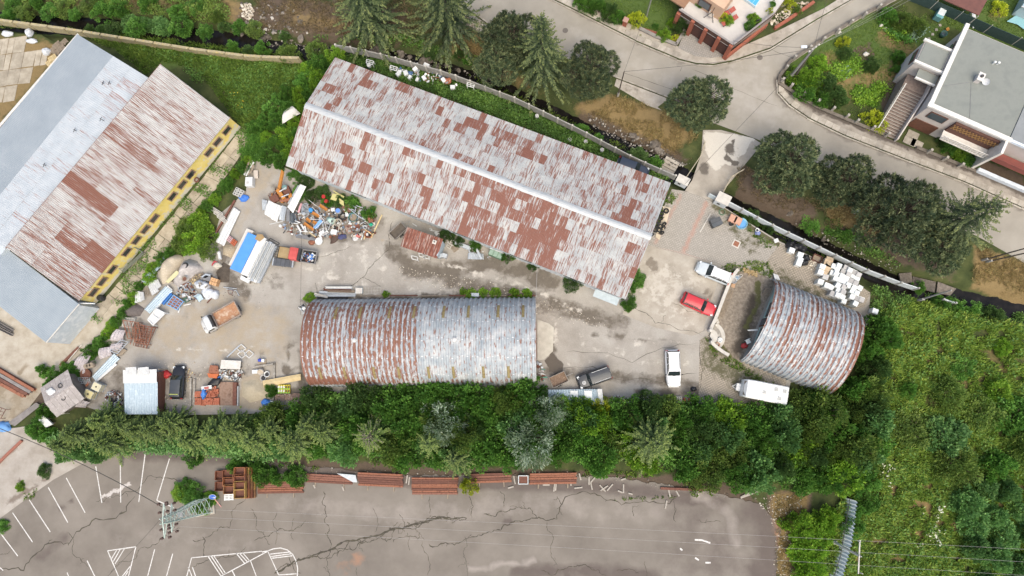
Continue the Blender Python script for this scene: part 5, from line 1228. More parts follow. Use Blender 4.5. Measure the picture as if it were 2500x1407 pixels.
scatter('gate_weeds',[[(1760,650),(1800,640),(1880,640),(1890,680),(1850,668),(1810,662),(1775,672)],[(1780,520),(1870,575),(1900,600),(1880,620),(1850,590)],[(1640,470),(1655,475),(1600,560),(1595,540)],[(1722,825),(1775,865),(1830,905),(1900,940),(1840,930),(1740,870)],[(1560,690),(1540,740),(1525,745)]],26,.2,.35,FG,'weeds growing through the edges of the paving',5,.5,.9,.35)
scatter('vegetables',[[(2000,175),(2040,150),(2090,130),(2110,160),(2060,200),(2020,200)],[(2165,45),(2215,85),(2190,105),(2150,70)],[(2130,200),(2165,215),(2140,270),(2105,250)],[(2090,205),(2120,215),(2100,265),(2075,240)]],22,.3,.35,F2,'rows of green vegetables in the garden beds',6,.6,.9,None,True)
scatter('bean_row',[[(2160,45),(2175,75),(2225,100),(2215,110),(2170,85),(2150,55)]],26,.3,.5,F1,'dark green bean row around the vegetable bed',6,.6,.9,None,True)
scatter('cabbages',[[(2240,60),(2265,72),(2235,98),(2218,90)],[(2045,160),(2080,175),(2060,185),(2040,178)]],14,.3,.2,FC,'blue-green cabbage bed in the garden',7,.8,1.2,None,True)
scatter('pale_blossom',[[(2210,1230),(2300,1230),(2290,1340),(2230,1340)],[(2150,1130),(2190,1140),(2180,1190),(2150,1180)]],2.2,.2,.9,FFL,'cream blossom heads in the lower meadow',5,.9,1.0,.5,True)
scatter('yellow_blossom',[[(2140,1030),(2190,1060),(2180,1130),(2140,1130)],[(2240,800),(2350,820),(2300,900),(2230,900)],[(520,200),(640,220),(620,270),(520,250)]],1.4,.13,.7,FYL,'yellow flower heads among the weeds',4,.9,1.0,.5,True)
scatter('lot_edge_weeds',[[(1400,1150),(1600,1150),(1620,1165),(1400,1165)],[(640,1125),(780,1140),(780,1152),(640,1140)],[(1500,1216),(1650,1210),(1650,1216),(1500,1222)],[(60,1205),(95,1190),(85,1215),(60,1225)]],20,.2,.3,FG,'weeds along the parking lot edge',5,.5,.9,.3)
# ================================================================== VEHICLES
tyrem=PM('tyre_rubber',(.022,.022,.022),(.035,.034,.032),None,5,.8);rimm=PM('rim_alloy',(.45,.45,.46),(.35,.35,.36),None,6,.4,.6)
glass=GLASS('car_glass',(.02,.028,.03),.06);lampw=GLASS('headlamp_glass',(.6,.62,.62),.15);lampr=PM('tail_lamp',(.35,.02,.015),(.28,.02,.015),None,5,.3)
blackp=PM('black_plastic',(.025,.025,.026),(.04,.04,.04),None,5,.6)
def wheel_meshes(r,w):
    x=MB();x.torus(r-w*.32,w*.34,16,8);x.cyl((0,0,-w*.3),(0,0,w*.3),r-w*.3,16);t=x.mesh('tyre');t.materials.append(tyrem)
    x=MB();x.cyl((0,0,-w*.36),(0,0,w*.36),r*.6,12);m=x.mesh('rim');m.materials.append(rimm);return t,m
def add_wheel(par,p,r=.32,w=.22):
    e_=bpy.data.objects.new('wheel',wheel_cache(r,w)[0]);COL.objects.link(e_);e_.parent=par;e_.location=p;e_.rotation_euler=(R(90),0,0)
    inst('rim',wheel_cache(r,w)[1],e_,(0,0,0));return e_
_wc={}
def wheel_cache(r,w):
    if (r,w) not in _wc:_wc[(r,w)]=wheel_meshes(r,w)
    return _wc[(r,w)]
def sec(x,w,z0,z1,crown=.06,tuck=.9):
    return [(x,-w*.86,z0),(x,-w,z0+.18),(x,-w,z0+(z1-z0)*.62),(x,-w*tuck,z1-.04),(x,-w*.45,z1+crown*.8),(x,0,z1+crown),(x,w*.45,z1+crown*.8),(x,w*tuck,z1-.04),(x,w,z0+(z1-z0)*.62),(x,w,z0+.18),(x,w*.86,z0)]
def car(name,label,p,q,col,L_,Wd,Hh,kind='estate',roofcol=None,rails=True,coat=.6,roof_mat=None,hoodmark=False):
    """p -> q: rear to front on the ground"""
    A=G(*p,.6);B=G(*q,.6);d=B-A;c_=(A+B)/2;t=thing(name,label,'car',(c_.x,c_.y,.03),math.atan2(d.y,d.x))
    pm=PM('car_%s' % name+str(len(MATS)),col,mul(col,.93),None,2,.3,0,.04,20,0,30,(1,1,1),.5,0,0,coat);rm_=roof_mat or (paint(roofcol,.35,0,.5) if roofcol else pm)
    l,w=L_/2,Wd/2;zs=Hh*.6;hz=zs-.06
    f={'estate':(.12,.34,.5,.06),'suv':(.1,.32,.45,.03),'jeep':(.02,.2,.28,.02)}[kind]
    x=MB();S=[]
    fr=l-.02
    for xx,ww,z1 in ((-l,.8,zs-.12),(-l+.08,.93,zs-.03),(-l+.4,.985,zs),(-l*.4,1.0,zs),(l*.15,1.0,zs-.01),(l*.36,.99,zs-.03),(l*.62,.965,hz-.04),(l*.85,.88 if kind != 'jeep' else .95,hz-.12),(l-.1,.74 if kind != 'jeep' else .92,hz-.2),(l,.6 if kind != 'jeep' else .86,hz-.3)):
        S.append(sec(xx,w*ww,.24 if abs(xx) < l*.9 else .36,z1))
    x.loft(S);bo=x.build('body',pm,t,smooth=True)
                  
    x=MB();rows=[]
    for k in range(6):
        xx=l*.4+(l*.9-l*.4)*k/5;ww=w*(.8-.16*(k/5)**2);zz=zs+.045-.12*(k/5)**1.6
        rows.append([(xx,ww*j/3,zz-(.03*(j/3)**2)) for j in range(-3,4)])
    x.grid(rows);x.build('bonnet',pm,t,smooth=True)
                
    wb,wt=w*.9,w*.74;xr0,xr1=-l+f[3]*2+.04,-l+f[0]*2+.12;xf0,xf1=l*.36+.04,l*.36-f[1]*1.55
    if kind=='jeep':xf1=l*.36-.32
    zt=Hh
    x=MB();x.add([(xf0,-wb*.94,zs),(xf0,wb*.94,zs),(xf1,wt*.97,zt-.04),(xf1,-wt*.97,zt-.04),(xf0+.14,0,zs),(xf1+.06,0,zt-.02)],[(0,4,5,3),(4,1,2,5)]);x.build('windscreen',glass,t,smooth=True)
    x=MB();x.add([(xr0,-wb*.92,zs),(xr0,wb*.92,zs),(xr1,wt*.97,zt-.04),(xr1,-wt*.97,zt-.04)],[(0,3,2,1)]);x.build('rear_window',glass,t)
    for s in (-1,1):
        x=MB();x.add([(xf0,s*wb*.95,zs-.02),(xr0,s*wb*.95,zs-.02),(xr1,s*wt,zt-.05),(xf1,s*wt,zt-.05)],[(0,1,2,3)]);sw=x.build('side_window',glass,t)
        y=MB()
        for u in (.0,.42,.72,1.0):y.bar((xf0+(xr0-xf0)*u,s*wb*.96,zs-.02),(xf1+(xr1-xf1)*u,s*(wt+.01),zt-.05),.07 if u in (0,1) else .05,.05)
        y.build('window_pillar',pm if u != .42 else blackp,sw)
    x=MB();rows=[]
    for k in range(6):
        xx=xr1-.04+(xf1-xr1+.1)*k/5;ed=.03 if k in (0,5) else 0
        rows.append([(xx,wt*1.03*j/4,zt+.03-ed-.05*(j/4)**2) for j in range(-4,5)])
    x.grid(rows);rf_=x.build('roof',rm_,t,smooth=True)
    if rails:
        for s in (-1,1):MB().bar((xr1+.15,s*wt*.96,zt+.04),(xf1-.25,s*wt*.96,zt+.04),.05,.05).build('roof_rail',blackp if kind != 'jeep' else paint((.6,.6,.58)),t)
    for s in (-1,1):
        MB().box((l*.88,s*w*.68,hz-.12),(.28,.3,.14),s*-.35).build('headlight',lampw,t);MB().box((-l+.06,s*w*.78,zs-.1),(.1,.26,.2)).build('taillight',lampr,t)
        MB().box((l*.34,s*(w+.08),zs+.06),(.14,.2,.13)).build('mirror',blackp if kind != 'estate' else pm,t)
    for sx_ in (l*.62,-l*.6):
        for s in (-1,1):add_wheel(t,(sx_,s*(w-.1),.33),.34 if kind != 'estate' else .31)
    MB().box((l-.01,0,.42),(.12,w*1.35,.2)).build('front_bumper',blackp if kind=='jeep' else pm,t);MB().box((-l+.0,0,.42),(.12,w*1.6,.22)).build('rear_bumper',blackp if kind=='jeep' else pm,t)
    MB().box((-l-.065,0,.6),(.02,.5,.12)).build('number_plate',paint((.65,.65,.62)),t)
    if hoodmark:
        em=MB().cyl((l*.66,w*.22,zs+.0),(l*.66,w*.22,zs+.06),.24,16).build('round_emblem',paint((.62,.62,.6)),t)
        y=MB()
        for k in range(5):a_=k*1.2566;y.bar((l*.66+.06*math.cos(a_),w*.22+.06*math.sin(a_),zs+.066),(l*.66+.19*math.cos(a_),w*.22+.19*math.sin(a_),zs+.066),.07,.01)
        stuff(y.build('emblem_marks',paint((.12,.12,.12)),em))
    return t
c_=car('silver_car','silver estate car with white roof parked nearest the block paving',(1779,682),(1704,651),(.5,.54,.55),4.5,1.8,1.5,'estate',(.74,.74,.73))
c_=car('red_car','red estate car parked nose to the courtyard wall',(1668,727),(1743,760),(.5,.022,.03),4.4,1.78,1.5,'estate',None)
x=MB();x.box((-1.75,-.32,1.05),(.3,.5,.02));x.box((-1.75,.32,1.05),(.3,.5,.02)) if False else None
c_=car('white_car','white sport utility car alone on the open asphalt',(1641,858),(1645,942),(.74,.74,.73),4.6,1.88,1.66,'suv',None)
c_=car('dark_offroader','dark grey boxy offroad car with round emblem on its bonnet',(1489,908),(1411,936),(.04,.042,.045),4.3,1.85,1.8,'jeep',(.045,.047,.05),True,.2,None,True)
c_=car('dark_car','dark blue car tucked behind the hall by the creek wall',(1510,396),(1580,424),(.03,.04,.06),4.3,1.75,1.45,'estate')
                                     
wreck=car('wrecked_car','black wrecked car with open tail in the scrap row',(432,975),(438,892),(.015,.015,.017),4.3,1.75,1.4,'estate',(.05,.055,.06),False,.3)
P=to_local(wreck,[G(432,968)])[0]
MB().box((-1.55,0,1.5),(.12,1.1,.06)).build('spoiler_strip',paint((.35,.38,.1)),wreck)

def chassis(t,L_,wb,zc,r,w,tr):
    for sx_ in (wb,-wb):
        for s in (-1,1):add_wheel(t,(sx_,s*tr,r),r,w)
def tray(par,name,x0,x1,hw_,z0,h,th,mat,floor_mat):
    f=MB().box(((x0+x1)/2,0,z0),(x1-x0,hw_*2,.06)).build(name,floor_mat,par)
    for (cx_,cy_,sx_,sy_) in (((x0+x1)/2,hw_,x1-x0,th),((x0+x1)/2,-hw_,x1-x0,th),(x0,0,th,hw_*2-th-.004),(x1,0,th,hw_*2-th-.004)):
        y=MB();y.box((cx_,cy_,z0+h/2+.032),(sx_,sy_,h));y.build('side_board',mat,f)
    return f
              
A=G(585,752,.8);B=G(500,800,.8);d=(B-A);c0=(A+B)/2;tk=thing('tipper_truck','white cab tipper truck with empty rusty bed in the open yard','truck',(c0.x,c0.y,.03),math.atan2(d.y,d.x))
whitep=PM('white_paint',(.68,.68,.66),(.6,.6,.58),None,2,.35,0,.06,20,coat=.4)
MB().box((-.1,0,.62),(4.9,.8,.2)).build('chassis_frame',blackp,tk)
S=[sec(1.0,.98,.5,1.75,.02,.95),sec(1.3,1.0,.5,2.05,.04,.93),sec(1.9,1.0,.5,2.0,.04,.93),sec(2.05,.99,.5,1.5,.04,.95),sec(2.55,.92,.5,1.15,.04,.92),sec(2.75,.8,.55,.95,.02,.9)]
x=MB();x.loft(S);x.build('cab',whitep,tk,smooth=True)
x=MB();x.add([(2.17,-.85,1.5),(2.17,.85,1.5),(1.93,.82,2.02),(1.93,-.82,2.02)],[(0,1,2,3)]);x.build('windscreen',glass,tk)
MB().box((1.15,0,1.5),(.5,1.7,.9)).build('cab_rear',blackp,tk)
for s in (-1,1):MB().box((1.6,s*1.0,1.55),(.75,.05,.45)).build('side_window',glass,tk);MB().box((2.05,s*1.15,1.5),(.1,.22,.28)).build('mirror',blackp,tk);MB().box((2.7,s*.62,.78),(.1,.3,.18)).build('headlight',lampw,tk)
MB().box((2.4,.25,1.25),(.22,.3,.03)).build('bonnet_vent',blackp,tk)
bedm=PM('rusty_bed',(.42,.27,.17),(.34,.17,.09),(.5,.38,.28),1.6,.8,0,.2,12);edge=PM('bed_edge',(.36,.32,.28),(.26,.2,.16),None,3,.7)
tray(tk,'tipper_bed',-2.55,.82,1.02,.95,.45,.07,edge,bedm)
chassis(tk,5,1.72,.5,.38,.24,.85)
                            
A=G(668,614,.6);B=G(778,632,.6);d=B-A;c0=(A+B)/2;rt=thing('red_pickup','small red cab pickup with tailgate frame and junk filled bed','truck',(c0.x,c0.y,.03),math.atan2(d.y,d.x))
MB().box((.3,0,.5),(5.2,.7,.16)).build('chassis_frame',blackp,rt)
redp=PM('faded_red',(.5,.09,.08),(.42,.07,.06),None,1.5,.5,0,.1,15)
S=[sec(-.55,.8,.4,1.7,.02,.95),sec(-.4,.84,.4,1.82,.02,.93),sec(.45,.84,.4,1.82,.02,.93),sec(.6,.82,.4,1.7,.02,.95)]
x=MB();x.loft(S);x.build('cab',redp,rt,smooth=False)
MB().box((.8,0,1.1),(.3,1.62,1.3)).build('cab_back',blackp,rt)
bd=tray(rt,'load_bed',1.0,2.9,.82,.75,.4,.07,PM('grey_board',(.3,.29,.27),(.22,.2,.19),None,3,.7),blackp)
bd2=tray(rt,'wooden_deck',-2.35,-.75,.78,.75,.12,.05,blackp,PM('ply_deck',(.34,.25,.13),(.28,.2,.1),None,2,.8))
for k in range(5):
    MB().bar((-2.9+k*.0,-.7+k*.35,.85),(-2.35,-.7+k*.35,.85),.05).build('rack_bar',blackp,rt)
MB().bar((-2.9,-.75,.85),(-2.9,.75,.85),.05).build('rack_bar',blackp,rt)
chassis(rt,5,1.75,.5,.32,.2,.72)
for s in (-1,1):add_wheel(rt,(-.0,s*.74,.32),.32,.2)
         
A=G(1905,965,1.2);B=G(1818,948,1.2);d=B-A;c0=(A+B)/2;cv=thing('caravan','white touring caravan with roof hatches parked against the hedge','caravan',(c0.x,c0.y,.03),math.atan2(d.y,d.x))
cw=PM('caravan_white',(.72,.715,.69),(.66,.655,.63),None,1.2,.4,0,.05,12)
def csec(xx,z0,z1,w):return [(xx,-w,z0),(xx,-w,z1-.16),(xx,-w+.1,z1-.03),(xx,0,z1+.03),(xx,w-.1,z1-.03),(xx,w,z1-.16),(xx,w,z0)]
x=MB();x.loft([csec(-2.75,.5,2.35,1.08),csec(-2.6,.42,2.55,1.12),csec(1.6,.42,2.58,1.12),csec(2.25,.5,2.4,1.1),csec(2.5,.65,1.9,1.06),csec(2.58,.7,1.4,1.0)]);x.build('body',cw,cv)
x=MB();x.add([(2.285,-.9,2.3),(2.285,.9,2.3),(2.53,.88,1.85),(2.53,-.88,1.85)],[(0,3,2,1)]);x.build('front_window',GLASS('tinted_acrylic',(.16,.14,.12)),cv)
for (hx_,hy_) in ((.2,.1),(-1.2,-.5),(-1.7,.5),(-2.2,-.45)):
    h_=MB().box((hx_,hy_,2.63),(.42,.42,.08)).build('roof_hatch',paint((.55,.54,.5)),cv);MB().box((hx_,hy_,2.68),(.26,.26,.03)).build('hatch_dome',paint((.4,.4,.38)),h_)
for s in (-1,1):
    MB().box((.3,s*1.125,1.6),(1.2,.04,.6)).build('side_window',GLASS('tinted_acrylic',(.16,.14,.12)),cv);add_wheel(cv,(-.1,s*1.0,.33),.33,.2)
x=MB();x.bar((2.5,-.6,.45),(3.55,0,.45),.07);x.bar((2.5,.6,.45),(3.55,0,.45),.07);x.build('drawbar',paint((.6,.6,.58)),cv)
MB().box((2.85,0,.62),(.5,.9,.4)).build('gas_locker',cw,cv)
          
def trailer(label,p,q,L_,Wd,load,tilt=0,vee=True):
    A=G(*p,.7);B=G(*q,.7);d=B-A;c0=(A+B)/2;t=thing('trailer',label,'trailer',(c0.x,c0.y,.02),math.atan2(d.y,d.x))
    tray(t,'tray',-L_/2,L_/2,Wd/2,.55,.38,.05,PM('galv_board',(.36,.33,.29),(.26,.23,.2),None,2,.6,.3),load)
    for s in (-1,1):add_wheel(t,(-.1,s*(Wd/2+.1),.29),.29,.17)
    x=MB()
    if vee:x.bar((L_/2,-Wd*.35,.5),(L_/2+1.0,0,.5),.06);x.bar((L_/2,Wd*.35,.5),(L_/2+1.0,0,.5),.06)
    else:x.bar((L_/2,0,.5),(L_/2+.9,0,.5),.07)
    x.build('drawbar',PM('galv_bar',(.32,.31,.29),None,None,3,.6,.3),t);return t
trailer('small trailer filled with leaves beside the dark offroad car',(1344,936),(1384,918),2.1,1.35,PM('leaf_litter',(.26,.17,.11),(.15,.1,.07),(.38,.28,.2),8,.9,0,.3,20),vee=False)
trailer('empty box trailer beside the rusty roofed hut',(958,578),(986,552),2.1,1.2,PM('dark_tray',(.09,.075,.06),(.13,.11,.09),None,2,.8))
# ================================================================== FENCES, WALLS, POLES
concm=PM('fence_concrete',(.36,.35,.32),(.28,.27,.245),(.42,.4,.37),1.5,.9,0,.15,14,.2,20)
capm=PM('post_top',(.55,.52,.46),(.46,.43,.38),None,2,.9)
def panel_fence(name,label,line,step,h,mat,pmat,th=.12,top=True,z0=-.2,skip=()):
    pts=along(line,step);t=thing(name,label,'fence',pts[0][0])
    for i,(p,a_) in enumerate(pts):
        l=p-t.location
        po=MB().box((l.x,l.y,(h+.15+z0)/2),(.22,.2,h+.15-z0),a_).build('post',pmat,t)
        if i+1 < len(pts) and i not in skip:
            q=pts[i+1][0];m=(p+q)/2-t.location;aa=math.atan2((q-p).y,(q-p).x);L_=(q-p).length-.24
            nrow=3
            for k in range(nrow):
                hh=(h-z0)/nrow;MB().box((m.x,m.y,z0+hh*(k+.5)),(L_,th-.02*(k % 2),hh-.012),aa).build('panel',mat,t)
    return t
panel_fence('concrete_fence','grey precast concrete panel fence between the hall and the creek',[(826,122),(870,129),(960,150),(1100,190),(1260,250),(1400,318),(1550,396),(1648,438)],2.15,1.45,concm,capm)
whitef=PM('pale_panel',(.55,.58,.59),(.46,.48,.48),None,1.5,.8,0,.12,12)
panel_fence('concrete_fence','pale concrete panel fence from the gate pillar along the creek behind the fridges',[(1770,497),(1800,513),(1860,545),(1900,565),(2000,612),(2100,660),(2200,698),(2245,712)],2.15,1.3,whitef,concm)
panel_fence('concrete_fence','broken remnant of concrete fence in the weeds at the meadow edge',[(2298,732),(2350,748)],1.5,.6,whitef,concm)
lich=PM('lichen_wall',(.42,.33,.13),(.3,.26,.18),(.5,.42,.2),2.5,.9,0,.25,10,.3,12)
panel_fence('lichen_wall','old wall with yellow lichen capping along the left creek bank',[(-120,45),(0,58),(180,82),(330,106),(480,130),(620,148),(742,152)],2.6,1.3,lich,lich,.35)
                                         
for p,s,h,lab in (((1662,448),(1.5,.9),1.5,'pale concrete gate pillar at the hall side of the bridge'),((1758,494),(1.6,1.2),1.7,'pale concrete gate pillar with a small hatch at the yard entrance')):
    P=G(*p);t=thing('gate_pillar',lab,'pillar',(P.x,P.y,0),R(-28));MB().box((0,0,h/2),(s[0],s[1],h)).build('shaft',whitef,t,bevel=.02)
    MB().box((0,0,h+.06),(s[0]+.16,s[1]+.16,.13)).build('cap',capm,t);MB().box((-.2,-s[1]/2-.02,.9),(.35,.05,.4)).build('hatch',blackp,t)
t=thing('gate_leaf','pale grey sheet metal gate leaf folded against the pillar','gate',G(1742,488),R(-30));MB().box((0,0,.75),(1.9,.06,1.3)).build('sheet',PM('gate_blue',(.55,.62,.64),(.48,.55,.57)),t)
for k in (-.9,0,.9):MB().box((k,-.06,.75),(.06,.06,1.4)).build('rail',capm,t)
railm=PM('cream_pipe',(.5,.44,.32),(.4,.34,.24),None,3,.6)
def railing(name,label,line,h,n,mat,z=.05,r=.05,mid=True):
    W=[G(p[0],p[1],z) for p in line];t=thing(name,label,'railing',W[0]);L0=W[0]
    for k in ((h,h*.5) if mid else (h,)):
        x=MB()
        for a_,b_ in zip(W[:-1],W[1:]):x.cyl(a_-L0+Vector((0,0,k)),b_-L0+Vector((0,0,k)),r,6)
        x.build('rail',mat,t)
    for p,a_ in along(line,dist(line[0],line[-1])/n,z):
        q=p-L0;MB().cyl((q.x,q.y,0),(q.x,q.y,h),r,6).build('post',mat,t)
    return t
railing('pipe_railing','bent cream pipe railing on the left side of the bridge',[(1718,352),(1708,385),(1672,438)],1.0,5,railm);railing('pipe_railing','cream pipe railing on the right side of the bridge',[(1812,418),(1782,436),(1756,484)],1.0,4,railm)
                    
cw_=PM('court_wall',(.36,.33,.28),(.26,.235,.2),(.44,.41,.36),2,.9,0,.2,12,.2,20)
def lowwall(label,line,h,w,mat,name='low_wall',posts=()):
    W=[G(*p) for p in line];t=thing(name,label,'wall',W[0])
    for a_,b_ in zip(W[:-1],W[1:]):
        x=MB();L_=(b_-a_).length;m=(a_+b_)/2-W[0];aa=math.atan2((b_-a_).y,(b_-a_).x);x.box((m.x,m.y,h/2-.1),(L_+w*.25,w,h+.2),aa);s_=x.build('wall_section',mat,t)
        MB().box((m.x,m.y,h+.035),(L_-.02,w+.1,.06),aa).build('coping',capm if mat is cw_ else mat,s_)
    for p in posts:
        P=G(*p)-W[0];MB().lathe([(.01,h+.35),(.22,h+.3),(.26,.0)],10,(P.x,P.y,0)).build('post',capm,t)
    return t
lowwall('low concrete wall with coping in front of the short arched shed',[(1798,660),(1782,680),(1762,730),(1745,775),(1731,806)],.8,.3,cw_,posts=[(1731,808)])
lowwall('curved low wall at the lower corner of the courtyard',[(1735,838),(1748,850),(1765,862),(1776,868)],.7,.3,cw_,posts=[(1735,836)])
st=thing('round_steps','curved stone steps at the corner of the courtyard','steps',G(1731,822))
for k,(r_,z_) in enumerate(((2.0,.12),(1.5,.26),(1.0,.4))):
    x=MB();n=14;pl=[(0,0)]+[(r_*math.cos(-1.0+2.2*i/n),r_*math.sin(-1.0+2.2*i/n)) for i in range(n+1)];x.prism(pl,-.05,z_);x.build('step',cw_ if k % 2 else capm,st)
                                        
gw=[(2190,-4),(2110,36),(2010,96),(1928,152),(1902,188),(1900,205),(1945,234),(1990,262),(2075,298),(2160,332)]
lowwall('low dark garden wall round the street corner garden',gw,.35,.3,PM('mossy_wall',(.13,.11,.09),(.19,.165,.135),None,2,.95,0,.2,10),'garden_wall')
lowwall('low dark wall in front of the flower bed',[(2235,362),(2310,392),(2380,420)],.35,.3,MATS['mossy_wall'],'garden_wall')
fp=PM('fence_post',(.4,.37,.32),(.3,.275,.235),None,4,.9,0,.2,16)
x=MB();x.box((0,0,.65),(.28,.28,1.3));x.box((0,0,1.33),(.3,.3,.06));fpm=x.mesh('post');fpm.materials.append(fp)
pp=[(1906,202),(1927,216),(1958,236),(1992,254),(2028,272),(2062,290),(2086,302),(2125,318),(2160,334),(2262,374),(2300,392),(2338,408),(1915,172),(1935,148),(1972,124),(2005,104),(2040,84),(2072,62),(2105,44),(2140,24)]
for i,p in enumerate(pp):
    P=G(p[0],p[1]);o=bpy.data.objects.new('fence_post',fpm);COL.objects.link(o);o.location=(P.x,P.y,0);o.rotation_euler.z=R(-28)
    tag(o,'square concrete garden fence post standing in the low street wall','post','garden fence posts along the street')
lowwall('white walled parking edge at the right margin of the street',[(2380,418),(2430,440),(2520,478)],.8,.35,PM('white_wall',(.6,.64,.68),(.5,.54,.58)),'white_wall')
lowwall('stone edged garden wall along the upper pavement',[(1560,72),(1600,92),(1650,112)],.4,.35,PM('grey_wall',(.2,.18,.16),(.28,.26,.23)),'garden_wall');lowwall('red gravel bed wall beside the driveway',[(1650,112),(1672,75)],.4,.3,PM('grey_wall',(.2,.18,.16)),'garden_wall')
struct(pave('gravel_bed',[(1562,66),(1600,78),(1645,90),(1672,76),(1652,110),(1600,90)],.1,PM('red_gravel',(.2,.06,.04),(.3,.12,.08),None,6,.9,0,.3,20),0))
P=G(1525,62);t=thing('gate_post','brick gate post at the pavement edge of the lawn','pillar',(P.x,P.y,0),R(-28));MB().box((0,0,.7),(.55,.55,1.4)).build('shaft',MATS['red_brick'],t);MB().box((0,0,1.43),(.7,.7,.1)).build('cap',PM('post_cap',(.4,.24,.18),(.34,.2,.16)),t)
struct(pave('driveway',[(1672,76),(1700,82),(1782,124),(1770,138),(1735,143),(1695,138),(1655,118)],.13,brickpave('drive_paving',(.34,.315,.28),(.16,.145,.125),.35,.18,.5),.5,{'red':[],'moss':[('c',(1735,120),20,.35)]}))
                                         
t=thing('screen_fence','dark green shade netting fence behind the vegetable garden','fence',G(2220,5));W=[G(*p) for p in ((2215,0),(2270,22),(2330,48),(2400,80),(2470,110),(2560,150))]
for a_,b_ in zip(W[:-1],W[1:]):MB().bar(a_-W[0]+Vector((0,0,.9))+W[0]-t.location,b_-t.location+Vector((0,0,.9)),.05,1.8).build('netting',PM('green_net',(.03,.06,.055),(.05,.08,.075),None,4,.8),t)
for w in W:q=w-t.location;MB().cyl((q.x,q.y,0),(q.x,q.y,2.0),.05,6).build('post',capm,t)
P=[G(2270,-15,2.5),G(2390,38,2.5),G(2410,0,2.5),G(2320,-60,2.5)]
t=thing('garden_shed','brown roofed shelter with pale posts beyond the netting fence','shelter',(P[0].x,P[0].y,0));MB().prism([(p.x-P[0].x,p.y-P[0].y) for p in P],2.4,2.55).build('roof',PM('brown_roof',(.17,.075,.06),(.13,.06,.05),None,2,.8),t)
for p in P[:3]:MB().cyl((p.x-P[0].x,p.y-P[0].y,0),(p.x-P[0].x,p.y-P[0].y,2.4),.07,6).build('post',capm,t)
A=G(2390,8,2.6);t=thing('toy_slide','blue and white children\'s slide standing by the brown shelter','slide',(A.x,A.y,0),R(-70));MB().box((0,0,1.2),(.9,.8,.12)).build('platform',paint((.12,.22,.55)),t)
MB().bar((.4,0,1.2),(2.2,0,.15),.5,.06).build('chute',paint((.6,.62,.64)),t)
for sx_ in (-.4,.4):
    for s in (-.35,.35):MB().cyl((sx_,s,0),(sx_,s,1.9),.04,6).build('leg',paint((.12,.22,.55)),t)
A=G(2475,30);t=thing('greenhouse','white framed glasshouse cut by the right edge of the frame','greenhouse',(A.x,A.y,0),R(60));MB().box((1.5,-1.2,1.0),(4,2.6,2)).build('glass_wall',GLASS('pale_glass',(.35,.45,.48)),t)
for k in range(6):MB().bar((-.5+k*.8,-2.6,2.05),(-.5+k*.8,.2,2.05),.1).build('glazing_bar',paint((.66,.66,.66)),t)
struct(pave('garden_pool',[(2455,55),(2500,25),(2600,70),(2560,120),(2480,62)],.25,GLASS('pool_water',(.22,.42,.45),.1),0))
A=G(2288,42);t=thing('water_tank','turquoise water tank with white lid in the vegetable garden','tank',(A.x,A.y,0),R(60));MB().box((0,0,.5),(1.3,.95,1.0)).build('tank_body',paint((.16,.36,.37)),t,bevel=.06);MB().box((.15,0,1.03),(.95,.85,.1)).build('lid',paint((.66,.7,.7)),t,bevel=.03)
for k in (-.4,0,.4):MB().box((k,-.5,.5),(.08,.06,.9)).build('rib',paint((.2,.42,.43)),t)

                     
woodp=PM('pole_wood',(.07,.055,.045),(.11,.09,.07),None,4,.9);steelp=PM('pole_grey',(.3,.29,.27),(.22,.21,.2),None,4,.7)
def pole(label,p,h,r,mat,lean=(0,0),arm=None,name='utility_pole',stub=True):
    P=G(*p);t=thing(name,label,'pole',(P.x,P.y,0));tp=Vector((lean[0],lean[1],h));MB().cyl((0,0,0),tp,r,8,r*.7).build('shaft',mat,t)
    if stub:MB().box((0,0,.5),(r*2.6,r*2.2,1.3)).build('concrete_foot',concm,t)
    return t,P+tp
t1,T1=pole('thin dark wooden pole at the verge beside the bushy pine',(1508,236),7.5,.1,woodp)
t2,T2=pole('pale lamp pole rising from the lawn at the top edge',(1578,42),7.0,.09,steelp,stub=False)
t3,T3=pole('double wooden corner pole with insulators in the garden hedge',(1927,192),8.5,.16,steelp);MB().cyl((.5,-.1,0),(.1,.1,7.6),.14,8,.1).build('brace',woodp,t3)
MB().bar((-.7,-.5,8.3),(.7,.5,8.3),.12).build('crossarm',steelp,t3)
for k in (-.6,-.2,.2,.6):MB().lathe([(.03,8.3),(.1,8.4),(.12,8.5),(.05,8.6),(0,8.6)],8,(k,k*.7,0)).build('insulator',paint((.6,.56,.5)),t3)
MB().box((-1.1,.3,8.2),(.7,.3,.16)).build('street_lamp',paint((.66,.7,.72)),t3)
t4,T4=pole('first of two leaning dark poles on the dry bank',(2398,636),8.5,.1,woodp,(.6,.2));t5,T5=pole('second of two leaning dark poles on the dry bank',(2408,640),7.5,.1,woodp,(.8,.0))
t6,T6=pole('grey concrete pole leaning over the creek near the fridges',(2243,733),6.5,.12,steelp,(.3,.4))
t7,T7=pole('concrete power pole standing beside the corrugated fence',(2030,1320),7.5,.17,capm)
MB().bar((-.2,-1.9,7.3),(.2,1.7,7.3),.12).build('crossarm',capm,t7)
for k in (-1.8,0,1.6):MB().cyl((0,k,7.3),(.1,k,7.7),.06,6).build('insulator',paint((.5,.48,.45)),t7)
t8,T8=pole('thin pale pole at the end of the long arched shed',(1309,760),6,.05,paint((.55,.55,.53)),name='mast_pole',stub=False)
lat_g=PM('pylon_green',(.52,.6,.52),(.42,.5,.43),(.6,.66,.6),3,.7)
B0=G(502,1234);py=thing('lattice_pylon','pale green lattice power pylon with brown insulators on a concrete footing','pylon',(B0.x,B0.y,0),R(10));PH=10.0
MB().prism([(-1.2,-1.2),(1.2,-1.2),(1.2,1.2),(-1.2,1.2)],-.1,.3).build('footing',OC,py)
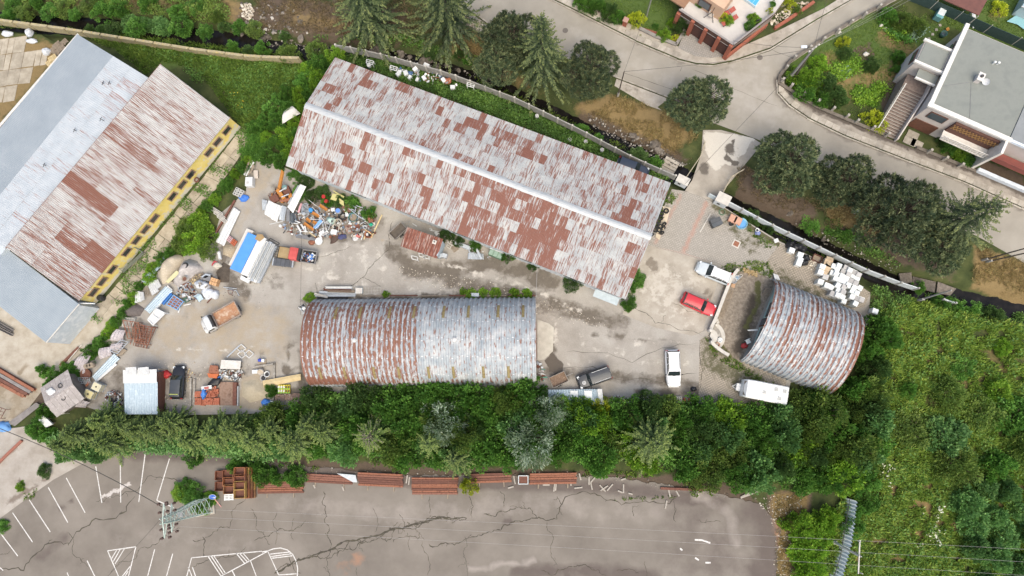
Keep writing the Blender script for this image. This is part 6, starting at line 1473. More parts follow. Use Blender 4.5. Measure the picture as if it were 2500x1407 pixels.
def wd(z):return .95*(1-z/PH)+.28*(z/PH)
for sx_ in (-1,1):
    for s in (-1,1):MB().bar((sx_*.95,s*.95,.3),(sx_*.28,s*.28,PH),.09).build('leg',lat_g,py)
lev=[.3+i*(PH-.3)/9 for i in range(10)]
for a_,b_ in zip(lev[:-1],lev[1:]):
    w0,w1=wd(a_),wd(b_)
    for k in range(4):
        c4_=[(-1,-1),(1,-1),(1,1),(-1,1)];p_,q_=c4_[k],c4_[(k+1) % 4]
        MB().bar((p_[0]*w0,p_[1]*w0,a_),(q_[0]*w1,q_[1]*w1,b_),.045).build('brace',lat_g,py);MB().bar((q_[0]*w0,q_[1]*w0,a_),(p_[0]*w1,p_[1]*w1,b_),.045).build('brace',lat_g,py)
insm=PM('brown_insulator',(.06,.035,.028),(.09,.05,.04),None,5,.4)
for z_,hw_ in ((8.0,1.6),(9.6,1.9)):
    for s in (-1,1):x=MB();x.bar((0,0,z_+.3),(s*.15,s*hw_,z_),.1);x.bar((.3,0,z_-.2),(s*.15,s*hw_,z_),.07);x.bar((-.3,0,z_-.2),(s*.15,s*hw_,z_),.07);x.build('crossarm',lat_g,py)
    for k in (-hw_,-hw_*.5,hw_*.5,hw_):
        for sx_ in (-.45,.45):MB().lathe([(.02,0),(.14,.03),(.16,.14),(.09,.18),(.16,.24),(.15,.4),(.02,.44)],8,(sx_,k,z_-.25)).build('insulator',insm,py)
MB().box((0,0,6.0),(.6,.6,.4)).build('switch_box',paint((.45,.43,.4)),py)
wirem=PM('bare_wire',(.42,.4,.37),(.34,.32,.3),None,3,.5,.3);wired=PM('dark_wire',(.05,.045,.04),(.08,.07,.06),None,3,.6)
def wire_run(label,A,B,sag,r=.018,mat=None,n=16):
    t=thing('power_line',label,'wire',A);x=MB();pts=[(B-A)*(i/n)+Vector((0,0,-4*sag*(i/n)*(1-i/n))) for i in range(n+1)]
    for p,q in zip(pts[:-1],pts[1:]):x.cyl(p,q,r,5,cap=False)
    x.build('strand',mat or wirem,t);return t
far=Vector((120,-3.2,0))
for k,(pa,pb,lab) in enumerate((((500,1244),(2700,1352),'upper of the three bare wires spanning the parking lot'),((470,1262),(2700,1384),'middle of the three bare wires spanning the parking lot'),((440,1286),(2700,1418),'lower of the three bare wires spanning the parking lot'))):wire_run(lab,G(*pa,9.5),G(*pb,9.5),.6,.011)
wire_run('thick black cable from the left edge to the pylon',G(-30,1035,7.5),G(395,1238,9.5),1.2,.045,wired);wire_run('thin wire falling from the pylon to the lower edge',G(390,1270,10.5),G(250,1420,9),.3,.02,wired)
wire_run('dark service wire from the thin pole across the street crossing',T1,T3+Vector((0,0,-.3)),.5,.022,wired);wire_run('wire from the lamp pole down to the thin wooden pole',T2,T1,.3,.018,wired)
for k in range(3):wire_run(('left','middle','right')[k]+' wire of the bundle running up the garden street',T3+Vector((.3*k-.3,.2*k-.2,0)),G(2235+k*22,-30,8.5),.4,.012);
wire_run('dark wire from the corner pole to the street drain side',T3,G(1790,100,6.0),.4,.02,wired);wire_run('dark wire dropping from the corner pole toward the bridge pillar',T3+Vector((0,0,-.5)),G(1672,450,1.8),.5,.02,wired);wire_run('wire from the corner pole up past the road junction',T3,G(2022,-10,7),.3,.02,wired)
wire_run('thin wire crossing the yard from pole to arched shed',G(735,480,5.0),G(733,770,5.0),.2,.018,wired);wire_run('thin pale wire from the hall eave to the arched shed end',G(1312,640,4.6),T8,.1,.02)
                              
cf=thing('corrugated_fence','pale corrugated sheet fence leaning along the meadow edge','fence',G(2062,1215));W0=cf.location.copy();gal=PM('galv_fence',(.58,.63,.66),(.5,.55,.58),(.64,.68,.7),2,.5)
lnp=along([(2062,1215),(2056,1270),(2048,1320),(2036,1365),(2020,1420),(2000,1480)],.42)
for i,(p,a_) in enumerate(lnp):
    q=p-W0;x=MB();n=Vector((math.cos(a_),math.sin(a_),0));s_=Vector((-n.y,n.x,0))
    x.add([q+s_*-.12,q+n*.21+s_*.1,q+n*.42+s_*-.12,q+n*.42+s_*.65+Vector((0,0,1.6)),q+n*.21+s_*.87+Vector((0,0,1.65)),q+s_*.65+Vector((0,0,1.6))],[(0,1,4,5),(1,2,3,4)]);x.build('sheet',gal,cf)
x=MB();x.bar(lnp[0][0]-W0+Vector((.1,0,1.2)),lnp[len(lnp)//2][0]-W0+Vector((.1,0,1.2)),.06);x.bar(lnp[len(lnp)//2][0]-W0+Vector((.1,0,1.2)),lnp[-1][0]-W0+Vector((.1,0,1.2)),.06);x.build('rail',blackp,cf)
# ================================================================== SCRAP AND STORED GOODS
def az(dx,dy):return math.atan2(-dy,dx)
def cr(o,s,q):return (o[0]+q[0]/s,o[1]+q[1]/s)
wht=PM('enamel_white',(.76,.77,.755),(.68,.69,.67),None,2,.35,0,.06,18,rnd=.1);gry=PM('enamel_grey',(.36,.35,.335),(.43,.415,.4),None,2,.6,0,.08,18,rnd=.15)
side=PM('enamel_side',(.6,.64,.62),(.52,.56,.54),None,2,.4,0,.06)
galv=PM('galvanised',(.47,.5,.52),(.4,.43,.45),(.56,.58,.59),2.5,.45,.35,.12,14);whs=PM('white_sheet',(.64,.64,.62),(.54,.54,.52),(.7,.7,.68),2,.5,0,.1,14)
blus=PM('pale_blue_sheet',(.42,.5,.55),(.36,.44,.49),(.5,.57,.61),2,.5,.1,.1,14);pnk=PM('pinkish_asbestos',(.47,.43,.43),(.38,.34,.34),(.55,.52,.52),2,.85,0,.18,12)
rst=PM('rusty_iron',(.2,.075,.045),(.29,.125,.075),(.14,.055,.035),3,.85,0,.2,14);rsd=PM('dark_rust',(.12,.055,.04),(.18,.08,.055),None,3,.85)
wood=PM('weathered_wood',(.3,.245,.18),(.22,.175,.13),None,3,.85,0,.2,20);newwood=PM('new_lumber',(.6,.48,.27),(.52,.4,.21),None,2,.7,0,.12,16)
orng=paint((.48,.2,.04));blk=blackp
# ---- fridges
def fridge(name,label,p,h,rz,mats,w=.6,d=.6,group=None,lying=False):
    P=G(p[0],p[1],h);t=thing(name,label,'fridge' if h > 1 else 'appliance',(P.x,P.y,.03),rz,group)
    MB().box((0,.02,h/2),(w,d-.08,h)).build('cabinet',mats[0],t,bevel=.02)
    dr=MB().box((0,-d/2+.015,h*.5),(w-.01,.05,h-.06)).build('door',mats[1],t);MB().box((w*.4,-d/2-.03,h*.6),(.03,.04,.3)).build('handle',blk,dr)
    MB().box((0,.02,h+.006),(w-.05,d-.14,.014)).build('top_panel',mats[2],t);return t
FR=[(1105,510,0),(1225,545,1),(1300,595,0),(1375,630,1),(1460,675,1),(1065,585,0),(1175,620,1),(1275,665,1),(1360,700,0),(1430,745,0),(1055,655,0),(1155,695,0),(1235,740,0),(1320,780,1),(1405,825,1),(1045,735,0),(1130,775,0),(1205,815,0),(1270,865,0),(1380,900,0),(1480,915,0),(1085,865,0),(1195,890,1),(1090,955,0),(1180,985,1),(1345,970,0),(1425,1005,0),(985,1010,1),(1080,1040,0),(1165,1080,0),(1340,1070,0),(1420,1095,1),(1510,1125,1),(1190,1150,0),(1400,1195,0),(960,900,0),(985,640,0),(1010,520,0)]
for i,(a_,b_,g_) in enumerate(FR):
    fridge('fridge','grey topped discarded fridge in the pack beside the creek fence' if g_ else 'white discarded fridge in the pack beside the creek fence',cr((1900,580),7.404,(a_,b_)),random.choice((1.25,1.4,1.5,1.2)),R(-28)+random.uniform(-.1,.1)+random.choice((0,math.pi)),(side if not g_ else gry,wht,gry if g_ else wht),.62,.66,'grey fridges in the pack' if g_ else 'white fridges in the pack')
for lab,q,h,m_ in (('white fridge nearest the short arched shed, left of the pack',(770,800),1.3,0),('white fridge touching the left side of the pack',(890,865),1.3,0),('open grey fridge lying beside the cardboard heap',(860,705),1.0,1),('low white fridge below the cardboard heap',(770,625),1.1,0),('white fridge half under cardboard',(805,525),1.2,0),('white washing machine on the paving, upper of the pair',(400,405),.85,0),('white washing machine on the paving, lower of the pair',(375,470),.9,0),('white cooker standing by the black bags',(250,230),.9,0),('white machine with round window beside the black bags',(405,310),.85,0),('lone white fridge lying in the weeds past the pack',(1755,1330),1.1,0)):
    fridge('fridge' if h > 1 else 'washing_machine',lab,cr((1900,580),7.404,q),h,R(-22),(side if not m_ else gry,wht,wht if not m_ else gry),.72,.66)
for q,lab in (((870,560),'torn brown cardboard sheet on the heap beside the fridges'),((895,470),'large cardboard sheet leaning on the creek fence')):
    P=G(*cr((1900,580),7.404,q),.9);t=thing('cardboard',lab,'cardboard',(P.x,P.y,.03),random.uniform(0,2));MB().box((0,0,.5),(1.2,1.0,.95)).build('box',PM('cardboard',(.42,.31,.2),(.5,.4,.28),None,3,.9),t,bevel=.04)
    for s in (-1,1):MB().box((s*.65,0,1.05),(.45,.9,.02),0,(0,s*.4,0)).build('flap',MATS['cardboard'],t)
P=G(*cr((1900,580),7.404,(700,380)),.3);t=thing('wooden_box','open brown box of bottles by the creek fence','box',(P.x,P.y,.03),R(-25))
for s in (-1,1):MB().box((0,s*.4,.25),(1.1,.04,.5)).build('side',rsd,t);MB().box((s*.55,0,.25),(.04,.76,.5)).build('end',rsd,t)
MB().box((0,0,.08),(1.06,.76,.1)).build('floor',wood,t)
def blob(name,label,cat,p,r,h,mat,seed,z=.02,squash=1.0,group=None,rz=0,elong=1.3):
    bm=bmesh.new();bmesh.ops.create_icosphere(bm,subdivisions=3,radius=1);rr=random.Random(seed);ph=[rr.uniform(0,6) for _ in range(6)]
    for v in bm.verts:
        c_=v.co;k=1+.16*math.sin(c_.x*4+ph[0])*math.sin(c_.y*4+ph[1])+.1*math.sin(c_.z*7+ph[2]+c_.x*6)
        v.co=Vector((c_.x*r*elong*k,c_.y*r*k,max(-.02,c_.z*h*k+h*.15)))
    me=bpy.data.meshes.new(name);bm.to_mesh(me);bm.free();P=G(p[0],p[1],h*.5)
    o=link(name,me,mat,None,(P.x,P.y,z),rz,True);return tag(o,label,cat,group)
bagm=PM('black_bag',(.015,.015,.016),(.03,.03,.032),None,4,.35)
for i,q in enumerate(((220,140),(290,190),(380,170),(440,210),(500,370),(470,450))):blob('bin_bag','glossy black refuse bag in the row along the creek fence','bag',cr((1900,580),7.404,q),.45,.7,bagm,i,group='black bags along the creek fence')
stones('rubble',[(1960,622),(2012,640),(2005,680),(1975,660)],220,.08,.3,.03,mls,label='light rubble scattered between bags and fridges')
# ---- generic builders
def csheet(name,label,quad,z,mat,pitch=.22,amp=.04,z2=None,sagz=0.0,group=None,cat='metal sheet',th=.02):
    """corrugated sheet: quad p0,p1 (one short edge) then p2,p3; ridges run from edge p0p1 to edge p3p2"""
    zz=[z,z,z if z2 is None else z2,z if z2 is None else z2];W=[G(p[0],p[1],k) for p,k in zip(quad,zz)];c0=sum(W,Vector())/4
    n=max(3,int((W[1]-W[0]).length/pitch))*2;x=MB();rows=[]
    for v in (0,.33,.66,1):
        row=[]
        for i in range(n+1):
            u=i/n;p=(W[0]*(1-u)+W[1]*u)*(1-v)+(W[3]*(1-u)+W[2]*u)*v-c0;p.z += (amp if i % 2 else -amp)+sagz*(v*(1-v)*4+u*(1-u)*2-.7)
            row.append(p)
        rows.append(row)
    x.grid(rows);o=x.build(name,mat,None,c0);md=o.modifiers.new('thickness','SOLIDIFY');md.thickness=th;return tag(o,label,cat,group)
def slab_thing(name,label,cat,quad,z,th,mat,bearers=True,group=None):
    W=[G(p[0],p[1],z) for p in quad];c0=sum(W,Vector())/len(W);t=thing(name,label,cat,(c0.x,c0.y,0),0,group)
    MB().prism([(w.x-c0.x,w.y-c0.y) for w in W],z-th,z).build('board',mat,t,bevel=min(.01,th*.3));
    if bearers and z-th > .12:
        for f in (.2,.8):
            a_=(W[0]*(1-f)+W[3]*f)-c0;b_=(W[1]*(1-f)+W[2]*f)-c0;m=(a_+b_)/2;L_=(b_-a_).length;MB().box((m.x,m.y,(z-th)/2),(L_*.9,.12,z-th-.006),math.atan2((b_-a_).y,(b_-a_).x)).build('bearer',wood,t)
    return t
def beam(name,label,p,q,w,h,mat,z=.0,profile='I',group=None,cat='beam',z2=None):
    A=G(p[0],p[1],z);B=G(q[0],q[1],z if z2 is None else z2);c0=(A+B)/2;A -= c0;B -= c0;d=(B-A).normalized();s=Vector((-d.y,d.x,0)).normalized();x=MB()
    pr={'I':[(-.5,0),(.5,0),(.5,.12),(.08,.16),(.08,.84),(.5,.88),(.5,1),(-.5,1),(-.5,.88),(-.08,.84),(-.08,.16),(-.5,.12)],'U':[(-.5,0),(.5,0),(.5,1),(.38,1),(.38,.15),(-.38,.15),(-.38,1),(-.5,1)],'R':[(-.5,.05),(-.45,0),(.45,0),(.5,.05),(.5,.95),(.45,1),(-.45,1),(-.5,.95)],'O':[(.5*math.cos(k*.785),.5+.5*math.sin(k*.785)) for k in range(8)]}[profile]
    S=[[o+s*(a_*w)+Vector((0,0,b_*h)) for a_,b_ in pr] for o in (A,B)];x.loft(S)
    return tag(x.build(name,mat,None,c0),label,cat,group)
def frame_thing(name,label,cat,quad,z,r,mat,nx=0,ny=0,legs=False,pane=None):
    W=[G(p[0],p[1],z) for p in quad];c0=sum(W,Vector())/4;t=thing(name,label,cat,(c0.x,c0.y,0));L_=[Vector((w.x-c0.x,w.y-c0.y,z)) for w in W]
    for a_,b_ in zip(L_,L_[1:]+L_[:1]):MB().bar(a_,b_,r).build('rail',mat,t)
    for i in range(1,nx+1):f=i/(nx+1);MB().bar(L_[0]*(1-f)+L_[1]*f,L_[3]*(1-f)+L_[2]*f,r*.7).build('bar',mat,t)
    for i in range(1,ny+1):f=i/(ny+1);MB().bar(L_[0]*(1-f)+L_[3]*f,L_[1]*(1-f)+L_[2]*f,r*.7).build('bar',mat,t)
    if legs:
        for p_ in L_:MB().bar((p_.x,p_.y,0),p_,r).build('leg',mat,t)
    if pane:x=MB();x.add([p_*.97-Vector((0,0,.01+.03*p_.z)) for p_ in L_],[(0,1,2,3)]);x.build('pane',pane,t)
    return t
def pallet(label,p,rz,z=0.0,L_=1.2,Wd=.8,mat=None,group=None,n=6):
    P=G(p[0],p[1],z+.14);t=thing('pallet',label,'pallet',(P.x,P.y,z+.02),rz,group);mat=mat or wood
    for i in range(n):MB().box((0,-Wd/2+Wd*(i+.5)/n,.13),(L_,Wd/n*.66,.025)).build('slat',mat,t)
    for k in (-.45,0,.45):MB().box((k*L_,0,.06),(.1,Wd,.1)).build('bearer',mat,t)
    return t
def tub(name,label,cat,p,r,h,mat,inner=None,tip=None,z=.02,r0=.8):
    P=G(p[0],p[1],z+h*.6);t=thing(name,label,cat,(P.x,P.y,z));sh=MB().lathe([(.02,.02),(r*r0,0),(r,h),(r-.05,h),(r*r0-.05,.06),(.02,.06)],16).build('shell',mat,t,smooth=True)
    MB().torus(r-.02,.03,16,5,(0,0,h)).build('rim',mat,t)
    if inner:MB().lathe([(0,h*.55),(r*.84,h*.52),(r*.84,h*.4)],14).build('contents',inner,t)
    if tip:t.rotation_euler=tip
    return t
def barrel(label,p,r,h,mat,lid,z=.02,name='barrel'):
    P=G(p[0],p[1],z+h);t=thing(name,label,'barrel',(P.x,P.y,z));MB().lathe([(0,0),(r*.92,0),(r,h*.2),(r*.97,h*.5),(r,h*.8),(r*.92,h),(0,h)],16).build('drum',mat,t,smooth=True);MB().cyl((0,0,h),(0,0,h+.04),r*.8,14).build('lid',lid,t);return t
def stick(label,p,q,w,mat,z=.3,name='plank',group=None,h=None,z2=None,prof='R'):return beam(name,label,p,q,w,h or w*.5,mat,z,prof,group,'plank' if name=='plank' else name.replace('_',' '),z2)
def heap(name,label,poly,h,mat,res=.35,seed=1,n=0,smin=.05,smax=.2,stmat=None):
    W=[G(*p) for p in poly];c0=sum(W,Vector())/len(W);pl=[(w.x,w.y) for w in W];xs_=[p[0] for p in pl];ys_=[p[1] for p in pl]
    gx_,gy_=np.meshgrid(np.arange(min(xs_),max(xs_),res),np.arange(min(ys_),max(ys_),res));g_=np.stack([gx_.ravel(),gy_.ravel()],1);g_=g_[inpoly(g_,pl)];g_=g_[segdist(g_,pl,True) > res*.4]
    vs_,es_,fs_,*_=geometry.delaunay_2d_cdt([Vector(p) for p in pl]+[Vector(p) for p in g_.tolist()],[(i,(i+1) % len(pl)) for i in range(len(pl))],[],1,1e-5)
    A_=np.array([(v.x,v.y) for v in vs_]);d=segdist(A_,pl,True);dm=max(d.max(),.1);z=h*np.sin(np.clip(d/dm,0,1)*1.57)*np.array([.75+.5*vnoise(p[0]*1.3,p[1]*1.3,seed) for p in A_])+.01
    me=bpy.data.meshes.new(name);me.from_pydata([(p[0]-c0.x,p[1]-c0.y,k) for p,k in zip(A_,z)],[],[tuple(f) for f in fs_]);o=link(name,me,mat,None,(c0.x,c0.y,.02),None,True)
    if o.data.polygons and o.data.polygons[0].normal.z < 0:o.data.flip_normals()
    return tag(o,label,'heap')
def corrugated_stack(label,quad,zs_,mat,grp,pitch=.25,amp=.035):
    for k,z_ in enumerate(zs_):csheet('metal_sheet',label,[(p[0]+random.uniform(-1.5,1.5),p[1]+random.uniform(-1.5,1.5)) for p in quad],z_,mat,pitch,amp,group=grp)

# ---- yard west: zone by the brambles
for i,(p,q,m_) in enumerate((((596,428),(616,392),whs),((601,430),(620,396),whs),((606,428),(619,402),wood),((611,424),(621,404),wood),((598,420),(612,388),wood))):stick('board lying in the fan of boards at the bramble edge',p,q,.22,m_,.35+.06*i,group='fan of boards at the bramble edge',h=.05)
slab_thing('cream_door','cream door panel lying on the dirt beside the white tank','door',[(619,416),(629,416),(630,436),(619,436)],.35,.08,PM('cream_panel',(.55,.48,.4),(.48,.42,.35)))
P=G(607,443,1.0);t=thing('water_tank','white plastic tank with square lid beside the door panel','tank',(P.x,P.y,.02));MB().box((0,0,.5),(1.0,1.25,1.0)).build('tank_body',whs,t,bevel=.08);MB().box((-.1,-.2,1.03),(.3,.3,.05)).build('lid',gry,t)
t=pallet('pallet carrying hollow blocks under a blue sheet',(585,472),az(1,.5),0,1.4,1.2)
for k in range(3):
    for j in range(3):b_=MB().box((-.42+.42*k,-.36+.36*j,.35),(.38,.33,.38)).build('hollow_block',PM('block_grey',(.5,.49,.45),(.42,.41,.38)),t);MB().box((-.42+.42*k,-.36+.36*j,.545),(.2,.16,.01)).build('hole',blk,b_)
blob('blue_tarp','crumpled bright blue tarpaulin hanging off the block pallet','tarpaulin',(594,484),.5,.5,paint((.06,.2,.62)),3)
stick('rust red steel beam beside the long white roof sheets',(575,490),(529,568),.25,rsd,.15,'steel_beam',h=.25)
corrugated_stack('long white ribbed roof sheet in the stack beside the rust beam',[(571,506),(586,517),(546,600),(527,590)],(.25,.32,.39),whs,'long white sheets by the rust beam',.3,.05)
for k in range(3):frame_thing('steel_rack',('upper','middle','lower')[k]+' pale slatted steel rack lying by the shrubs','rack',[(518+k*8,505+k*9),(545+k*5,522+k*9),(541+k*5,528+k*9),(514+k*8,512+k*9)],.3+.1*k,.09,capm,0,2)
pallet('pallet with pink and orange tiles by the blue panel stack',(566,588),az(1,.6))
for k,c_ in enumerate(((.6,.4,.4),(.6,.4,.4),(.55,.14,.06),(.55,.14,.06))):P=G(558+k*5,582+k*4,.4);t=thing('tile_pack',('pink tile pack at the left end of the small pallet','second pink tile pack on the small pallet','orange tile pack third on the small pallet','orange tile pack at the right end of the small pallet')[k],'tiles',(P.x,P.y,.17),az(1,.6));MB().box((0,0,.15),(.26,.75,.3)).build('stack',paint(c_),t);MB().box((0,0,.31),(.06,.77,.015)).build('strap',blk,t)
t=beam('foil_roll','white roll of foil lying on the straw',(536,616),(540,634),.45,.45,whs,.02,'O',None,'roll');csheet('red_sheet','dark red corrugated sheet on the straw',[(522,636),(532,640),(526,654),(516,648)],.25,paint((.4,.05,.06)),.2,.03)
blob('cement_sack','cream sack slumped beside the red sheet','sack',(530,648),.45,.4,PM('sack_cream',(.5,.46,.38),(.42,.38,.31)),8)
heap('wood_chip_heap','pale heap of wood chips beside the panel stack',[(545,600),(570,596),(580,612),(565,630),(545,622)],.5,PM('chips',(.42,.35,.25),(.3,.24,.16),(.5,.43,.32),6,.95,0,.35,14))
heap('dark_soil_heap','dark wet soil patch below the panel stack',[(545,640),(562,650),(560,690),(535,690),(528,665)],.25,PM('wet_soil',(.06,.048,.038),(.1,.08,.06),None,3,.9,0,.3,12))
# ---- big stack of wall panels (blue sheet on top)
def pq(u0,u1,v0,v1,o=(603,560),a_=(80,33),b_=(-46,92)):return [(o[0]+a_[0]*u+b_[0]*v,o[1]+a_[1]*u+b_[1]*v) for u,v in ((u0,v0),(u1,v0),(u1,v1),(u0,v1))]
bluep=PM('blue_panel',(.09,.28,.68),(.075,.25,.62),None,1,.45,0,.05)
for u0,u1,v0,v1,z_,th,m_,lab in ((-.02,.2,-.02,.95,.6,.5,PM('cream_sheet',(.6,.56,.5),(.52,.48,.42)),'cream sheet bundle at the left edge of the panel stack'),(.06,.4,.06,1.02,1.0,.35,bluep,'bright blue panel lying on top of the panel stack'),(.4,.62,.03,1.04,.98,.4,whs,'broad white panel in the middle of the panel stack'),
                                 (.62,.72,.08,1.08,.85,.4,whs,'narrow white profile right of the broad panel'),(.72,.82,.06,1.1,.78,.4,galv,'galvanised profile in the right of the panel stack'),(.82,.92,.08,1.1,.7,.4,whs,'white profile near the right edge of the panel stack'),(.92,1.0,.1,1.08,.6,.4,galv,'outermost profile of the panel stack')):
    slab_thing('cladding_sheet',lab,'panel',pq(u0,u1-.012,v0,v1),z_,th,m_,True,'wall panels in the blue topped stack')
for k,u in enumerate((.66,.7,.76,.79,.86,.89,.95)):beam('sheet_rib','raised rib strip along the white profiles of the panel stack',pq(u,u,.1,1.05)[0],pq(u,u,.1,1.05)[3],.09,.07,whs if k % 2 else galv,1.02-.35*(u-.6),'U','rib strips on the panel stack','profile')
slab_thing('brown_board','brown hardboard sheet on the top end of the blue panel','board',[(628,572),(640,572),(646,580),(634,590),(622,584)],1.06,.03,PM('hardboard',(.34,.23,.11),(.28,.19,.09)),False)
slab_thing('thick_white_sheet','white thick panel sticking out below the blue panel','panel',[(588,672),(610,684),(606,692),(586,682)],.9,.3,whs)
frame_thing('tube_hoop','black tubular frame leaning at the end of the panel stack','frame',[(660,582),(682,594),(679,598),(656,586)],.7,.08,blk)
P=G(690,641,.8);tk2=thing('flat_trailer','dark tarpaulin topped trailer bed with silver ends beside the red pickup','trailer',(P.x,P.y,.02),az(51,6));MB().box((0,0,.55),(2.5,1.0,.25)).build('deck',PM('slate_cover',(.07,.075,.085),(.1,.105,.115)),tk2,bevel=.04)
for s in (-1,1):MB().box((s*1.33,0,.58),(.14,1.04,.3)).build('end_board',galv,tk2);add_wheel(tk2,(0,s*.45,.25),.25,.16)
for k in range(4):MB().box((-.9+.6*k,0,.69),(.03,.98,.015)).build('strap',blk,tk2)
O5=(630,420);S5=7.034
c5=lambda a_,b_:cr(O5,S5,(a_,b_))
                                 
wd_=('white',)
# ---- central junk heap
beam('crane_arm','orange hydraulic crane arm rising from the junk heap',c5(372,290),c5(436,-10),.4,.4,orng,.6,'R',None,'machine part',z2=3.2)
P=G(*c5(430,390),.5);t=thing('loader','rusty orange loader frame with brown plates in the junk heap','machine',(P.x,P.y,.02),.4)
for (cx_,cy_,sx_,sy_,sz_,m_) in ((-1.3,.0,1.1,1.0,.5,rsd),(.6,.3,1.0,1.2,.6,rsd),(-.2,.1,.5,1.6,.9,orng),(.0,-.8,1.4,.35,.5,rst),(.9,-.6,.5,.5,.8,orng)):MB().box((cx_,cy_,sz_/2),(sx_,sy_,sz_),random.uniform(-.3,.3)).build('plate',m_,t,bevel=.03)
for s in (-1,1):MB().cyl((-.2,s*.4,.9),(.9,s*.5,1.1),.09,8).build('hydraulic_ram',galv,t)
barrel('teal steel canister behind the orange loader frame',c5(450,262),.35,.7,paint((.25,.42,.4)),paint((.2,.35,.33)))
csheet('metal_sheet','large white ribbed sheet propped over the junk heap',[c5(720,210),c5(825,250),c5(600,705),c5(500,600)],1.5,whs,.3,.05,.7,cat='metal sheet')
csheet('metal_sheet','grey ribbed sheet under the large white sheet',[c5(680,230),c5(740,240),c5(560,560),c5(500,540)],1.0,galv,.3,.05,.5)
for i,q in enumerate((((62,470),(150,490),(130,650),(70,660)),((175,480),(290,540),(230,800),(95,715)),((290,540),(415,590),(320,860),(215,800)),((400,570),(490,600),(450,840),(350,820)))):csheet('metal_sheet',('narrow pale','left broad','middle broad','right')[i]+' sagging galvanised sheet at the west foot of the junk heap',[c5(*p) for p in q],.7-.05*i,whs if i in (1,2) else galv,.3,.06,.25,.12)
slab_thing('grey_planking','grey tiled strip at the foot of the large white sheet','board',[c5(490,640),c5(545,630),c5(555,850),c5(480,850)],.5,.1,PM('slate_grey',(.14,.14,.145),(.2,.2,.2)))
for k,(a_,b_) in enumerate(((575,705),(640,700))):beam('steel_channel',('left','right')[k]+' dark blue-grey steel channel beside the tiled strip',c5(a_,b_),c5(a_+5,b_+190),.45,.25,PM('channel_dark',(.08,.095,.11),(.12,.135,.15)),.3,'U')
slab_thing('pink_board','pink insulation board in the junk heap','board',[c5(730,535),c5(760,545),c5(705,705),c5(675,690)],.8,.1,PM('pink_foam',(.55,.3,.3),(.5,.27,.27)),True)
frame_thing('radiator','ribbed grey radiator in the junk heap','radiator',[c5(760,560),c5(840,540),c5(880,700),c5(750,720)],.7,.07,galv,0,6,True)
barrel('bright blue canister in the junk heap',c5(900,650),.3,.6,paint((.05,.28,.62)),paint((.05,.28,.62)),.3)
for i,(p,q) in enumerate((((1060,570),(1185,655)),((930,700),(1050,770)),((790,880),(950,995)),((940,855),(1010,895)),((830,800),(900,860)))):stick('orange moulded bar in the junk heap',c5(*p),c5(*q),.4,orng,.6,'orange_bar','orange bars in the junk heap',.22,prof='U')
for i in range(3):stick('pale blue batten in the bundle on the junk heap',c5(960+i*22,970),c5(1075+i*18,825+i*10),.18,paint((.2,.4,.72)),.8,'plank','blue battens on the junk heap',.1)
tub('mint_bucket','mint green tub lying on its side on the junk heap','tub',c5(1185,790),.42,.9,paint((.42,.58,.52)),None,(R(70),0,R(60)),.5)
for i,(p,q) in enumerate((((930,600),(1140,840)),((900,820),(1140,810)),((1130,830),(1200,1040)),((1110,840),(1130,1030)),((980,980),(1130,840)),((870,480),(1010,590)),((1150,870),(1270,800)),((200,900),(430,850)),((1160,880),(1280,880)),((1210,1000),(1250,880)))):stick('thin white rod sticking out of the junk heap',c5(*p),c5(*q),.07,whs,.95,'white_rod','white rods in the junk heap',.07,prof='O')
frame_thing('bent_chair','bent tubular chair frame in the junk heap','chair',[c5(1060,990),c5(1160,960),c5(1210,1040),c5(1110,1100)],.7,.06,whs,1,2,True);frame_thing('steel_grate','small grey grate in the junk heap','grate',[c5(1200,800),c5(1290,840),c5(1260,920),c5(1170,880)],.6,.05,galv,3,0,True)
barrel('barrel with blue lid in the junk heap',c5(1370,665),.38,.9,PM('drum_grey',(.3,.3,.3),(.22,.22,.22)),paint((.12,.25,.62)))
fridge('white_cabinet','small white cabinet beside the blue lidded barrel',c5(1285,645),.6,.2,(wht,wht,wht),.5,.4);fridge('white_cabinet','white square cabinet at the lower edge of the junk heap',c5(1300,1030),.7,-.15,(wht,wht,wht),.75,.65);fridge('white_cabinet','white enamel box tilted at the junk heap edge',c5(1095,1040),.6,.6,(wht,wht,wht),.7,.5);fridge('white_cabinet','small white box above the large tyre',c5(1520,705),.5,.3,(gry,wht,wht),.35,.3)
def tyre_thing(label,p,r,w,z=0.0,tilt=(0,0,0),group=None):
    P=G(p[0],p[1],z+w/2);o=thing('tyre',label,'tyre',(P.x,P.y,z+w*.5+.02),0,group);k=('T',r,w)
    if k not in _wc:
        x=MB();pr=[(r*.58,-w*.38),(r*.72,-w*.5),(r*.94,-w*.46),(r,-w*.25),(r,w*.25),(r*.94,w*.46),(r*.72,w*.5),(r*.58,w*.38),(r*.64,0),(r*.58,-w*.38)];x.lathe(pr,18);me=x.mesh('carcass');me.materials.append(tyrem)
        x=MB();x.torus(r*.56,.025,18,5,(0,0,w*.38));m2=x.mesh('bead');m2.materials.append(tyrem);_wc[k]=(me,m2)
    inst('carcass',_wc[k][0],o,(0,0,0));inst('bead',_wc[k][1],o,(0,0,0));o.rotation_euler=tilt;return o
tyre_thing('large black tractor tyre lying in the junk heap',c5(1450,765),.62,.4)
tub('green_tub','dark green round tub full of scraps in the junk heap','tub',c5(1635,785),.62,.6,paint((.04,.14,.13)),wood)
for k,q in enumerate(((1385,850),(1350,940))):tub('concrete_planter',('upper','lower')[k]+' of two pale round concrete planters with dark mouths','planter',c5(*q),.5,.65,PM('planter_pale',(.5,.45,.38),(.42,.37,.31)),blk,(R(18),R(-10),0),.0,1.05)
foam=PM('yellow_foam',(.5,.46,.2),(.44,.4,.17))
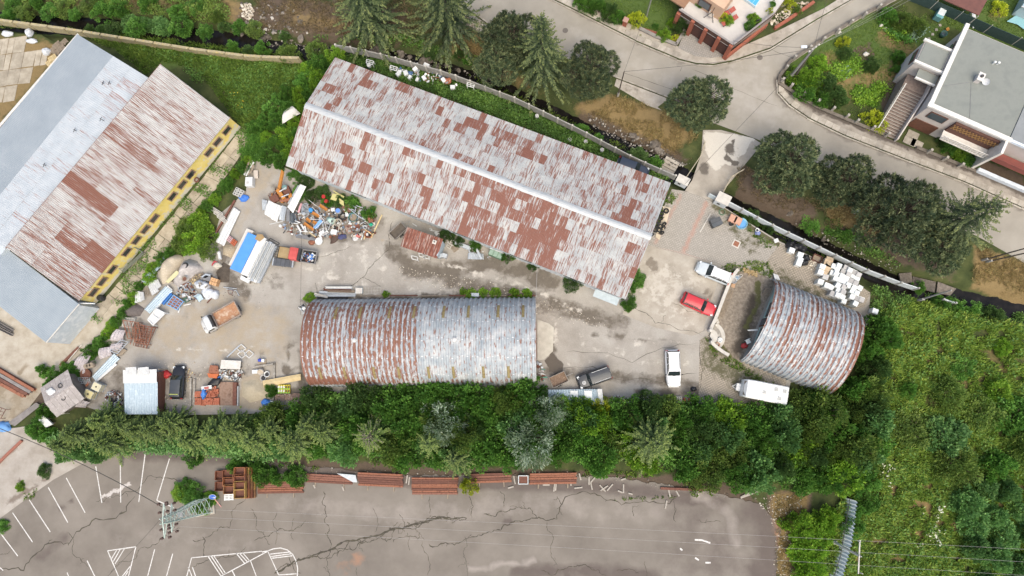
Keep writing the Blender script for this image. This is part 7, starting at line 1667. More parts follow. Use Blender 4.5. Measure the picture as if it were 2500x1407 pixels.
for i,q in enumerate((((1280,310),(1480,420),(1460,450),(1290,330)),((1280,370),(1390,380),(1340,500),(1240,470)),((1390,450),(1470,500),(1475,590),(1400,540)))):slab_thing('foam_sheet',('long narrow','broad','broken lower')[i]+' yellow foam sheet leaning against the hall side weeds','foam',[c5(*p) for p in q],.9+.1*i,.06,foam)
for k,q in enumerate(((1120,420),(1165,500))):barrel(('upper','lower')[k]+' small red canister in the weeds behind the junk heap',c5(*q),.28,.5,paint((.5,.02,.03)),paint((.4,.02,.02)),.3)
t=frame_thing('wooden_crate','open wooden crate frame behind the junk heap','crate',[c5(880,345),c5(1010,410),c5(950,540),c5(820,440)],.6,.1,wood,2,1,True)
slab_thing('brown_board','brown plywood board in the middle of the junk heap','board',[c5(1480,540),c5(1610,590),c5(1590,700),c5(1430,610)],.6,.05,PM('brown_ply',(.2,.1,.07),(.15,.075,.055)))
for i,(p,q) in enumerate((((1580,560),(1700,620)),((1560,630),(1780,800)),((1680,600),(1670,690)),((1690,580),(1800,620)),((1600,640),(1660,660)))):stick('grey metal tube in the east of the junk heap',c5(*p),c5(*q),.12,galv,.7,'metal_tube','metal tubes in the junk heap',.12,prof='O')
def ring(label,p,r,z,mat,name='wire_coil',th=.04):P=G(p[0],p[1],z);x=MB();x.torus(r,th,18,6);x.torus(r*.86,th*.8,18,5,(0.05,0,th));return tag(x.build(name,mat,None,(P.x,P.y,z+th)),label,'coil')
ring('grey wire coil among the metal tubes',c5(1770,690),.3,.7,galv);ring('second small wire coil at the east edge of the heap',c5(1840,950),.25,.4,galv)
csheet('car_fender','crumpled grey fender sheet in the junk heap',[c5(1840,660),c5(1890,690),c5(1830,840),c5(1770,800)],.7,galv,.3,.08,.5,.15,None,'car part')
P=G(*c5(1925,790),.5);t=thing('engine_block','rusty red engine block on the junk heap edge','engine',(P.x,P.y,.02),.3);MB().box((0,0,.4),(.6,1.3,.7)).build('block',rst,t,bevel=.06)
for k in range(4):MB().cyl((.0,-.48+.32*k,.75),(0,-.48+.32*k,.95),.11,8).build('cylinder_head',rst,t);MB().cyl((.3,-.48+.32*k,.5),(.7,-.48+.32*k,.3),.06,6).build('manifold_pipe',rsd,t)
for k,q in enumerate(((1955,690),(1950,915))):blob('plastic_can',('upper','lower')[k]+' bright green plastic lump at the heap edge','plastic',c5(*q),.22,.35,paint((.02,.35,.2)),20+k,.4)
stick('long new timber lying along the east edge of the junk heap',c5(2130,740),c5(1945,1135),.16,newwood,.12,'plank',None,.1);stick('timber end near the orange bin',c5(1850,1000),c5(1825,1160),.14,newwood,.12,'plank',None,.1);stick('timber across the orange bin',c5(1840,990),c5(1975,1090),.12,newwood,.5,'plank',None,.08)
tub('rusty_bin','rust orange bin at the lower east corner of the heap','bin',c5(1895,1080),.5,.6,paint((.34,.13,.06)),rsd);tub('rusty_bin','rusty round pan in the heap','bin',c5(1700,950),.4,.3,rst,rsd)
blob('brown_cloth','soaked brown blanket lying on the asphalt by the heap','cloth',c5(1330,1120),.45,.15,PM('brown_cloth',(.07,.045,.035),(.1,.065,.05)),31,elong=2.2,rz=1.0);blob('jacket','blue and dark crumpled jacket on the asphalt','cloth',c5(1440,1110),.4,.15,PM('blue_cloth',(.06,.07,.2),(.05,.05,.06),None,6),32,elong=1.6)
heap('brick_rubble_heap','pinkish brick rubble at the south of the junk heap',[c5(1490,920),c5(1560,890),c5(1650,960),c5(1630,1060),c5(1550,1060),c5(1500,990)],.4,PM('pink_rubble',(.36,.22,.17),(.28,.17,.13),(.44,.31,.25),6,.95,0,.3,14))
for k,(q,c_) in enumerate((((1650,1090),(.5,.46,.4)),((1720,1090),(.5,.16,.14)),((1670,1150),(.6,.6,.58)),((1760,1070),(.45,.42,.36)))):blob('refuse_bag',('cream','red and white','white','grey cream')[k]+' refuse bag at the south tip of the junk heap','bag',c5(*q),.3,.35,paint(c_),40+k)
for k,q in enumerate((((640,1065),(840,1085),(830,1160),(650,1130)),((840,1085),(1010,1150),(990,1185),(830,1160)))):slab_thing('dark_sheet',('broad','narrow')[k]+' dark grey roofing felt sheet at the south of the junk heap','sheet',[c5(*p) for p in q],.3,.06,PM('slate_grey',(.07,.075,.08)))
tub('white_basin','white enamel bathtub basin at the south end of the heap','basin',c5(1050,1195),.5,.35,wht,None,None,.02,.75);blob('rust_scrap','rusty scrap clump beside the white basin','scrap',c5(920,1215),.35,.25,rst,51)
for i,(p,q) in enumerate((((670,920),(740,1040)),((735,900),(800,1000)),((800,930),(820,1040)),((1050,1080),(1090,1150)),((880,1030),(940,1050)),((640,840),(720,880)),((600,880),(690,900)),((760,800),(800,770)))):slab_thing('white_board','white painted board piece in the south of the junk heap','board',[c5(p[0]-16,p[1]),c5(p[0]+16,p[1]-8),c5(q[0]+16,q[1]-8),c5(q[0]-16,q[1])],.55,.06,whs,True,'white boards in the junk heap')
stick('wooden lath in the south of the junk heap',c5(880,1040),c5(990,1115),.12,newwood,.6,'plank',None,.05)
barrel('white round lamp globe by the sagging sheets',c5(380,925),.2,.25,wht,wht)
def debris(name,label,poly,n,zmax,cols,smin=.1,smax=.45,seed=0):
    """heap of tiny scrap too small to tell apart: bars, plates and lumps of mixed colours"""
    xs_=[p[0] for p in poly];ys_=[p[1] for p in poly];c_=np.stack([RNG.uniform(min(xs_),max(xs_),n*4),RNG.uniform(min(ys_),max(ys_),n*4)],1);c_=c_[inpoly(c_,poly)][:n];x=MB();nm=len(cols)
    for p in c_:
        x.cur=random.randrange(nm);P=G(p[0],p[1],0);s=random.uniform(smin,smax);kind=random.random()
        d=(s*random.uniform(1,2.6),s*.22,s*.18) if kind < .45 else ((s,s*.8,.04) if kind < .8 else (s*.7,s*.6,s*.5))
        x.box((P.x,P.y,random.uniform(.05,zmax)),d,random.uniform(0,6.3),(random.uniform(-.5,.5),random.uniform(-.5,.5),0))
    o=x.build(name,cols);return stuff(o,label)
pal=[whs,galv,whs,rst,rsd,rsd,paint((.45,.42,.36)),paint((.12,.12,.12)),wood,paint((.3,.3,.28)),galv,blk,paint((.2,.26,.36)),wood]
debris('scrap_bits','small mixed scrap filling the central junk heap',[c5(640,700),c5(900,540),c5(1280,640),c5(1620,560),c5(2040,700),c5(2010,1080),c5(1780,1160),c5(1500,1040),c5(1180,1160),c5(560,1080),c5(420,960)],620,.55,pal)
debris('scrap_bits','oily scrap round the orange loader frame',[c5(170,420),c5(300,280),c5(520,280),c5(540,560),c5(300,520)],150,.35,[rsd,rst,orng,blk,wood],.1,.35)
debris('scrap_bits','scrap in the pickup bed',[(733,618),(775,626),(770,644),(728,634)],60,.5,[whs,galv,paint((.08,.2,.5)),rsd,wht],.15,.45).location.z=.75
# ---- left scrap row
O6=(280,600);c6=lambda a_,b_:cr(O6,7.034,(a_,b_))
gravm=PM('pale_gravel',(.5,.43,.33),(.4,.34,.25),(.58,.51,.41),8,.95,0,.3,22,.6,18)
heap('gravel_heap','pale tan gravel heap at the edge of the walkway strip',[c6(800,310),c6(930,190),c6(1090,130),c6(1200,220),c6(1140,330),c6(1100,450),c6(960,640),c6(820,660),c6(770,520)],1.3,gravm)
tarp=PM('dirty_tarp',(.42,.385,.36),(.33,.3,.28),(.5,.46,.43),1.8,.7,0,.12,10)
heap('tarp_heap','heap covered by a dirty white tarpaulin beside the gravel',[c6(1180,270),c6(1290,225),c6(1420,270),c6(1530,400),c6(1430,500),c6(1300,620),c6(1130,740),c6(1000,650),c6(1030,560),c6(1120,400)],1.5,tarp,.3,9)
tyre_thing('tyre holding down the dirty white tarpaulin',c6(1215,340),.4,.22,1.25);tub('tarp_bucket','small round pan on the white tarpaulin','pan',c6(1200,570),.35,.15,wood,rsd,None,1.2)
slab_thing('yellow_board','pale yellow foam board leaning on the gravel heap','board',[c6(1060,425),c6(1120,470),c6(920,645),c6(865,620)],1.3,.1,PM('pale_yellow',(.56,.52,.3),(.5,.46,.26)))
for i,q in enumerate((((760,250),(840,290),(810,320),(755,290)),((500,510),(590,450),(690,530),(600,600)),((455,600),(560,530),(650,610),(550,680)),((880,130),(930,150),(810,320),(760,290)),((640,440),(790,320),(800,360),(670,490)))):csheet('metal_sheet',('short','upper bundled','lower bundled','narrow upright','long narrow')[i]+' pale blue corrugated sheet by the gravel heap',[c6(*p) for p in q],.5,blus,.2,.05)
for i,q in enumerate((((640,600),(740,580),(800,700),(700,770)),((560,660),(640,620),(760,780),(640,860)),((350,800),(420,780),(460,960),(340,990)),((430,790),(490,800),(510,930),(460,950)))):csheet('white_profile',('upper right','upper left','lower left','lower middle')[i]+' bundle of white plastic profiles in the left scrap row',[c6(*p) for p in q],.45+.05*i,whs,.16,.06,cat='profile')
frame_thing('timber_grid','square grey timber grid among the white profiles','grid',[c6(500,740),c6(610,725),c6(625,860),c6(500,870)],.4,.07,wood,2,5)
corrugated_stack('long pale blue roof sheet in the left scrap row',[c6(870,700),c6(985,770),c6(595,1165),c6(510,1090)],(.4,.47,.54),blus,'long pale blue sheets',.28,.05)
slab_thing('white_beam','long white box beam beside the pale blue sheets','beam',[c6(905,680),c6(985,750),c6(720,1090),c6(690,1060)],.5,.3,whs)
frame_thing('grid_window','blue metal window grid with rusty panes in the scrap row','window frame',[c6(1010,850),c6(1180,960),c6(1070,1100),c6(890,1010)],.6,.1,paint((.2,.38,.62)),2,3,True,rst);beam('blue_bar','bright blue steel channel beside the blue grid',c6(835,1010),c6(990,830),.35,.3,paint((.06,.2,.5)),.3,'U')
t=frame_thing('glazed_door','white glazed door frame standing in the scrap row','door',[c6(570,1270),c6(710,1080),c6(865,1160),c6(660,1365)],.9,.14,whs,1,0,True,whs)
bigb=PM('big_bag_white',(.6,.62,.64),(.52,.54,.56),(.66,.67,.68),3,.6)
for k,(q,r_,h_) in enumerate((((1460,670),.6,1.0),((1560,690),.6,1.05),((1600,800),.75,.9),((1700,840),.6,.7),((1600,880),.4,.5))):
    blob('bulk_bag',('left rubble filled','right rubble filled','large slumped','right slumped','small')[k]+' white bulk bag in the left scrap row','bag',c6(*q),r_,h_,bigb,60+k,elong=1.05)
    if k < 2:stones('bag_rubble',[c6(q[0]-45,q[1]-10),c6(q[0],q[1]-50),c6(q[0]+45,q[1]-10),c6(q[0],q[1]+40)],60,.1,.25,1.02,mst)
P=G(*c6(1700,620),.8);t=thing('brick_bale','strapped bale of orange tan packages on the asphalt','bale',(P.x,P.y,.02),-.3)
for k in range(6):MB().box((-.33+.33*(k % 3),-.25+.5*(k//3),.45),(.31,.47,.85)).build('package',PM('tan_package',(.55,.33,.17),(.48,.28,.14),None,4,.8),t,bevel=.03)
for k,q in enumerate((((1470,540),(1560,480),(1660,500),(1560,560)),((1470,570),(1560,510),(1650,520),(1640,620)))):slab_thing('grey_sheet',('light','dark')[k]+' grey sheet leaning beside the orange bale','sheet',[c6(*p) for p in q],.8,.06,galv if k==0 else PM('slate_grey',(.07,.075,.08)))
P=G(*c6(1450,900),.7);t=thing('garden_chair','pale blue plastic chair frame tipped over by the bulk bags','chair',(P.x,P.y,.05),.6);pb=paint((.45,.56,.62))
MB().box((0,0,.45),(.7,.7,.06)).build('seat',pb,t);MB().box((0,.38,.8),(.7,.06,.7)).build('backrest',pb,t)
for sx_ in (-.32,.32):
    for s in (-.32,.32):MB().box((sx_,s,.22),(.06,.06,.44)).build('leg',pb,t)
slab_thing('green_board','dark green board in the left scrap row','board',[c6(1160,900),c6(1230,880),c6(1290,950),c6(1210,990)],.4,.08,paint((.06,.11,.07)))
for i,(p,q) in enumerate((((1870,715),(2100,740)),((1920,745),(2090,775)),((2090,765),(2140,865)))):stick('silver steel tube lying by the wet track',c6(*p),c6(*q),.1,galv,.1,'metal_tube','silver tubes by the wet track',.1,prof='O')
frame_thing('steel_stand','low dark steel stand beside the silver tubes','stand',[c6(1940,760),c6(2030,770),c6(2010,850),c6(1960,830)],.4,.05,rsd,0,0,True)
stick('long rusty bar along the bulk bags',c6(1590,985),c6(1770,790),.12,rsd,.1,'rusty_bar',None,.1);stick('white post lying near the blue grid',c6(1190,1025),c6(1310,1000),.15,whs,.08);stick('short white post standing out of the scrap row',c6(1095,1150),c6(1130,1060),.15,whs,.08);stick('long wooden plank between walkway and scrap row',c6(210,1000),c6(440,700),.25,wood,.1,'plank',None,.08)
heap('ash_heap','dark grey ash heap between scrap row and shrubs',[c6(130,1180),c6(210,1010),c6(380,990),c6(520,1080),c6(440,1210),c6(220,1230)],.5,PM('ash',(.1,.085,.078),(.14,.12,.11),None,4,.95,0,.25,12))
debris('scrap_bits','small mixed scrap in the left scrap row',[c6(1100,700),c6(1300,640),c6(1480,900),c6(1380,1000),c6(1100,850)],170,.5,pal);debris('scrap_bits','firewood pieces beside the tarpaulin heap',[c6(1290,600),c6(1500,470),c6(1540,500),c6(1330,660)],90,.4,[wood,wood,newwood],.15,.35)
                                          
for k,(q,m_) in enumerate((([(300,782),(338,788),(345,830),(312,826)],rst),([(330,790),(372,800),(362,842),(330,836)],rst),([(345,795),(380,800),(358,850),(330,845)],rsd),([(305,776),(330,778),(322,800),(298,798)],capm))):frame_thing('scaffold_rack',('left tall','middle','right','pale short')[k]+' scaffold rack in the rusty rack group','rack',q,.9-.15*k,.08,m_,3,7 if k else 2,True)
for i in range(6):stick('rusty bar in the bundle below the scaffold racks',(330+i*6,792+i*2),(318+i*8,842+i*2),.09,rst,.3+.05*i,'rusty_bar','rusty bars by the scaffold racks',.08,prof='O')
O7=(50,800);c7=lambda a_,b_:cr(O7,5.628,(a_,b_))
for i,q in enumerate((((1300,20),(1430,40),(1400,190),(1210,170)),((1060,290),(1250,260),(1240,380),(1080,440)),((770,410),(960,370),(860,640),(710,560)),((760,960),(940,1030),(880,1100),(730,1090)),((1230,230),(1400,210),(1380,300),(1230,330)))):csheet('bent_sheet',('topmost','middle','lower','tree side','small')[i]+' bent pinkish grey corrugated sheet on the shrub strip',[c7(*p) for p in q],.9,pnk,.32,.07,.5,.3)
for k in range(3):barrel(('left','middle','right')[k]+' wooden cable drum in the row on the bent sheet',c7(895+38*k,530-8*k),.35,.5,wood,wood,.9,'cable_drum')
t=tub('rust_trough','rusty brown trough below the bent sheets','trough',c7(905,640),.7,.6,PM('trough_rust',(.16,.075,.045),(.12,.055,.035)),rsd);frame_thing('wire_cage','grey wire cage beside the rusty trough','cage',[c7(790,690),c7(940,690),c7(960,760),c7(820,770)],.6,.05,galv,5,2,True)
corrugated_stack('pale ribbed sheet in the stack on the dirt',[c7(1290,350),c7(1365,425),c7(1040,745),c7(980,660)],(.2,.27),blus,'pale ribbed sheets on the dirt',.25,.04);slab_thing('white_strip','white board strips along the pale ribbed sheets','board',[c7(1300,490),c7(1330,510),c7(1060,740),c7(1030,730)],.36,.06,whs)
for k in range(3):stick('grey plank in the short bundle at the sheet end',c7(1330+k*28,390-k*5),c7(1420+k*18,290+k*8),.2,wood,.2,'plank','grey planks at the sheet end',.1)
frame_thing('roof_truss','grey lattice truss lying over the bent sheets','truss',[c7(1380,170),c7(1480,200),c7(1330,360),c7(1230,320)],.8,.07,galv,0,5,True)
for k,(q,c_) in enumerate((((1040,815),(.6,.55,.38)),((930,915),(.56,.48,.25)))):
    P=G(*c7(*q),1.1);t=thing('bulk_tank',('upper cream','lower yellowish')[k]+' caged plastic liquid tank beside the grey hut','tank',(P.x,P.y,.02),az(1,.45));MB().box((0,0,.62),(1.15,.95,.95)).build('bottle',PM('tank_%d' % k,c_,mul(c_,.88)),t,bevel=.06);MB().cyl((0,0,1.09),(0,0,1.14),.11,10).build('filler_cap',blk,t);MB().box((0,0,.07),(1.2,1.0,.14)).build('skid',galv,t)
    for s in (-1,1):
        for zz in (.3,.7,1.05):MB().bar((-.6,s*.5,zz),(.6,s*.5,zz),.03).build('cage_bar',galv,t);MB().bar((s*.6,-.5,zz),(s*.6,.5,zz),.03).build('cage_bar',galv,t)
        for xx in (-.4,0,.4):MB().bar((xx,s*.5,.1),(xx,s*.5,1.08),.03).build('cage_bar',galv,t)
beam('orange_pipe','short orange plastic pipe beside the wire cage',c7(915,805),c7(950,745),.3,.3,paint((.5,.17,.08)),.02,'O',None,'pipe')
          
hp=[G(*c7(*q),2.3) for q in ((370,880),(580,735),(850,880),(560,1085))]
e_=G(*c7(555,905),2.3);hut=thing('grey_hut','small hut with grey board roof and junk lying on it','hut',(e_.x,e_.y,0),az(210,-145));hutm=PM('grey_boards',(.38,.34,.32),(.3,.27,.25),(.45,.41,.385),2,.9,0,.15,14)
MB().box((0,0,1.05),(3.6,3.6,2.1)).build('wall',PM('hut_wall',(.2,.175,.15),(.14,.12,.1)),hut)
for s in (-1,1):
    for k in range(6):MB().box((-1.75+.7*k,s*1.08,2.35),(.68,2.4,.06),0,(-s*.28,0,0)).build('roof_board',hutm,hut)
w_=MB().box((0,-1.83,1.3),(1.4,.06,.9)).build('window',whs,hut);MB().box((0,-1.87,1.3),(1.2,.03,.7)).build('pane',GLASS('dark_pane',(.06,.08,.09)),w_)
ring('wire coil on the grey hut roof, left',c7(545,800),.28,2.6,blk);ring('wire coil on the grey hut roof, right',c7(590,970),.28,2.4,blk);blob('plastic_sheet','crumpled clear sheet on the grey hut roof','plastic',c7(600,880),.45,.12,whs,71,2.5)
               
q=[(304,904),(386,902),(383,1012),(302,1012)];W=[G(p[0],p[1],2.2) for p in q];c0=sum(W,Vector())/4;ln=thing('lean_to','lean-to with white and pale blue ribbed roof sheets','shed',(c0.x,c0.y,0))
for k in range(5):
    f0,f1=k/5,(k+1)/5
    for v0,v1,m_,z_ in ((.0,.3,whs,2.55),(.28,1.0,blus,2.35)):
        x=MB();rows=[]
        for v in (v0,v1):rows.append([((W[0]*(1-u)+W[1]*u)*(1-v)+(W[3]*(1-u)+W[2]*u)*v-c0).to_2d().to_3d()+Vector((0,0,z_-.35*v+(.04 if i % 2 else 0))) for i,u in enumerate([f0+(f1-f0)*j/8 for j in range(9)])])
        x.grid(rows);x.build('roof_sheet',m_,ln)
for p_ in W:MB().bar((p_.x-c0.x,p_.y-c0.y,0),(p_.x-c0.x,p_.y-c0.y,2.1),.12).build('post',wood,ln)
MB().prism([((p_.x-c0.x)*.9,(p_.y-c0.y)*.9) for p_ in W],.02,1.3).build('stored_boards',rsd,ln)
for k in range(2):csheet('metal_sheet',('left','right')[k]+' loose white sheet lying on top of the lean-to',[(306+k*30,898),(332+k*30,896),(333+k*30,914),(307+k*30,916)],2.75,whs,.2,.05)
slab_thing('white_bench','white panel on a frame at the left end of the spruce row','panel',[(100,1012),(112,1020),(128,1036),(112,1044),(94,1026)],.9,.3,whs);frame_thing('pipe_stand','pale tubular frame beside the spruce row','frame',[(122,1000),(142,996),(158,1010),(136,1014)],.9,.06,capm,1,1,True)
debris('scrap_bits','tangle of pipes and wire beside the lean-to',[c7(1160,920),c7(1300,850),c7(1410,900),c7(1400,1150),c7(1250,1100)],150,.4,[galv,rsd,whs,blk],.1,.4)
                                        
for k in range(4):beam('steel_girder','rust brown steel girder in the stack at the left edge',(-40+k*6,912-k*8),(64+k*8,968-k*5),.4,.5,(rst,rsd,PM('grey_girder',(.25,.23,.21),(.18,.16,.15)),rst)[k],.0,'I','steel girders at the left edge')
for k in range(2):beam('steel_girder',('upper','lower')[k]+' dark girder under the annex roof edge',(-30,772+k*14),(34,808+k*10),.35,.4,PM('grey_girder',(.25,.23,.21)),.02,'U')
t=frame_thing('ladder_rack','grey steel ladder like rack on the loading yard','rack',[(22,1032),(88,984),(98,990),(36,1040)],.3,.07,PM('grey_girder',(.25,.23,.21)),0,14)
frame_thing('wire_cage','dark wire cage cut by the left edge','cage',[(-14,990),(14,1000),(2,1022),(-24,1014)],.8,.06,rsd,2,2,True)
beam('steel_post','dark steel post lying along the shrub strip',(150,892),(195,848),.3,.3,rsd,.02,'I');beam('steel_post','pale pipe lying along the shrub strip',(168,880),(200,842),.12,.12,capm,.2,'O');P=G(62,1074)
lowwall('low red brick kerb wall on the forecourt',[(-20,1150),(20,1110),(56,1076)],.25,.25,PM('kerb_red',(.3,.12,.08),(.24,.1,.07),None,4),'kerb_wall');blob('blue_net','blue netting bundle at the left edge','net',(8,1042),.7,.5,PM('blue_netting',(.1,.24,.5),(.14,.28,.5)),90)
          
for k,(p,s_) in enumerate((((70,80),(.8,1.0)),((76,100),(1.3,.6)),((112,126),(.9,.9)),((18,82),(1.4,.7)))):blob('bulk_bag',('upright white bulk bag near the lichen wall','flattened pale tarpaulin bag near the lichen wall','white bulk bag beside the pallets','torn white bag at the left edge')[k],'bag',p,s_[1]*.6,s_[1]*.7,bigb,80+k,elong=s_[0]/s_[1])
for k,p in enumerate(((128,122),(138,110),(148,118),(140,128),(155,104),(128,142),(138,150),(122,152))):pallet('wooden pallet in the pile behind the blue-grey hall',p,R(40)+random.uniform(-.2,.2),.15*(k % 3),group='pallets behind the blue-grey hall',mat=(newwood if k > 4 else wood))
# ================================================================== SCRAP ROW SOUTH, LOT EDGE, COURTYARD, TERRACE
O8=(370,830);c8=lambda a_,b_:cr(O8,6.25,(a_,b_))
blob('red_plastic','red plastic scrap beside the lean-to','plastic',c8(190,530),.5,.4,paint((.45,.03,.03)),101,elong=1.8);frame_thing('wire_cage','white wire crate above the red plastic','crate',[c8(20,460),c8(110,460),c8(110,540),c8(20,540)],.7,.05,capm,3,2,True)
slab_thing('white_table','weathered white table top in the scrap row','table',[c8(1065,305),c8(1365,320),c8(1350,450),c8(1045,440)],.8,.07,PM('table_white',(.6,.58,.53),(.5,.47,.42),None,2,.7))
for k,(q,lab) in enumerate((((1370,130),'upper'),((1380,220),'lower left'),((1490,215),'right'))):a_,b_=q;frame_thing('empty_window',lab+' of three empty white window frames on the asphalt','window frame',[c8(a_-70,b_),c8(a_,b_-62),c8(a_+70,b_),c8(a_,b_+62)],.12,.09,whs)
stick('long white rail beside the window frames',c8(1155,265),c8(1350,85),.16,galv,.1,'metal_rail',None,.12)
slab_thing('rusty_tray','rusty tiled panel beside the white table','panel',[c8(890,385),c8(1010,395),c8(1030,520),c8(865,500)],.5,.1,rst);slab_thing('orange_tray','bright orange metal panel below the rusty panel','panel',[c8(850,510),c8(1025,520),c8(990,590),c8(870,575)],.55,.12,paint((.5,.13,.04)))
tub('blue_bucket','blue bucket by the orange panel','bucket',c8(1042,585),.22,.35,paint((.06,.18,.5)))
debris('scrap_bits','metal scrap below the white table',[c8(1000,460),c8(1350,450),c8(1440,520),c8(1330,610),c8(1100,590)],160,.45,[whs,galv,rsd,wood,blk],.1,.4)
t=thing('pump_unit','blue and white pump on a small board','pump',G(*c8(1692,330)),.0);MB().box((0,-.1,.1),(1.1,.8,.1)).build('board',wood,t);MB().cyl((-.4,.15,.35),(.0,.15,.35),.2,12).build('motor',paint((.05,.08,.45)),t);MB().box((.25,.1,.35),(.35,.4,.4)).build('housing',wht,t)
for p,q,lab in (((1580,412),(1890,368),'horizontal concrete post of the storage bay'),((1882,350),(1880,600),'upright concrete post of the storage bay'),((1862,690),(1862,925),'lower concrete post of the storage bay'),((612,580),(605,1010),'left concrete post of the brick bay'),((668,600),(660,980),'right timber post of the brick bay')):stick(lab,c8(*p),c8(*q),.25,cw_,.02,'concrete_post',None,.3)
tub('mixer_drum','pinkish mixer drum in the storage bay','drum',c8(1668,462),.42,.6,PM('planter_pale',(.5,.45,.38)),None,(R(30),0,0),.1);tub('white_tub','white round tub in the storage bay','tub',c8(1762,525),.38,.3,wht,blk);fridge('white_cabinet','small white cabinet lying in the storage bay',c8(1580,485),.4,.1,(wht,wht,wht),.8,.5);tub('grey_crate','dark grey crate by the white tub','crate',c8(1705,580),.4,.3,gry,blk)
for k in range(5):stick('new lumber board in the bundle against the arched shed',c8(1700+k*3,640+k*18),c8(2280,535+k*16),.28,newwood,.5-.06*abs(k-2),'plank','new lumber boards at the arched shed',.09)
t=pallet('pallet of yellow and green cement bags',c8(2010,755),0,0,1.6,1.2)
yb_=PM('yellow_bag',(.62,.5,.03),(.55,.44,.03),None,3,.5)
for k in range(5):
    for j in range(2):P=G(*c8(1935+38*k,720+60*j),.6);o=MB();o.box((0,0,.12),(.3,.62,.26));tg=thing('cement_bag','yellow cement bag on the pallet','bag',(P.x,P.y,.2),random.uniform(-.05,.05),'yellow cement bags');o.build('sack',yb_,tg,bevel=.06);MB().box((0,0,.256),(.22,.3,.012)).build('print',paint((.6,.64,.55)) if k < 3 else paint((.12,.1,.03)),tg);MB().box((0,-.24,.257),(.24,.12,.01)).build('green_stripe',paint((.15,.5,.05)),tg)
brk=PM('brick_orange',(.42,.14,.075),(.34,.11,.065),(.48,.2,.12),4,.85,0,.2,14,rnd=.12)
def brick_pack(label,p,rz,nx,ny,nz,mat,group=None,bs_=(.3,.15,.14),jit=.01):
    P=G(p[0],p[1],nz*bs_[2]);t=thing('brick_stack',label,'bricks',(P.x,P.y,.03),rz,group);x=MB()
    for i in range(nx):
        for j in range(ny):
            for k in range(nz):
                if k==nz-1 and random.random() < .15:continue
                x.box(((i-(nx-1)/2)*bs_[0]+random.uniform(-jit,jit),(j-(ny-1)/2)*bs_[1]+random.uniform(-jit,jit),(k+.5)*bs_[2]),(bs_[0]-.014,bs_[1]-.014,bs_[2]-.012),random.uniform(-.03,.03))
    stuff(x.build('bricks',mat,t));return t
for k,(q,n_) in enumerate((((690,830),(2,5,4)),((740,830),(2,5,5)),((710,940),(3,6,4)),((780,950),(2,6,3)),((870,940),(4,6,4)),((980,940),(3,6,4)),((900,840),(4,4,3)),((985,790),(2,5,3)))):brick_pack(('first','second','lower left','lower middle','lower broad','lower right','upper broad','upper right')[k]+' stack of orange bricks in the brick bay',c8(*q),random.uniform(-.06,.06),*n_,brk)
debris('brick_pieces','loose bricks tumbled on the brick stacks',[c8(860,780),c8(1020,690),c8(1030,860),c8(860,880)],90,.7,[brk],.12,.2)
slab_thing('white_sheet_cover','white board with a red square on the brick stacks','board',[c8(755,715),c8(915,690),c8(920,745),c8(765,770)],.75,.05,whs,False);slab_thing('red_print','red square sheet lying on the white board','sheet',[c8(800,722),c8(870,712),c8(873,748),c8(806,758)],.78,.02,paint((.45,.12,.1)),False)
blob('blue_tarp','blue tarpaulin rag over the brick stacks','tarpaulin',c8(812,820),.35,.5,paint((.06,.2,.55)),111,.3,rz=1.5,elong=1.9);blob('blue_tarp','blue tarpaulin clump at the hedge edge','tarpaulin',c8(1750,960),.5,.5,paint((.06,.2,.55)),112);blob('black_cloth','black sheet draped above the bricks','cloth',c8(970,650),.5,.3,bagm,113,.3,elong=1.8,rz=.5)
slab_thing('rust_plate','large rusty steel plate in the brick bay','plate',[c8(1035,640),c8(1275,645),c8(1270,1000),c8(1030,1000)],.3,.1,PM('rust_plate',(.2,.12,.08),(.28,.19,.14),(.14,.08,.055),1.5,.9,0,.2,12));beam('steel_girder','dark rust red girder along the rusty plate',c8(1300,650),c8(1295,1000),.5,.6,rsd,.02,'I');beam('steel_rail','pale steel rail beside the dark girder',c8(1335,710),c8(1332,1005),.15,.4,galv,.02,'R')
heap('sand_heap','pale sand heap in the storage bay',[c8(1380,640),c8(1620,600),c8(1800,760),c8(1780,900),c8(1500,960),c8(1380,860)],.5,PM('sand',(.42,.36,.26),(.36,.31,.22),None,3,.95,0,.2,18));slab_thing('grey_sheet','grey sheet at the hedge below the storage bay','sheet',[c8(1790,935),c8(1840,930),c8(1950,995),c8(1900,1005)],.3,.05,galv)
for k,q in enumerate(((1960,880),(2090,870),(2230,860))):brick_pack(('left','middle','right')[k]+' stack of brown paving blocks by the arched shed',c8(*q),0,4,5,3,PM('brown_block',(.3,.2,.15),(.24,.16,.12),(.4,.33,.27),4,.9))
debris('scrap_bits','straw coloured litter in the scrap row',[c8(330,360),c8(560,420),c8(700,560),c8(560,640),c8(300,500)],120,.15,[wood,newwood,rsd,PM('chips',(.42,.35,.25))],.06,.22)
                               
for i,(p,q,m_,z_) in enumerate((((795,703),(860,703),whs,.5),((790,707),(858,710),rsd,.45),((780,714),(870,718),galv,.3),((770,722),(868,722),galv,.25),((775,728),(850,728),blk,.2),((768,718),(800,726),capm,.4),((800,711),(866,713),wood,.5))):stick(('white','dark rusty','upper galvanised','lower galvanised','black','short cream','brown wooden')[i]+' profile in the bundle beside the arched shed',p,q,.3,m_,z_,'steel_profile',None,.2,prof='U')
frame_thing('wire_mesh','grey wire mesh panel beside the profile bundle','mesh',[(862,700),(930,702),(930,718),(860,716)],.15,.03,capm,8,3);fridge('cream_box','cream box on the profile bundle',(876,710),.6,0,(side,PM('cream_sheet',(.6,.56,.5)),PM('cream_sheet',(.6,.56,.5))),.9,.8)
for k in range(6):stick('rusty rail of the line along the arched shed wall',(880+k*72,723-(k % 2)),(948+k*72,722),.15,rsd if k % 2 else wood,.1,'rusty_rail','rusty rails along the arched shed',.12)
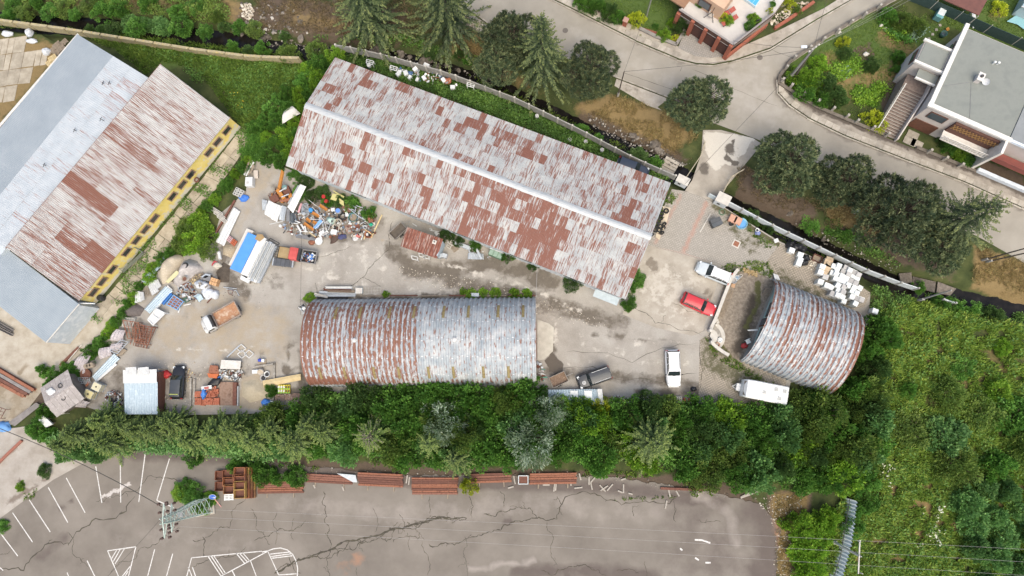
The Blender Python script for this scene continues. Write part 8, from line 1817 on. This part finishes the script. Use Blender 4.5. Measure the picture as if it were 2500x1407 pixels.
for p in ((942,718),(1130,712),(1150,718),(1180,716),(1210,716),(1255,718),(755,728),(1285,720)):shrub(p,random.uniform(.4,.7),random.uniform(.4,.8),'bright','small weed clump along the arched shed wall','weeds along the arched shed','weed_clump',cat='plant')
fridge('glass_crate','pale green crate by the arched shed wall',(1160,720),.4,0,(side,side,galv),1.0,.5)
debris('scrap_bits','pipes piled at the corner of the arched shed',[(730,750),(752,740),(758,765),(736,772)],50,.5,[galv,whs,blk,wht],.1,.4)
                               
e_=G(1030,592,2.4);h5=thing('rust_roof_hut','small hut with rust red ribbed roof standing in the yard','hut',(e_.x,e_.y,0),az(98,34));RR=LM('hut_sheet',[(.3,(.15,.055,.038)),(.5,(.2,.078,.054)),(.7,(.25,.105,.075))],[('rust',(.4,.33,.29),(.32,.25,.21),5,(1.6,.15,.2),2.0,6)],scale=1.2,grain=.15,bump=0,rough=.8,obj=h5)
roof_slope(h5,mat_of(h5) @ Vector((-2.5,1.25,2.6)),mat_of(h5) @ Vector((2.5,1.25,2.6)),mat_of(h5) @ Vector((-2.5,-1.35,2.25)),13,1,RR,1,.05,lambda u,v,i,j:random.uniform(.2,.4),over=.0)
MB().box((0,0,1.1),(4.6,2.1,2.2)).build('wall',PM('hut_grey',(.24,.23,.2),(.18,.17,.15)),h5);MB().box((1.6,.5,2.68),(.5,.5,.2)).build('roof_hatch',PM('cream_sheet',(.6,.56,.5)),h5);MB().cyl((1.6,.5,2.7),(1.6,.5,3.0),.08,8).build('flue',blk,h5);MB().box((2.42,0,1.2),(.16,2.0,2.3)).build('side_panel',blus,h5)
for k,q in enumerate(((1012,628),(1030,622),(1040,625))):frame_thing('empty_window',('left','middle','right')[k]+' white window frame leaning at the rust roofed hut','window frame',[(q[0]-8,q[1]-4),(q[0]+7,q[1]),(q[0]+8,q[1]+8),(q[0]-6,q[1]+4)],.7,.09,whs,0,0,True)
for lab,q in (('pale cabinet at the corner of the rust roofed hut',(1073,623)),('grey metal press beside the hut corner',(1085,624))):fridge('metal_cabinet',lab,q,.8,az(98,34),(gry,galv,galv),.7,.6)
frame_thing('bedstead','upper pale bed frame beside the hut','frame',[(1103,586),(1112,590),(1106,600),(1097,596)],.4,.08,capm,0,1,True);frame_thing('bedstead','lower pale bed frame beside the hut','frame',[(1094,594),(1104,597),(1098,608),(1090,602)],.3,.08,capm,0,1,True)
pallet('weathered pallet leaning beside the hut',(1108,604),az(1,1.4));beam('air_duct','long galvanised air duct beside the hall',(1112,594),(1148,608),.5,.5,galv,.1,'R',None,'duct');ring('galvanised duct ring between the ducts',(1152,612),.38,.3,galv,'duct_ring',.06);beam('air_duct','slanting galvanised duct arm',(1160,601),(1176,634),.3,.3,galv,.6,'R',None,'duct');csheet('metal_sheet','flat galvanised ribbed sheet below the ducts',[(1143,618),(1180,620),(1181,634),(1142,633)],.3,galv,.25,.03)
slab_thing('white_board','white square board lying by the hall weeds','board',[(1060,568),(1066,565),(1071,572),(1065,577)],.3,.05,whs);stick('white lath behind the rust roofed hut',(1050,563),(1072,566),.1,whs,.1);stick('second white lath behind the hut',(1007,546),(1018,553),.1,whs,.1)
P=G(1210,620,1.1);t=thing('green_bin','green and white glass recycling container against the hall wall','container',(P.x,P.y,.02),ha);MB().box((0,0,.55),(1.8,.8,1.1)).build('body',PM('bin_green',(.16,.24,.16),(.12,.19,.13)),t,bevel=.05)
for k in (-.6,0,.6):MB().box((k,0,1.13),(.5,.7,.06)).build('lid',paint((.26,.36,.28)),t)
MB().box((.0,.42,1.1),(1.9,.08,.25)).build('back_board',whs,t)
debris('scrap_bits','rubble along the foot of the hall',[(1040,555),(1100,575),(1200,625),(1190,635),(1080,590)],80,.15,[galv,wood,rsd,whs],.06,.2)
                                 
O9=(370,1130);c9=lambda a_,b_:cr(O9,8.276,(a_,b_))
def stillage(label,q,z,mat,w=1.15,d=.8,h=.62,group=None):
    P=G(*c9(*q),z+h);t=thing('steel_crate',label,'crate',(P.x,P.y,z+.02),R(2)+random.uniform(-.03,.03),group);MB().box((0,0,.12),(w,d,.04)).build('floor',rsd,t)
    for s in (-1,1):MB().box((0,s*d/2,.1+h/2-.05),(w,.05,h-.1)).build('side_wall',mat,t);MB().box((s*w/2,0,.1+h/2-.05),(.05,d-.06,h-.1)).build('end_wall',mat,t);MB().bar((s*w/2*.98,-d/2,h+.03),(s*w/2*.98,d/2,h+.03),.06).build('rim',mat,t)
    for sx_ in (-1,1):
        for s in (-1,1):MB().box((sx_*(w/2-.05),s*(d/2-.05),.05),(.08,.08,.1)).build('foot',mat,t)
    return t
oc=[PM('crate_rust',(.24,.095,.05),(.19,.075,.045),None,4,.8),PM('crate_orange',(.34,.13,.05),(.26,.1,.045),None,4,.7),PM('crate_yellow',(.42,.27,.08),(.33,.18,.06),None,4,.7),PM('crate_tan',(.31,.17,.08),(.24,.12,.06),None,4,.8)]
names='first second third fourth'.split()
for k,(q,z_,m_) in enumerate((((1390,260),.0,0),((1540,240),.66,0),((1390,480),0,0),((1550,390),.66,1),((1560,540),.66,3))):stillage(('left back','left stacked','left front low','middle stacked','middle front')[k]+' rusty steel crate in the crate block by the lot edge',q,z_,oc[m_],1.35,1.1)
for k,(b_,m_) in enumerate(((185,1),(320,0),(465,2),(630,2))):
    stillage(names[k]+' crate from the hedge in the top layer of the tall crate stack',(1775,b_),2.0,oc[m_],1.35,1.05)
    for j in range(3):stillage(names[k]+' crate row from the hedge, '+('lowest','second','third')[j]+' layer of the tall crate stack',(1975-62*j,b_),.66*j,oc[(k+j) % 4],1.35,1.05)
P=G(*c9(1560,680),.3);t=pallet('white slatted plastic pallet beside the crates',c9(1560,680),.05,0,1.2,1.0,wht,None,5)
P=G(540,1238);t=thing('road_sign','round blue keep-left arrow sign on a red and white post','sign',(P.x,P.y,0),R(20));MB().cyl((0,0,0),(0,0,2.2),.05,8).build('post',paint((.6,.3,.28)),t);f=MB().cyl((0,-.06,2.1),(0,-.1,2.1),.42,20).build('disc',paint((.62,.66,.7)),t);MB().cyl((0,-.1,2.1),(0,-.115,2.1),.38,20).build('blue_face',paint((.03,.12,.5)),f)
x=MB();x.bar((-.2,-.125,2.3),(.15,-.125,1.95),.08,.02);x.add([(.22,-.13,1.86),(.2,-.13,2.1),(-.02,-.13,1.88)],[(0,1,2)]);x.build('arrow',paint((.7,.72,.74)),f);t.rotation_euler=(R(-50),0,R(20))
beamm=PM('beam_rust',(.17,.075,.05),(.24,.11,.075),(.12,.055,.04),3,.85,0,.2,14)
for (q0,q1,n_,wpx,lab) in (((632,1178),(742,1176),6,5.0,'first stack from the crates'),((750,1158),(862,1164),4,5.5,'second stack, crossed by a pale sheet'),((876,1155),(985,1160),6,5.5,'third stack, resting on cross bearers'),((1006,1168),(1118,1168),8,5.2,'fourth and largest stack'),((1150,1159),(1248,1156),4,6.0,'fifth stack, partly under the larch'),((1294,1158),(1408,1156),5,5.5,'sixth stack, next to the steel box')):
    for i in range(n_):beam('steel_beam','rust red steel beam in the '+lab,(q0[0]+random.uniform(-2,2),q0[1]+i*wpx),(q1[0]+random.uniform(-2,2),q1[1]+i*wpx),wpx/18.9*.8,random.uniform(.22,.36),random.choice((rst,rsd,beamm)),.2 if 'third' in lab else .06,'I','beams in the '+lab)
    for f in (.2,.8):c_=lerp(q0,q1,f);beam('bearer',('left' if f < .5 else 'right')+' timber bearer under the '+lab,(c_[0],c_[1]-6),(c_[0]+random.uniform(-3,3),c_[1]+n_*wpx+8),.15,.12,wood,.02,'R',None,'timber')
beam('steel_beam','single dark steel beam beside the flooded asphalt',(1612,1192),(1715,1196),.3,.25,rsd,.05,'I')
slab_thing('grey_sheet','pale grey sheet lying over the second beam stack','sheet',[(822,1156),(868,1160),(872,1178),(862,1178),(856,1164),(822,1162)][:4],.45,.03,galv,False)
t=frame_thing('steel_box','grey steel box with open top between the beam stacks','box',[(1266,1162),(1289,1162),(1289,1182),(1266,1182)],.7,.09,galv,0,0,True,rsd)
LT=[((1308,1158),(1306,1178)),((1322,1166),(1340,1174)),((1354,1182),(1352,1200)),((1358,1182),(1356,1198)),((1392,1170),(1394,1186)),((1402,1192),(1422,1190)),((1414,1156),(1418,1172)),((1438,1165),(1438,1184)),((1442,1178),(1456,1162)),((1442,1178),(1446,1196)),((1464,1184),(1478,1200)),((1466,1198),(1484,1186)),((1482,1198),(1496,1182)),((1516,1172),(1528,1168)),((1508,1198),(1520,1203)),((1522,1182),(1522,1204)),((1534,1204),(1544,1207)),((1632,1196),(1636,1214)),((1650,1198),(1658,1212)),((1628,1222),(1624,1242)),((1696,1196),(1700,1212)),((1704,1196),(1706,1214)),((1808,1214),(1848,1194)),((1808,1216),(1850,1200)),((1325,1184),(1342,1184)),((1254,1162),(1258,1182)),((1240,1192),(1254,1188)),((836,1188),(840,1198)),((766,1184),(770,1192)),((995,1160),(992,1180)),((1000,1164),(998,1184))]
for i,(p,q) in enumerate(LT):stick('short weathered timber scattered along the lot edge',p,q,.17,PM('grey_timber',(.4,.36,.31),(.3,.27,.23),None,4,.9),.03+.012*(i % 3),'timber','loose timbers along the lot edge',.12)
                                          
O3=(1580,480);c3=lambda a_,b_:cr(O3,8.333,(a_,b_));crm=PM('cream_board',(.56,.48,.36),(.48,.4,.29))
for k,q in enumerate((((310,190),(480,230),(430,400),(340,360)),((340,360),(430,400),(390,560),(230,560)),((190,740),(280,790),(250,890),(170,820)),((300,480),(370,500),(330,740),(200,740)))):slab_thing('cream_board',('upper','middle','lower torn','long')[k]+' cream board under the tyres at the hall corner','board',[c3(*p) for p in q],.14+.02*k,.05,crm)
for k,(q,r_) in enumerate((((388,295),.37),((287,358),.34),((282,437),.32),((240,508),.32),((190,583),.32),((270,610),.31),((167,682),.34),((248,690),.31))):tyre_thing(('top right','second','third','fourth','fifth','sixth','lowest left','lowest middle')[k]+' flat lying tyre of the group at the hall corner',c3(*q),r_,.2,.22)
for k,(q,z_) in enumerate((((348,560),.25),((330,640),.2),((302,738),.22))):tyre_thing(('upper','middle','lower')[k]+' tilted tyre at the right of the tyre group',c3(*q),.32,.22,z_,(R(65),R(20),.3))
slab_thing('black_sheet','black plastic sheet under the hall eave by the tyres','sheet',[c3(90,730),c3(165,760),c3(70,840),c3(50,820)],.5,.04,blk)
P=G(*c3(1410,520),1.1);t=thing('refuse_container','dark grey wheeled refuse container on the paving by the gate','bin',(P.x,P.y,.03),az(190,-80));dk=PM('bin_dark',(.05,.055,.06),(.07,.075,.08),None,3,.5);MB().box((0,0,.6),(1.25,1.0,.95),0,None,1.06).build('body',dk,t,bevel=.03)
for s in (-1,1):MB().box((0,s*.27,1.13),(1.35,.5,.1),0,(s*.18,0,0)).build('lid',PM('bin_lid',(.09,.1,.105),(.12,.125,.13)) if s < 0 else dk,t)
for sx_ in (-.5,.5):
    for s in (-.4,.4):MB().cyl((sx_-.03,s,.1),(sx_+.03,s,.1),.1,10).build('castor',blk,t)
for k,q in enumerate(((1745,455),(1840,495))):P=G(*c3(*q),.5);t=thing('clay_planter',('left','right')[k]+' terracotta box planter by the fence','planter',(P.x,P.y,.03),R(-28));MB().box((0,0,.3),(.95,.95,.6),0,None,1.05).build('body',PM('terracotta',(.48,.27,.19),(.42,.23,.16)),t,bevel=.02);MB().box((0,0,.605),(.86,.86,.02)).build('soil',PM('terracotta_top',(.52,.3,.21),(.46,.26,.18)),t)
tub('paddling_pool','small round blue paddling pool beside the planters','pool',c3(1920,555),.72,.5,paint((.25,.5,.62)),GLASS('pool_blue',(.12,.32,.6)),None,.03,.95);tub('black_pot','black plastic pot below the planters','pot',c3(1710,560),.28,.45,blk,blk);ring('garden hose coil by the gate pillar',c3(1520,320),.4,.05,PM('hose_green',(.12,.2,.12),(.1,.16,.1)),'hose_coil')
stick('long pale bar lying on the block paving',c3(1075,725),c3(1290,350),.14,capm,.03,'steel_bar',None,.08);blob('blue_bag','blue and white bag in the fence weeds','bag',c3(2250,740),.3,.35,paint((.2,.24,.45)),130);tub('white_pot','white pot in the fence weeds','pot',c3(2238,685),.25,.35,wht,blk)
P=G(*c3(1810,965));t=thing('drain_cover','rusty square drain cover in the paving','drain',(P.x,P.y,.03),R(-28));MB().box((0,0,.01),(.95,.95,.05)).build('frame',capm,t);MB().box((0,0,.04),(.66,.66,.02)).build('lid',rst,t)
stick('square white board in the weeds by the fence',(1890,590),(1900,586),.5,whs,.2,'board',None,.06);slab_thing('white_slab','white slab standing at the short shed corner','slab',[(1888,668),(1900,672),(1905,684),(1892,682)],.6,.2,whs)
           
O4=(1720,640);c4x=lambda a_,b_:cr(O4,5.41,(a_,b_))
for k,q in enumerate((((280,340),(385,375),(340,470),(265,440)),((230,505),(320,520),(280,615),(215,595)),((175,610),(275,640),(235,720),(160,680)))):
    W=[G(*c4x(*p),.4) for p in q];c0=sum(W,Vector())/4;pallet(('upper','middle','lower')[k]+' grey pallet lying along the courtyard wall',proj(np.array([[c0.x,c0.y,.2]]))[0],az(30,12),.02,1.15,1.1)
frame_thing('pallet_bench','slatted bench by the green shed wall','bench',[c4x(810,345),c4x(880,350),c4x(850,440),c4x(775,410)],.45,.08,wood,0,6,True)
tub('round_table','round grey pot at the top of the courtyard','pot',c4x(382,245),.4,.5,galv,gry);blob('blue_bag','pale blue bag on the courtyard bench','bag',c4x(430,205),.35,.4,paint((.3,.4,.5)),140);slab_thing('tan_board','tan board at the top of the courtyard','board',[c4x(360,285),c4x(410,290),c4x(395,345),c4x(350,325)],.12,.04,PM('tan_board',(.48,.3,.18),(.42,.26,.15)));frame_thing('steel_stand','pale frame at the top corner of the courtyard','frame',[c4x(390,190),c4x(490,165),c4x(505,180),c4x(425,250)],.5,.07,capm,1,0,True)
tub('white_disc_table','small round white table on the courtyard cobbles','table',c4x(202,1033),.32,.45,wht,wht);tub('clay_pot','terracotta pot by the curved wall','pot',c4x(170,1090),.28,.35,MATS['terracotta'],rsd)
for k,q in enumerate(((160,770),(178,797),(158,830))):barrel(('large','small','lower')[k]+' pale round stone pot on the courtyard edge',c4x(*q),.26 if k==0 else .18,.3,capm,capm)
t=thing('garden_chair','white plastic chair at the green shed wall','chair',G(*c4x(570,1050),.3),.4);MB().box((0,0,.2),(.55,.55,.05)).build('seat',wht,t);MB().box((0,.27,.5),(.55,.05,.6)).build('backrest',wht,t)
for sx_ in (-.24,.24):
    for s in (-.24,.24):MB().box((sx_,s,-.05),(.05,.05,.5)).build('leg',wht,t)
blob('red_bag','red bag beside the white plastic chair','bag',c4x(530,1105),.35,.4,paint((.4,.04,.04)),141);slab_thing('door_awning','white sheet awning over the green shed door','awning',[c4x(565,895),c4x(700,885),c4x(710,905),c4x(580,912)],2.2,.06,whs,False)
debris('log_ends','row of sawn log ends along the courtyard top',[c4x(500,80),c4x(690,130),c4x(680,190),c4x(510,130)],60,.4,[PM('log_tan',(.45,.33,.17),(.38,.27,.13))],.2,.35)
blob('tool_bag','black holdall on the asphalt below the white car','bag',(1694,950),.3,.25,bagm,142)
                               
csheet('metal_sheet','long pale blue roof sheet under the light green shrubs',[(1338,952),(1470,950),(1474,988),(1340,984)],.9,blus,.3,.05)
for k,xx in enumerate((1402,1436)):slab_thing('white_cover',('left','right')[k]+' white cover lying on the pale blue sheet','cover',[(xx-10,954),(xx+9,954),(xx+9,977),(xx-9,977)],1.05,.06,wht,False)
slab_thing('white_cover','white end panel of the covered stack by the hedge','cover',[(1458,950),(1470,950),(1473,986),(1462,975)],1.1,.08,whs,False)
t=frame_thing('dark_planter','open dark wooden box in the hedge edge','box',[(1588,970),(1608,970),(1608,985),(1588,985)],.6,.09,wood,0,0,True,rsd)
P=G(1652,976,.6);t=pallet('pallet with perforated white blocks at the hedge edge',(1652,976),0,0,1.1,.8)
for k in range(4):
    for j in range(3):b_=MB().box((-.4+.27*k,-.26+.26*j,.32),(.25,.24,.34)).build('hollow_block',PM('block_grey',(.5,.49,.45)),t);MB().box((-.4+.27*k,-.26+.26*j,.495),(.13,.12,.01)).build('hole',blk,b_)
brick_pack('left stack of red roof tiles at the hedge edge',(1672,976),0,1,3,3,PM('tile_red',(.36,.08,.05),(.3,.07,.05)));brick_pack('right stack of red roof tiles at the hedge edge',(1684,977),0,1,3,3,PM('tile_red',(.36,.08,.05)))
debris('kindling','broken wood along the hedge edge',[(1480,965),(1590,970),(1580,980),(1480,978)],70,.15,[wood,rsd,newwood,whs],.08,.3);debris('scrap_bits','rods at the corner of the arched shed',[(1312,885),(1325,890),(1330,930),(1314,930)],40,.4,[whs,galv,paint((.05,.4,.3)),rsd],.1,.4)
frame_thing('steel_crate','rusty frame crate in the meadow grass','crate',[(2190,742),(2202,746),(2198,760),(2188,756)],.4,.07,rst,0,2,True);csheet('bent_sheet','white curved sheet thrown into the brambles behind the hall',[(692,272),(712,258),(732,276),(688,302)],1.6,PM('curved_white',(.6,.58,.54),(.52,.5,.46)),3,.0,1.3,.35,None,'sheet',.04)
ring('round rusty disc against the yellow shed wall',(481,440),.28,.9,rsd,'rusty_disc',.1);barrel('black barrel at the end of the yellow shed',(242,727),.4,.9,blk,blk);frame_thing('roof_hatch_flap','open black hatch leaning out of the yellow wall','hatch',[(452,425),(462,416),(472,428),(462,436)],2.0,.08,blk,0,0,False,blk)
                                                  
for k,(q,s_) in enumerate((((1035,190),.4),((1040,160),.5),((1013,168),.4),((975,175),.35),((972,180),.4),((990,178),.45),((1000,188),.35),((1018,194),.3),((1105,212),.4),((1018,158),.3),((1082,195),.4))):fridge('white_cabinet',('first','second','third','fourth','fifth','sixth','seventh','eighth','ninth','tenth','eleventh')[k]+' white broken appliance piece in the weeds north of the hall',q,s_+.3,random.uniform(0,3),(wht,wht,wht),s_*1.6,s_*1.3)
for k,q in enumerate(((904,150),(962,165),(1150,206))):frame_thing('white_chair',('left','middle','right')[k]+' white plastic table frame in the weeds by the creek fence','furniture',[(q[0]-9,q[1]-5),(q[0]+8,q[1]),(q[0]+6,q[1]+8),(q[0]-10,q[1]+4)],.9,.08,wht,1,1,True)
barrel('white bucket in the weeds at the creek fence',(900,158),.3,.5,wht,wht);blob('red_bag','red and white bag in the weeds north of the hall','bag',(1090,198),.5,.5,paint((.38,.14,.08)),150);blob('blue_bag','blue cloth among the white junk north of the hall','bag',(1000,180),.4,.4,paint((.08,.16,.3)),151)
for k,(q,lab) in enumerate((((1391,340),'white canister lying behind the hall'),((1430,345),'white plank box behind the hall'),((1311,282),'small round white tank behind the hall'),((1470,365),'rusty white cylinder behind the hall'))):barrel(lab,q,.26,.5,whs,gry)
debris('scrap_bits','broken plastic in the weeds north of the hall',[(960,165),(1100,190),(1120,215),(1000,200)],70,.6,[whs,wht,paint((.1,.18,.35)),rst,galv],.12,.45)
                                 
def lounger(label,p,rz):
    P=G(p[0],p[1],TZ+.35);t=thing('sun_lounger',label,'lounger',(P.x,P.y,TZ+.01),rz,'red loungers on the terrace');rc=PM('lounger_red',(.4,.1,.08),(.34,.085,.07),None,4,.8)
    for k in range(7):MB().box((-.85+.2*k,0,.33),(.18,.62,.03)).build('slat',rc,t)
    for k in range(4):MB().box((.6+.16*k,0,.42+.1*k),(.18,.62,.03),0,(0,-.5,0)).build('backrest_slat',rc,t)
    for s in (-1,1):
        MB().bar((-1.0,s*.33,.31),(.55,s*.33,.31),.05).build('side_rail',blk,t)
        for xx in (-.8,.5):MB().bar((xx,s*.33,0),(xx,s*.33,.3),.04).build('leg',blk,t)
    return t
lounger('red slatted sun lounger nearest the house on the terrace',(1773,33),az(30,-14));lounger('red slatted sun lounger nearest the railing on the terrace',(1779,52),az(30,-14))
P=G(1742,28,TZ+.6);t=thing('swing_seat','garden swing seat with black frame on the terrace','swing',(P.x,P.y,TZ+.01),az(20,-32));MB().box((0,0,.5),(1.7,.6,.1)).build('seat',PM('swing_beige',(.42,.39,.35),(.36,.33,.3)),t);MB().box((0,.35,.85),(1.7,.1,.6)).build('backrest',PM('swing_beige',(.42,.39,.35)),t)
for s in (-1,1):x=MB();x.bar((s*1.05,-.7,0),(s*1.0,0,1.9),.06);x.bar((s*1.05,.7,0),(s*1.0,0,1.9),.06);x.build('frame_leg',blk,t)
MB().bar((-1.0,0,1.9),(1.0,0,1.9),.06).build('top_bar',blk,t)
W=[G(p[0],p[1],TZ+.5) for p in ((1812,-8),(1845,16),(1870,-20),(1835,-45))];c0=sum(W,Vector())/4;t=thing('terrace_pool','rectangular bright blue pool on the terrace edge','pool',(c0.x,c0.y,TZ+.01));MB().prism([(w.x-c0.x,w.y-c0.y) for w in W],0,.45).build('basin',paint((.5,.62,.68)),t);MB().prism([((w.x-c0.x)*.92,(w.y-c0.y)*.92) for w in W],.451,.5).build('water_cover',GLASS('pool_cover',(.08,.36,.55),.2),t)
for k in range(3):f=(k+1)/4;a_=W[0]*(1-f)+W[1]*f-c0;b_=W[3]*(1-f)+W[2]*f-c0;MB().bar((a_.x*.92,a_.y*.92,.51),(b_.x*.92,b_.y*.92,.51),.05,.02).build('rib',paint((.35,.6,.72)),t)
for p,k_,lab in (((1765,78),'bright','bright grassy plant in the terrace front planter'),((1815,92),'green','leafy plant at the terrace corner'),((1832,80),'bright','tall green plant along the terrace railing'),((1822,72),'bright','second tall green plant along the terrace railing'),((1700,36),'green','potted plant at the house wall on the terrace'),((1868,40),'green','small round potted plant at the right railing'),((1862,55),'yellow','small yellow plant by the railing'),((1752,70),'yellow','yellow plant in the front planter')):
    shrub(p,.6 if 'small' not in lab else .35,.7,k_,lab,name='terrace_plant',cat='plant',z0=TZ+.15)
P=G(1850,58,TZ+.5);t=thing('folded_chair','black folded chair at the terrace railing','chair',(P.x,P.y,TZ+.01),.4);MB().box((0,0,.45),(.5,.5,.05)).build('seat',blk,t);MB().box((0,.24,.8),(.5,.05,.6)).build('backrest',blk,t)
for sx_ in (-.2,.2):
    for s in (-.2,.2):MB().box((sx_,s,.22),(.04,.04,.44)).build('leg',blk,t)
gs=thing('garden_stairs','short flight of stone garden stairs beside the pool rockery','stairs',G(1915,12),az(-10,-30))
for k in range(5):MB().box((.45*k,0,.1+.12*k),(.44,1.1,.2+.24*k)).build('step',PM('stone_step',(.36,.33,.28),(.28,.26,.22)),gs)
lowwall('red edged rockery wall along the side street',[(1890,72),(1915,56),(1945,36),(1985,8)],.4,.3,MATS['red_brick'],'rockery_wall')
stones('rockery',[(1880,40),(1950,5),(1985,5),(1920,50),(1885,66)],120,.15,.5,.1,mls,label='pale stones of the rockery beside the pool')
                         
for p,q,lab in (((2048,78),.25,'white stone marker in the vegetable garden, left'),((2115,132),.3,'pale rag at the garden path'),((2152,62),.2,'white marker beside the bean row'),((2162,70),.2,'second white marker beside the bean row')):blob('garden_stone',lab,'stone',p,q,.25,capm,random.randrange(999))
tub('rain_barrel','dark green rain barrel at the house wall','barrel',(2303,84),.42,.7,paint((.05,.12,.1)),GLASS('dark_pane',(.06,.08,.09)));tub('orange_bucket','orange bucket below the outside stairs','bucket',(2204,213),.25,.35,paint((.6,.22,.02)));t=slab_thing('brown_table','brown table at the foot of the house annex','table',[(2210,188),(2230,182),(2226,200),(2208,203)],.75,.06,rst);tub('orange_pot','orange pot beside the rain barrel','pot',(2313,72),.22,.3,paint((.5,.24,.05)))
for k in range(9):P=G(2295-k*9,62+k*11);o=bpy.data.objects.new('stepping_stone',fmes[k % 3]);COL.objects.link(o);o.location=(P.x,P.y,.0);o.scale=(.35,.45,1);tag(o,'pale stepping stone in the garden path beside the house','stone','stepping stones by the house')
for k in range(3):slab(COL.objects['pavement'],[(2150+k*9,330-k*13),(2162+k*9,333-k*13),(2168+k*9,322-k*13),(2156+k*9,319-k*13)],.1)
for k,q in enumerate(((2220,345),(2238,352),(2228,330))):P=G(*q);x=MB();x.box((0,0,.02),(1.5,1.0,.08));tag(x.build('entrance_slab',random.choice(flagm),None,(P.x,P.y,.02),R(-28)),('left','right','upper')[k]+' worn slab of the house entrance path','slab')
x=MB();q=[G(p[0],p[1],0) for p in ((1635,375),(1660,392),(1650,402),(1620,385))];t=thing('bank_steps','old concrete steps leading down the bank to the creek','steps',(q[0].x,q[0].y,-.6),az(24,14))
for k in range(4):MB().box((.8,-.5-.42*k,-.15*k),(2.0,.4,.2)).build('step',OC,t)
slab_thing('culvert_slab','stone slab covering the culvert beside the leaning pole, left','slab',[(2195,668),(2225,665),(2228,690),(2200,695)],-.8,.25,rockm,False);slab_thing('culvert_slab','stone slab covering the culvert beside the leaning pole, middle','slab',[(2228,675),(2285,688),(2282,715),(2230,698)],-.8,.25,rockm,False);slab_thing('culvert_slab','stone slab covering the culvert beside the leaning pole, right','slab',[(2290,688),(2335,705),(2320,722),(2286,716)],-.8,.25,rockm,False)
slab_thing('white_notice','small white board lying on the dry bank','board',[(2084,514),(2098,510),(2098,516),(2086,522)],.6,.05,whs)
stones('bank_stones',[(1430,270),(1640,360),(1690,400),(1640,410),(1450,315)],420,.08,.35,-.45,mst,.3,'stones strewn down the creek bank');stones('rock_rubble',[(590,5),(720,10),(750,80),(640,80),(580,40)],420,.15,.6,-.1,mst,.5,'broken rock on the slope at the top left');stones('creek_stones',[(640,90),(960,122),(1200,190),(1190,205),(960,148),(640,112)],420,.08,.35,-1.35,mst,.0,'stones in the creek bed');stones('bank_stones',[(1900,510),(2060,570),(2200,650),(2190,670),(2000,590)],250,.08,.3,-.5,mst,.3,'stones on the lower creek bank')
stones('white_rubble',[(588,12),(612,8),(622,30),(608,52),(592,40)],160,.1,.4,.1,mls,label='white rubble spill at the top of the slope');stones('yard_gravel',[(980,650),(1200,690),(1420,760),(1500,800),(1380,790),(1150,730),(960,680)],700,.05,.16,.02,mls,label='loose pale gravel on the driving lane');stones('yard_gravel',[(560,600),(700,640),(640,760),(520,720)],250,.04,.14,.02,mst,label='loose stones on the dirt')
stones('yard_gravel',[(330,880),(640,890),(640,990),(330,990)],400,.05,.2,.02,mls,label='loose stones in the scrap row')
stones('edge_gravel',[(1840,1215),(1960,1205),(1950,1300),(1930,1420),(1885,1420),(1895,1300)],420,.05,.22,.0,mls,label='pale gravel at the right edge of the parking lot')
stones('edge_gravel',[(640,1128),(1000,1150),(1500,1155),(1780,1205),(1780,1218),(1500,1172),(1000,1168),(640,1146)],380,.04,.18,.02,mst,label='grit and litter along the upper edge of the parking lot')
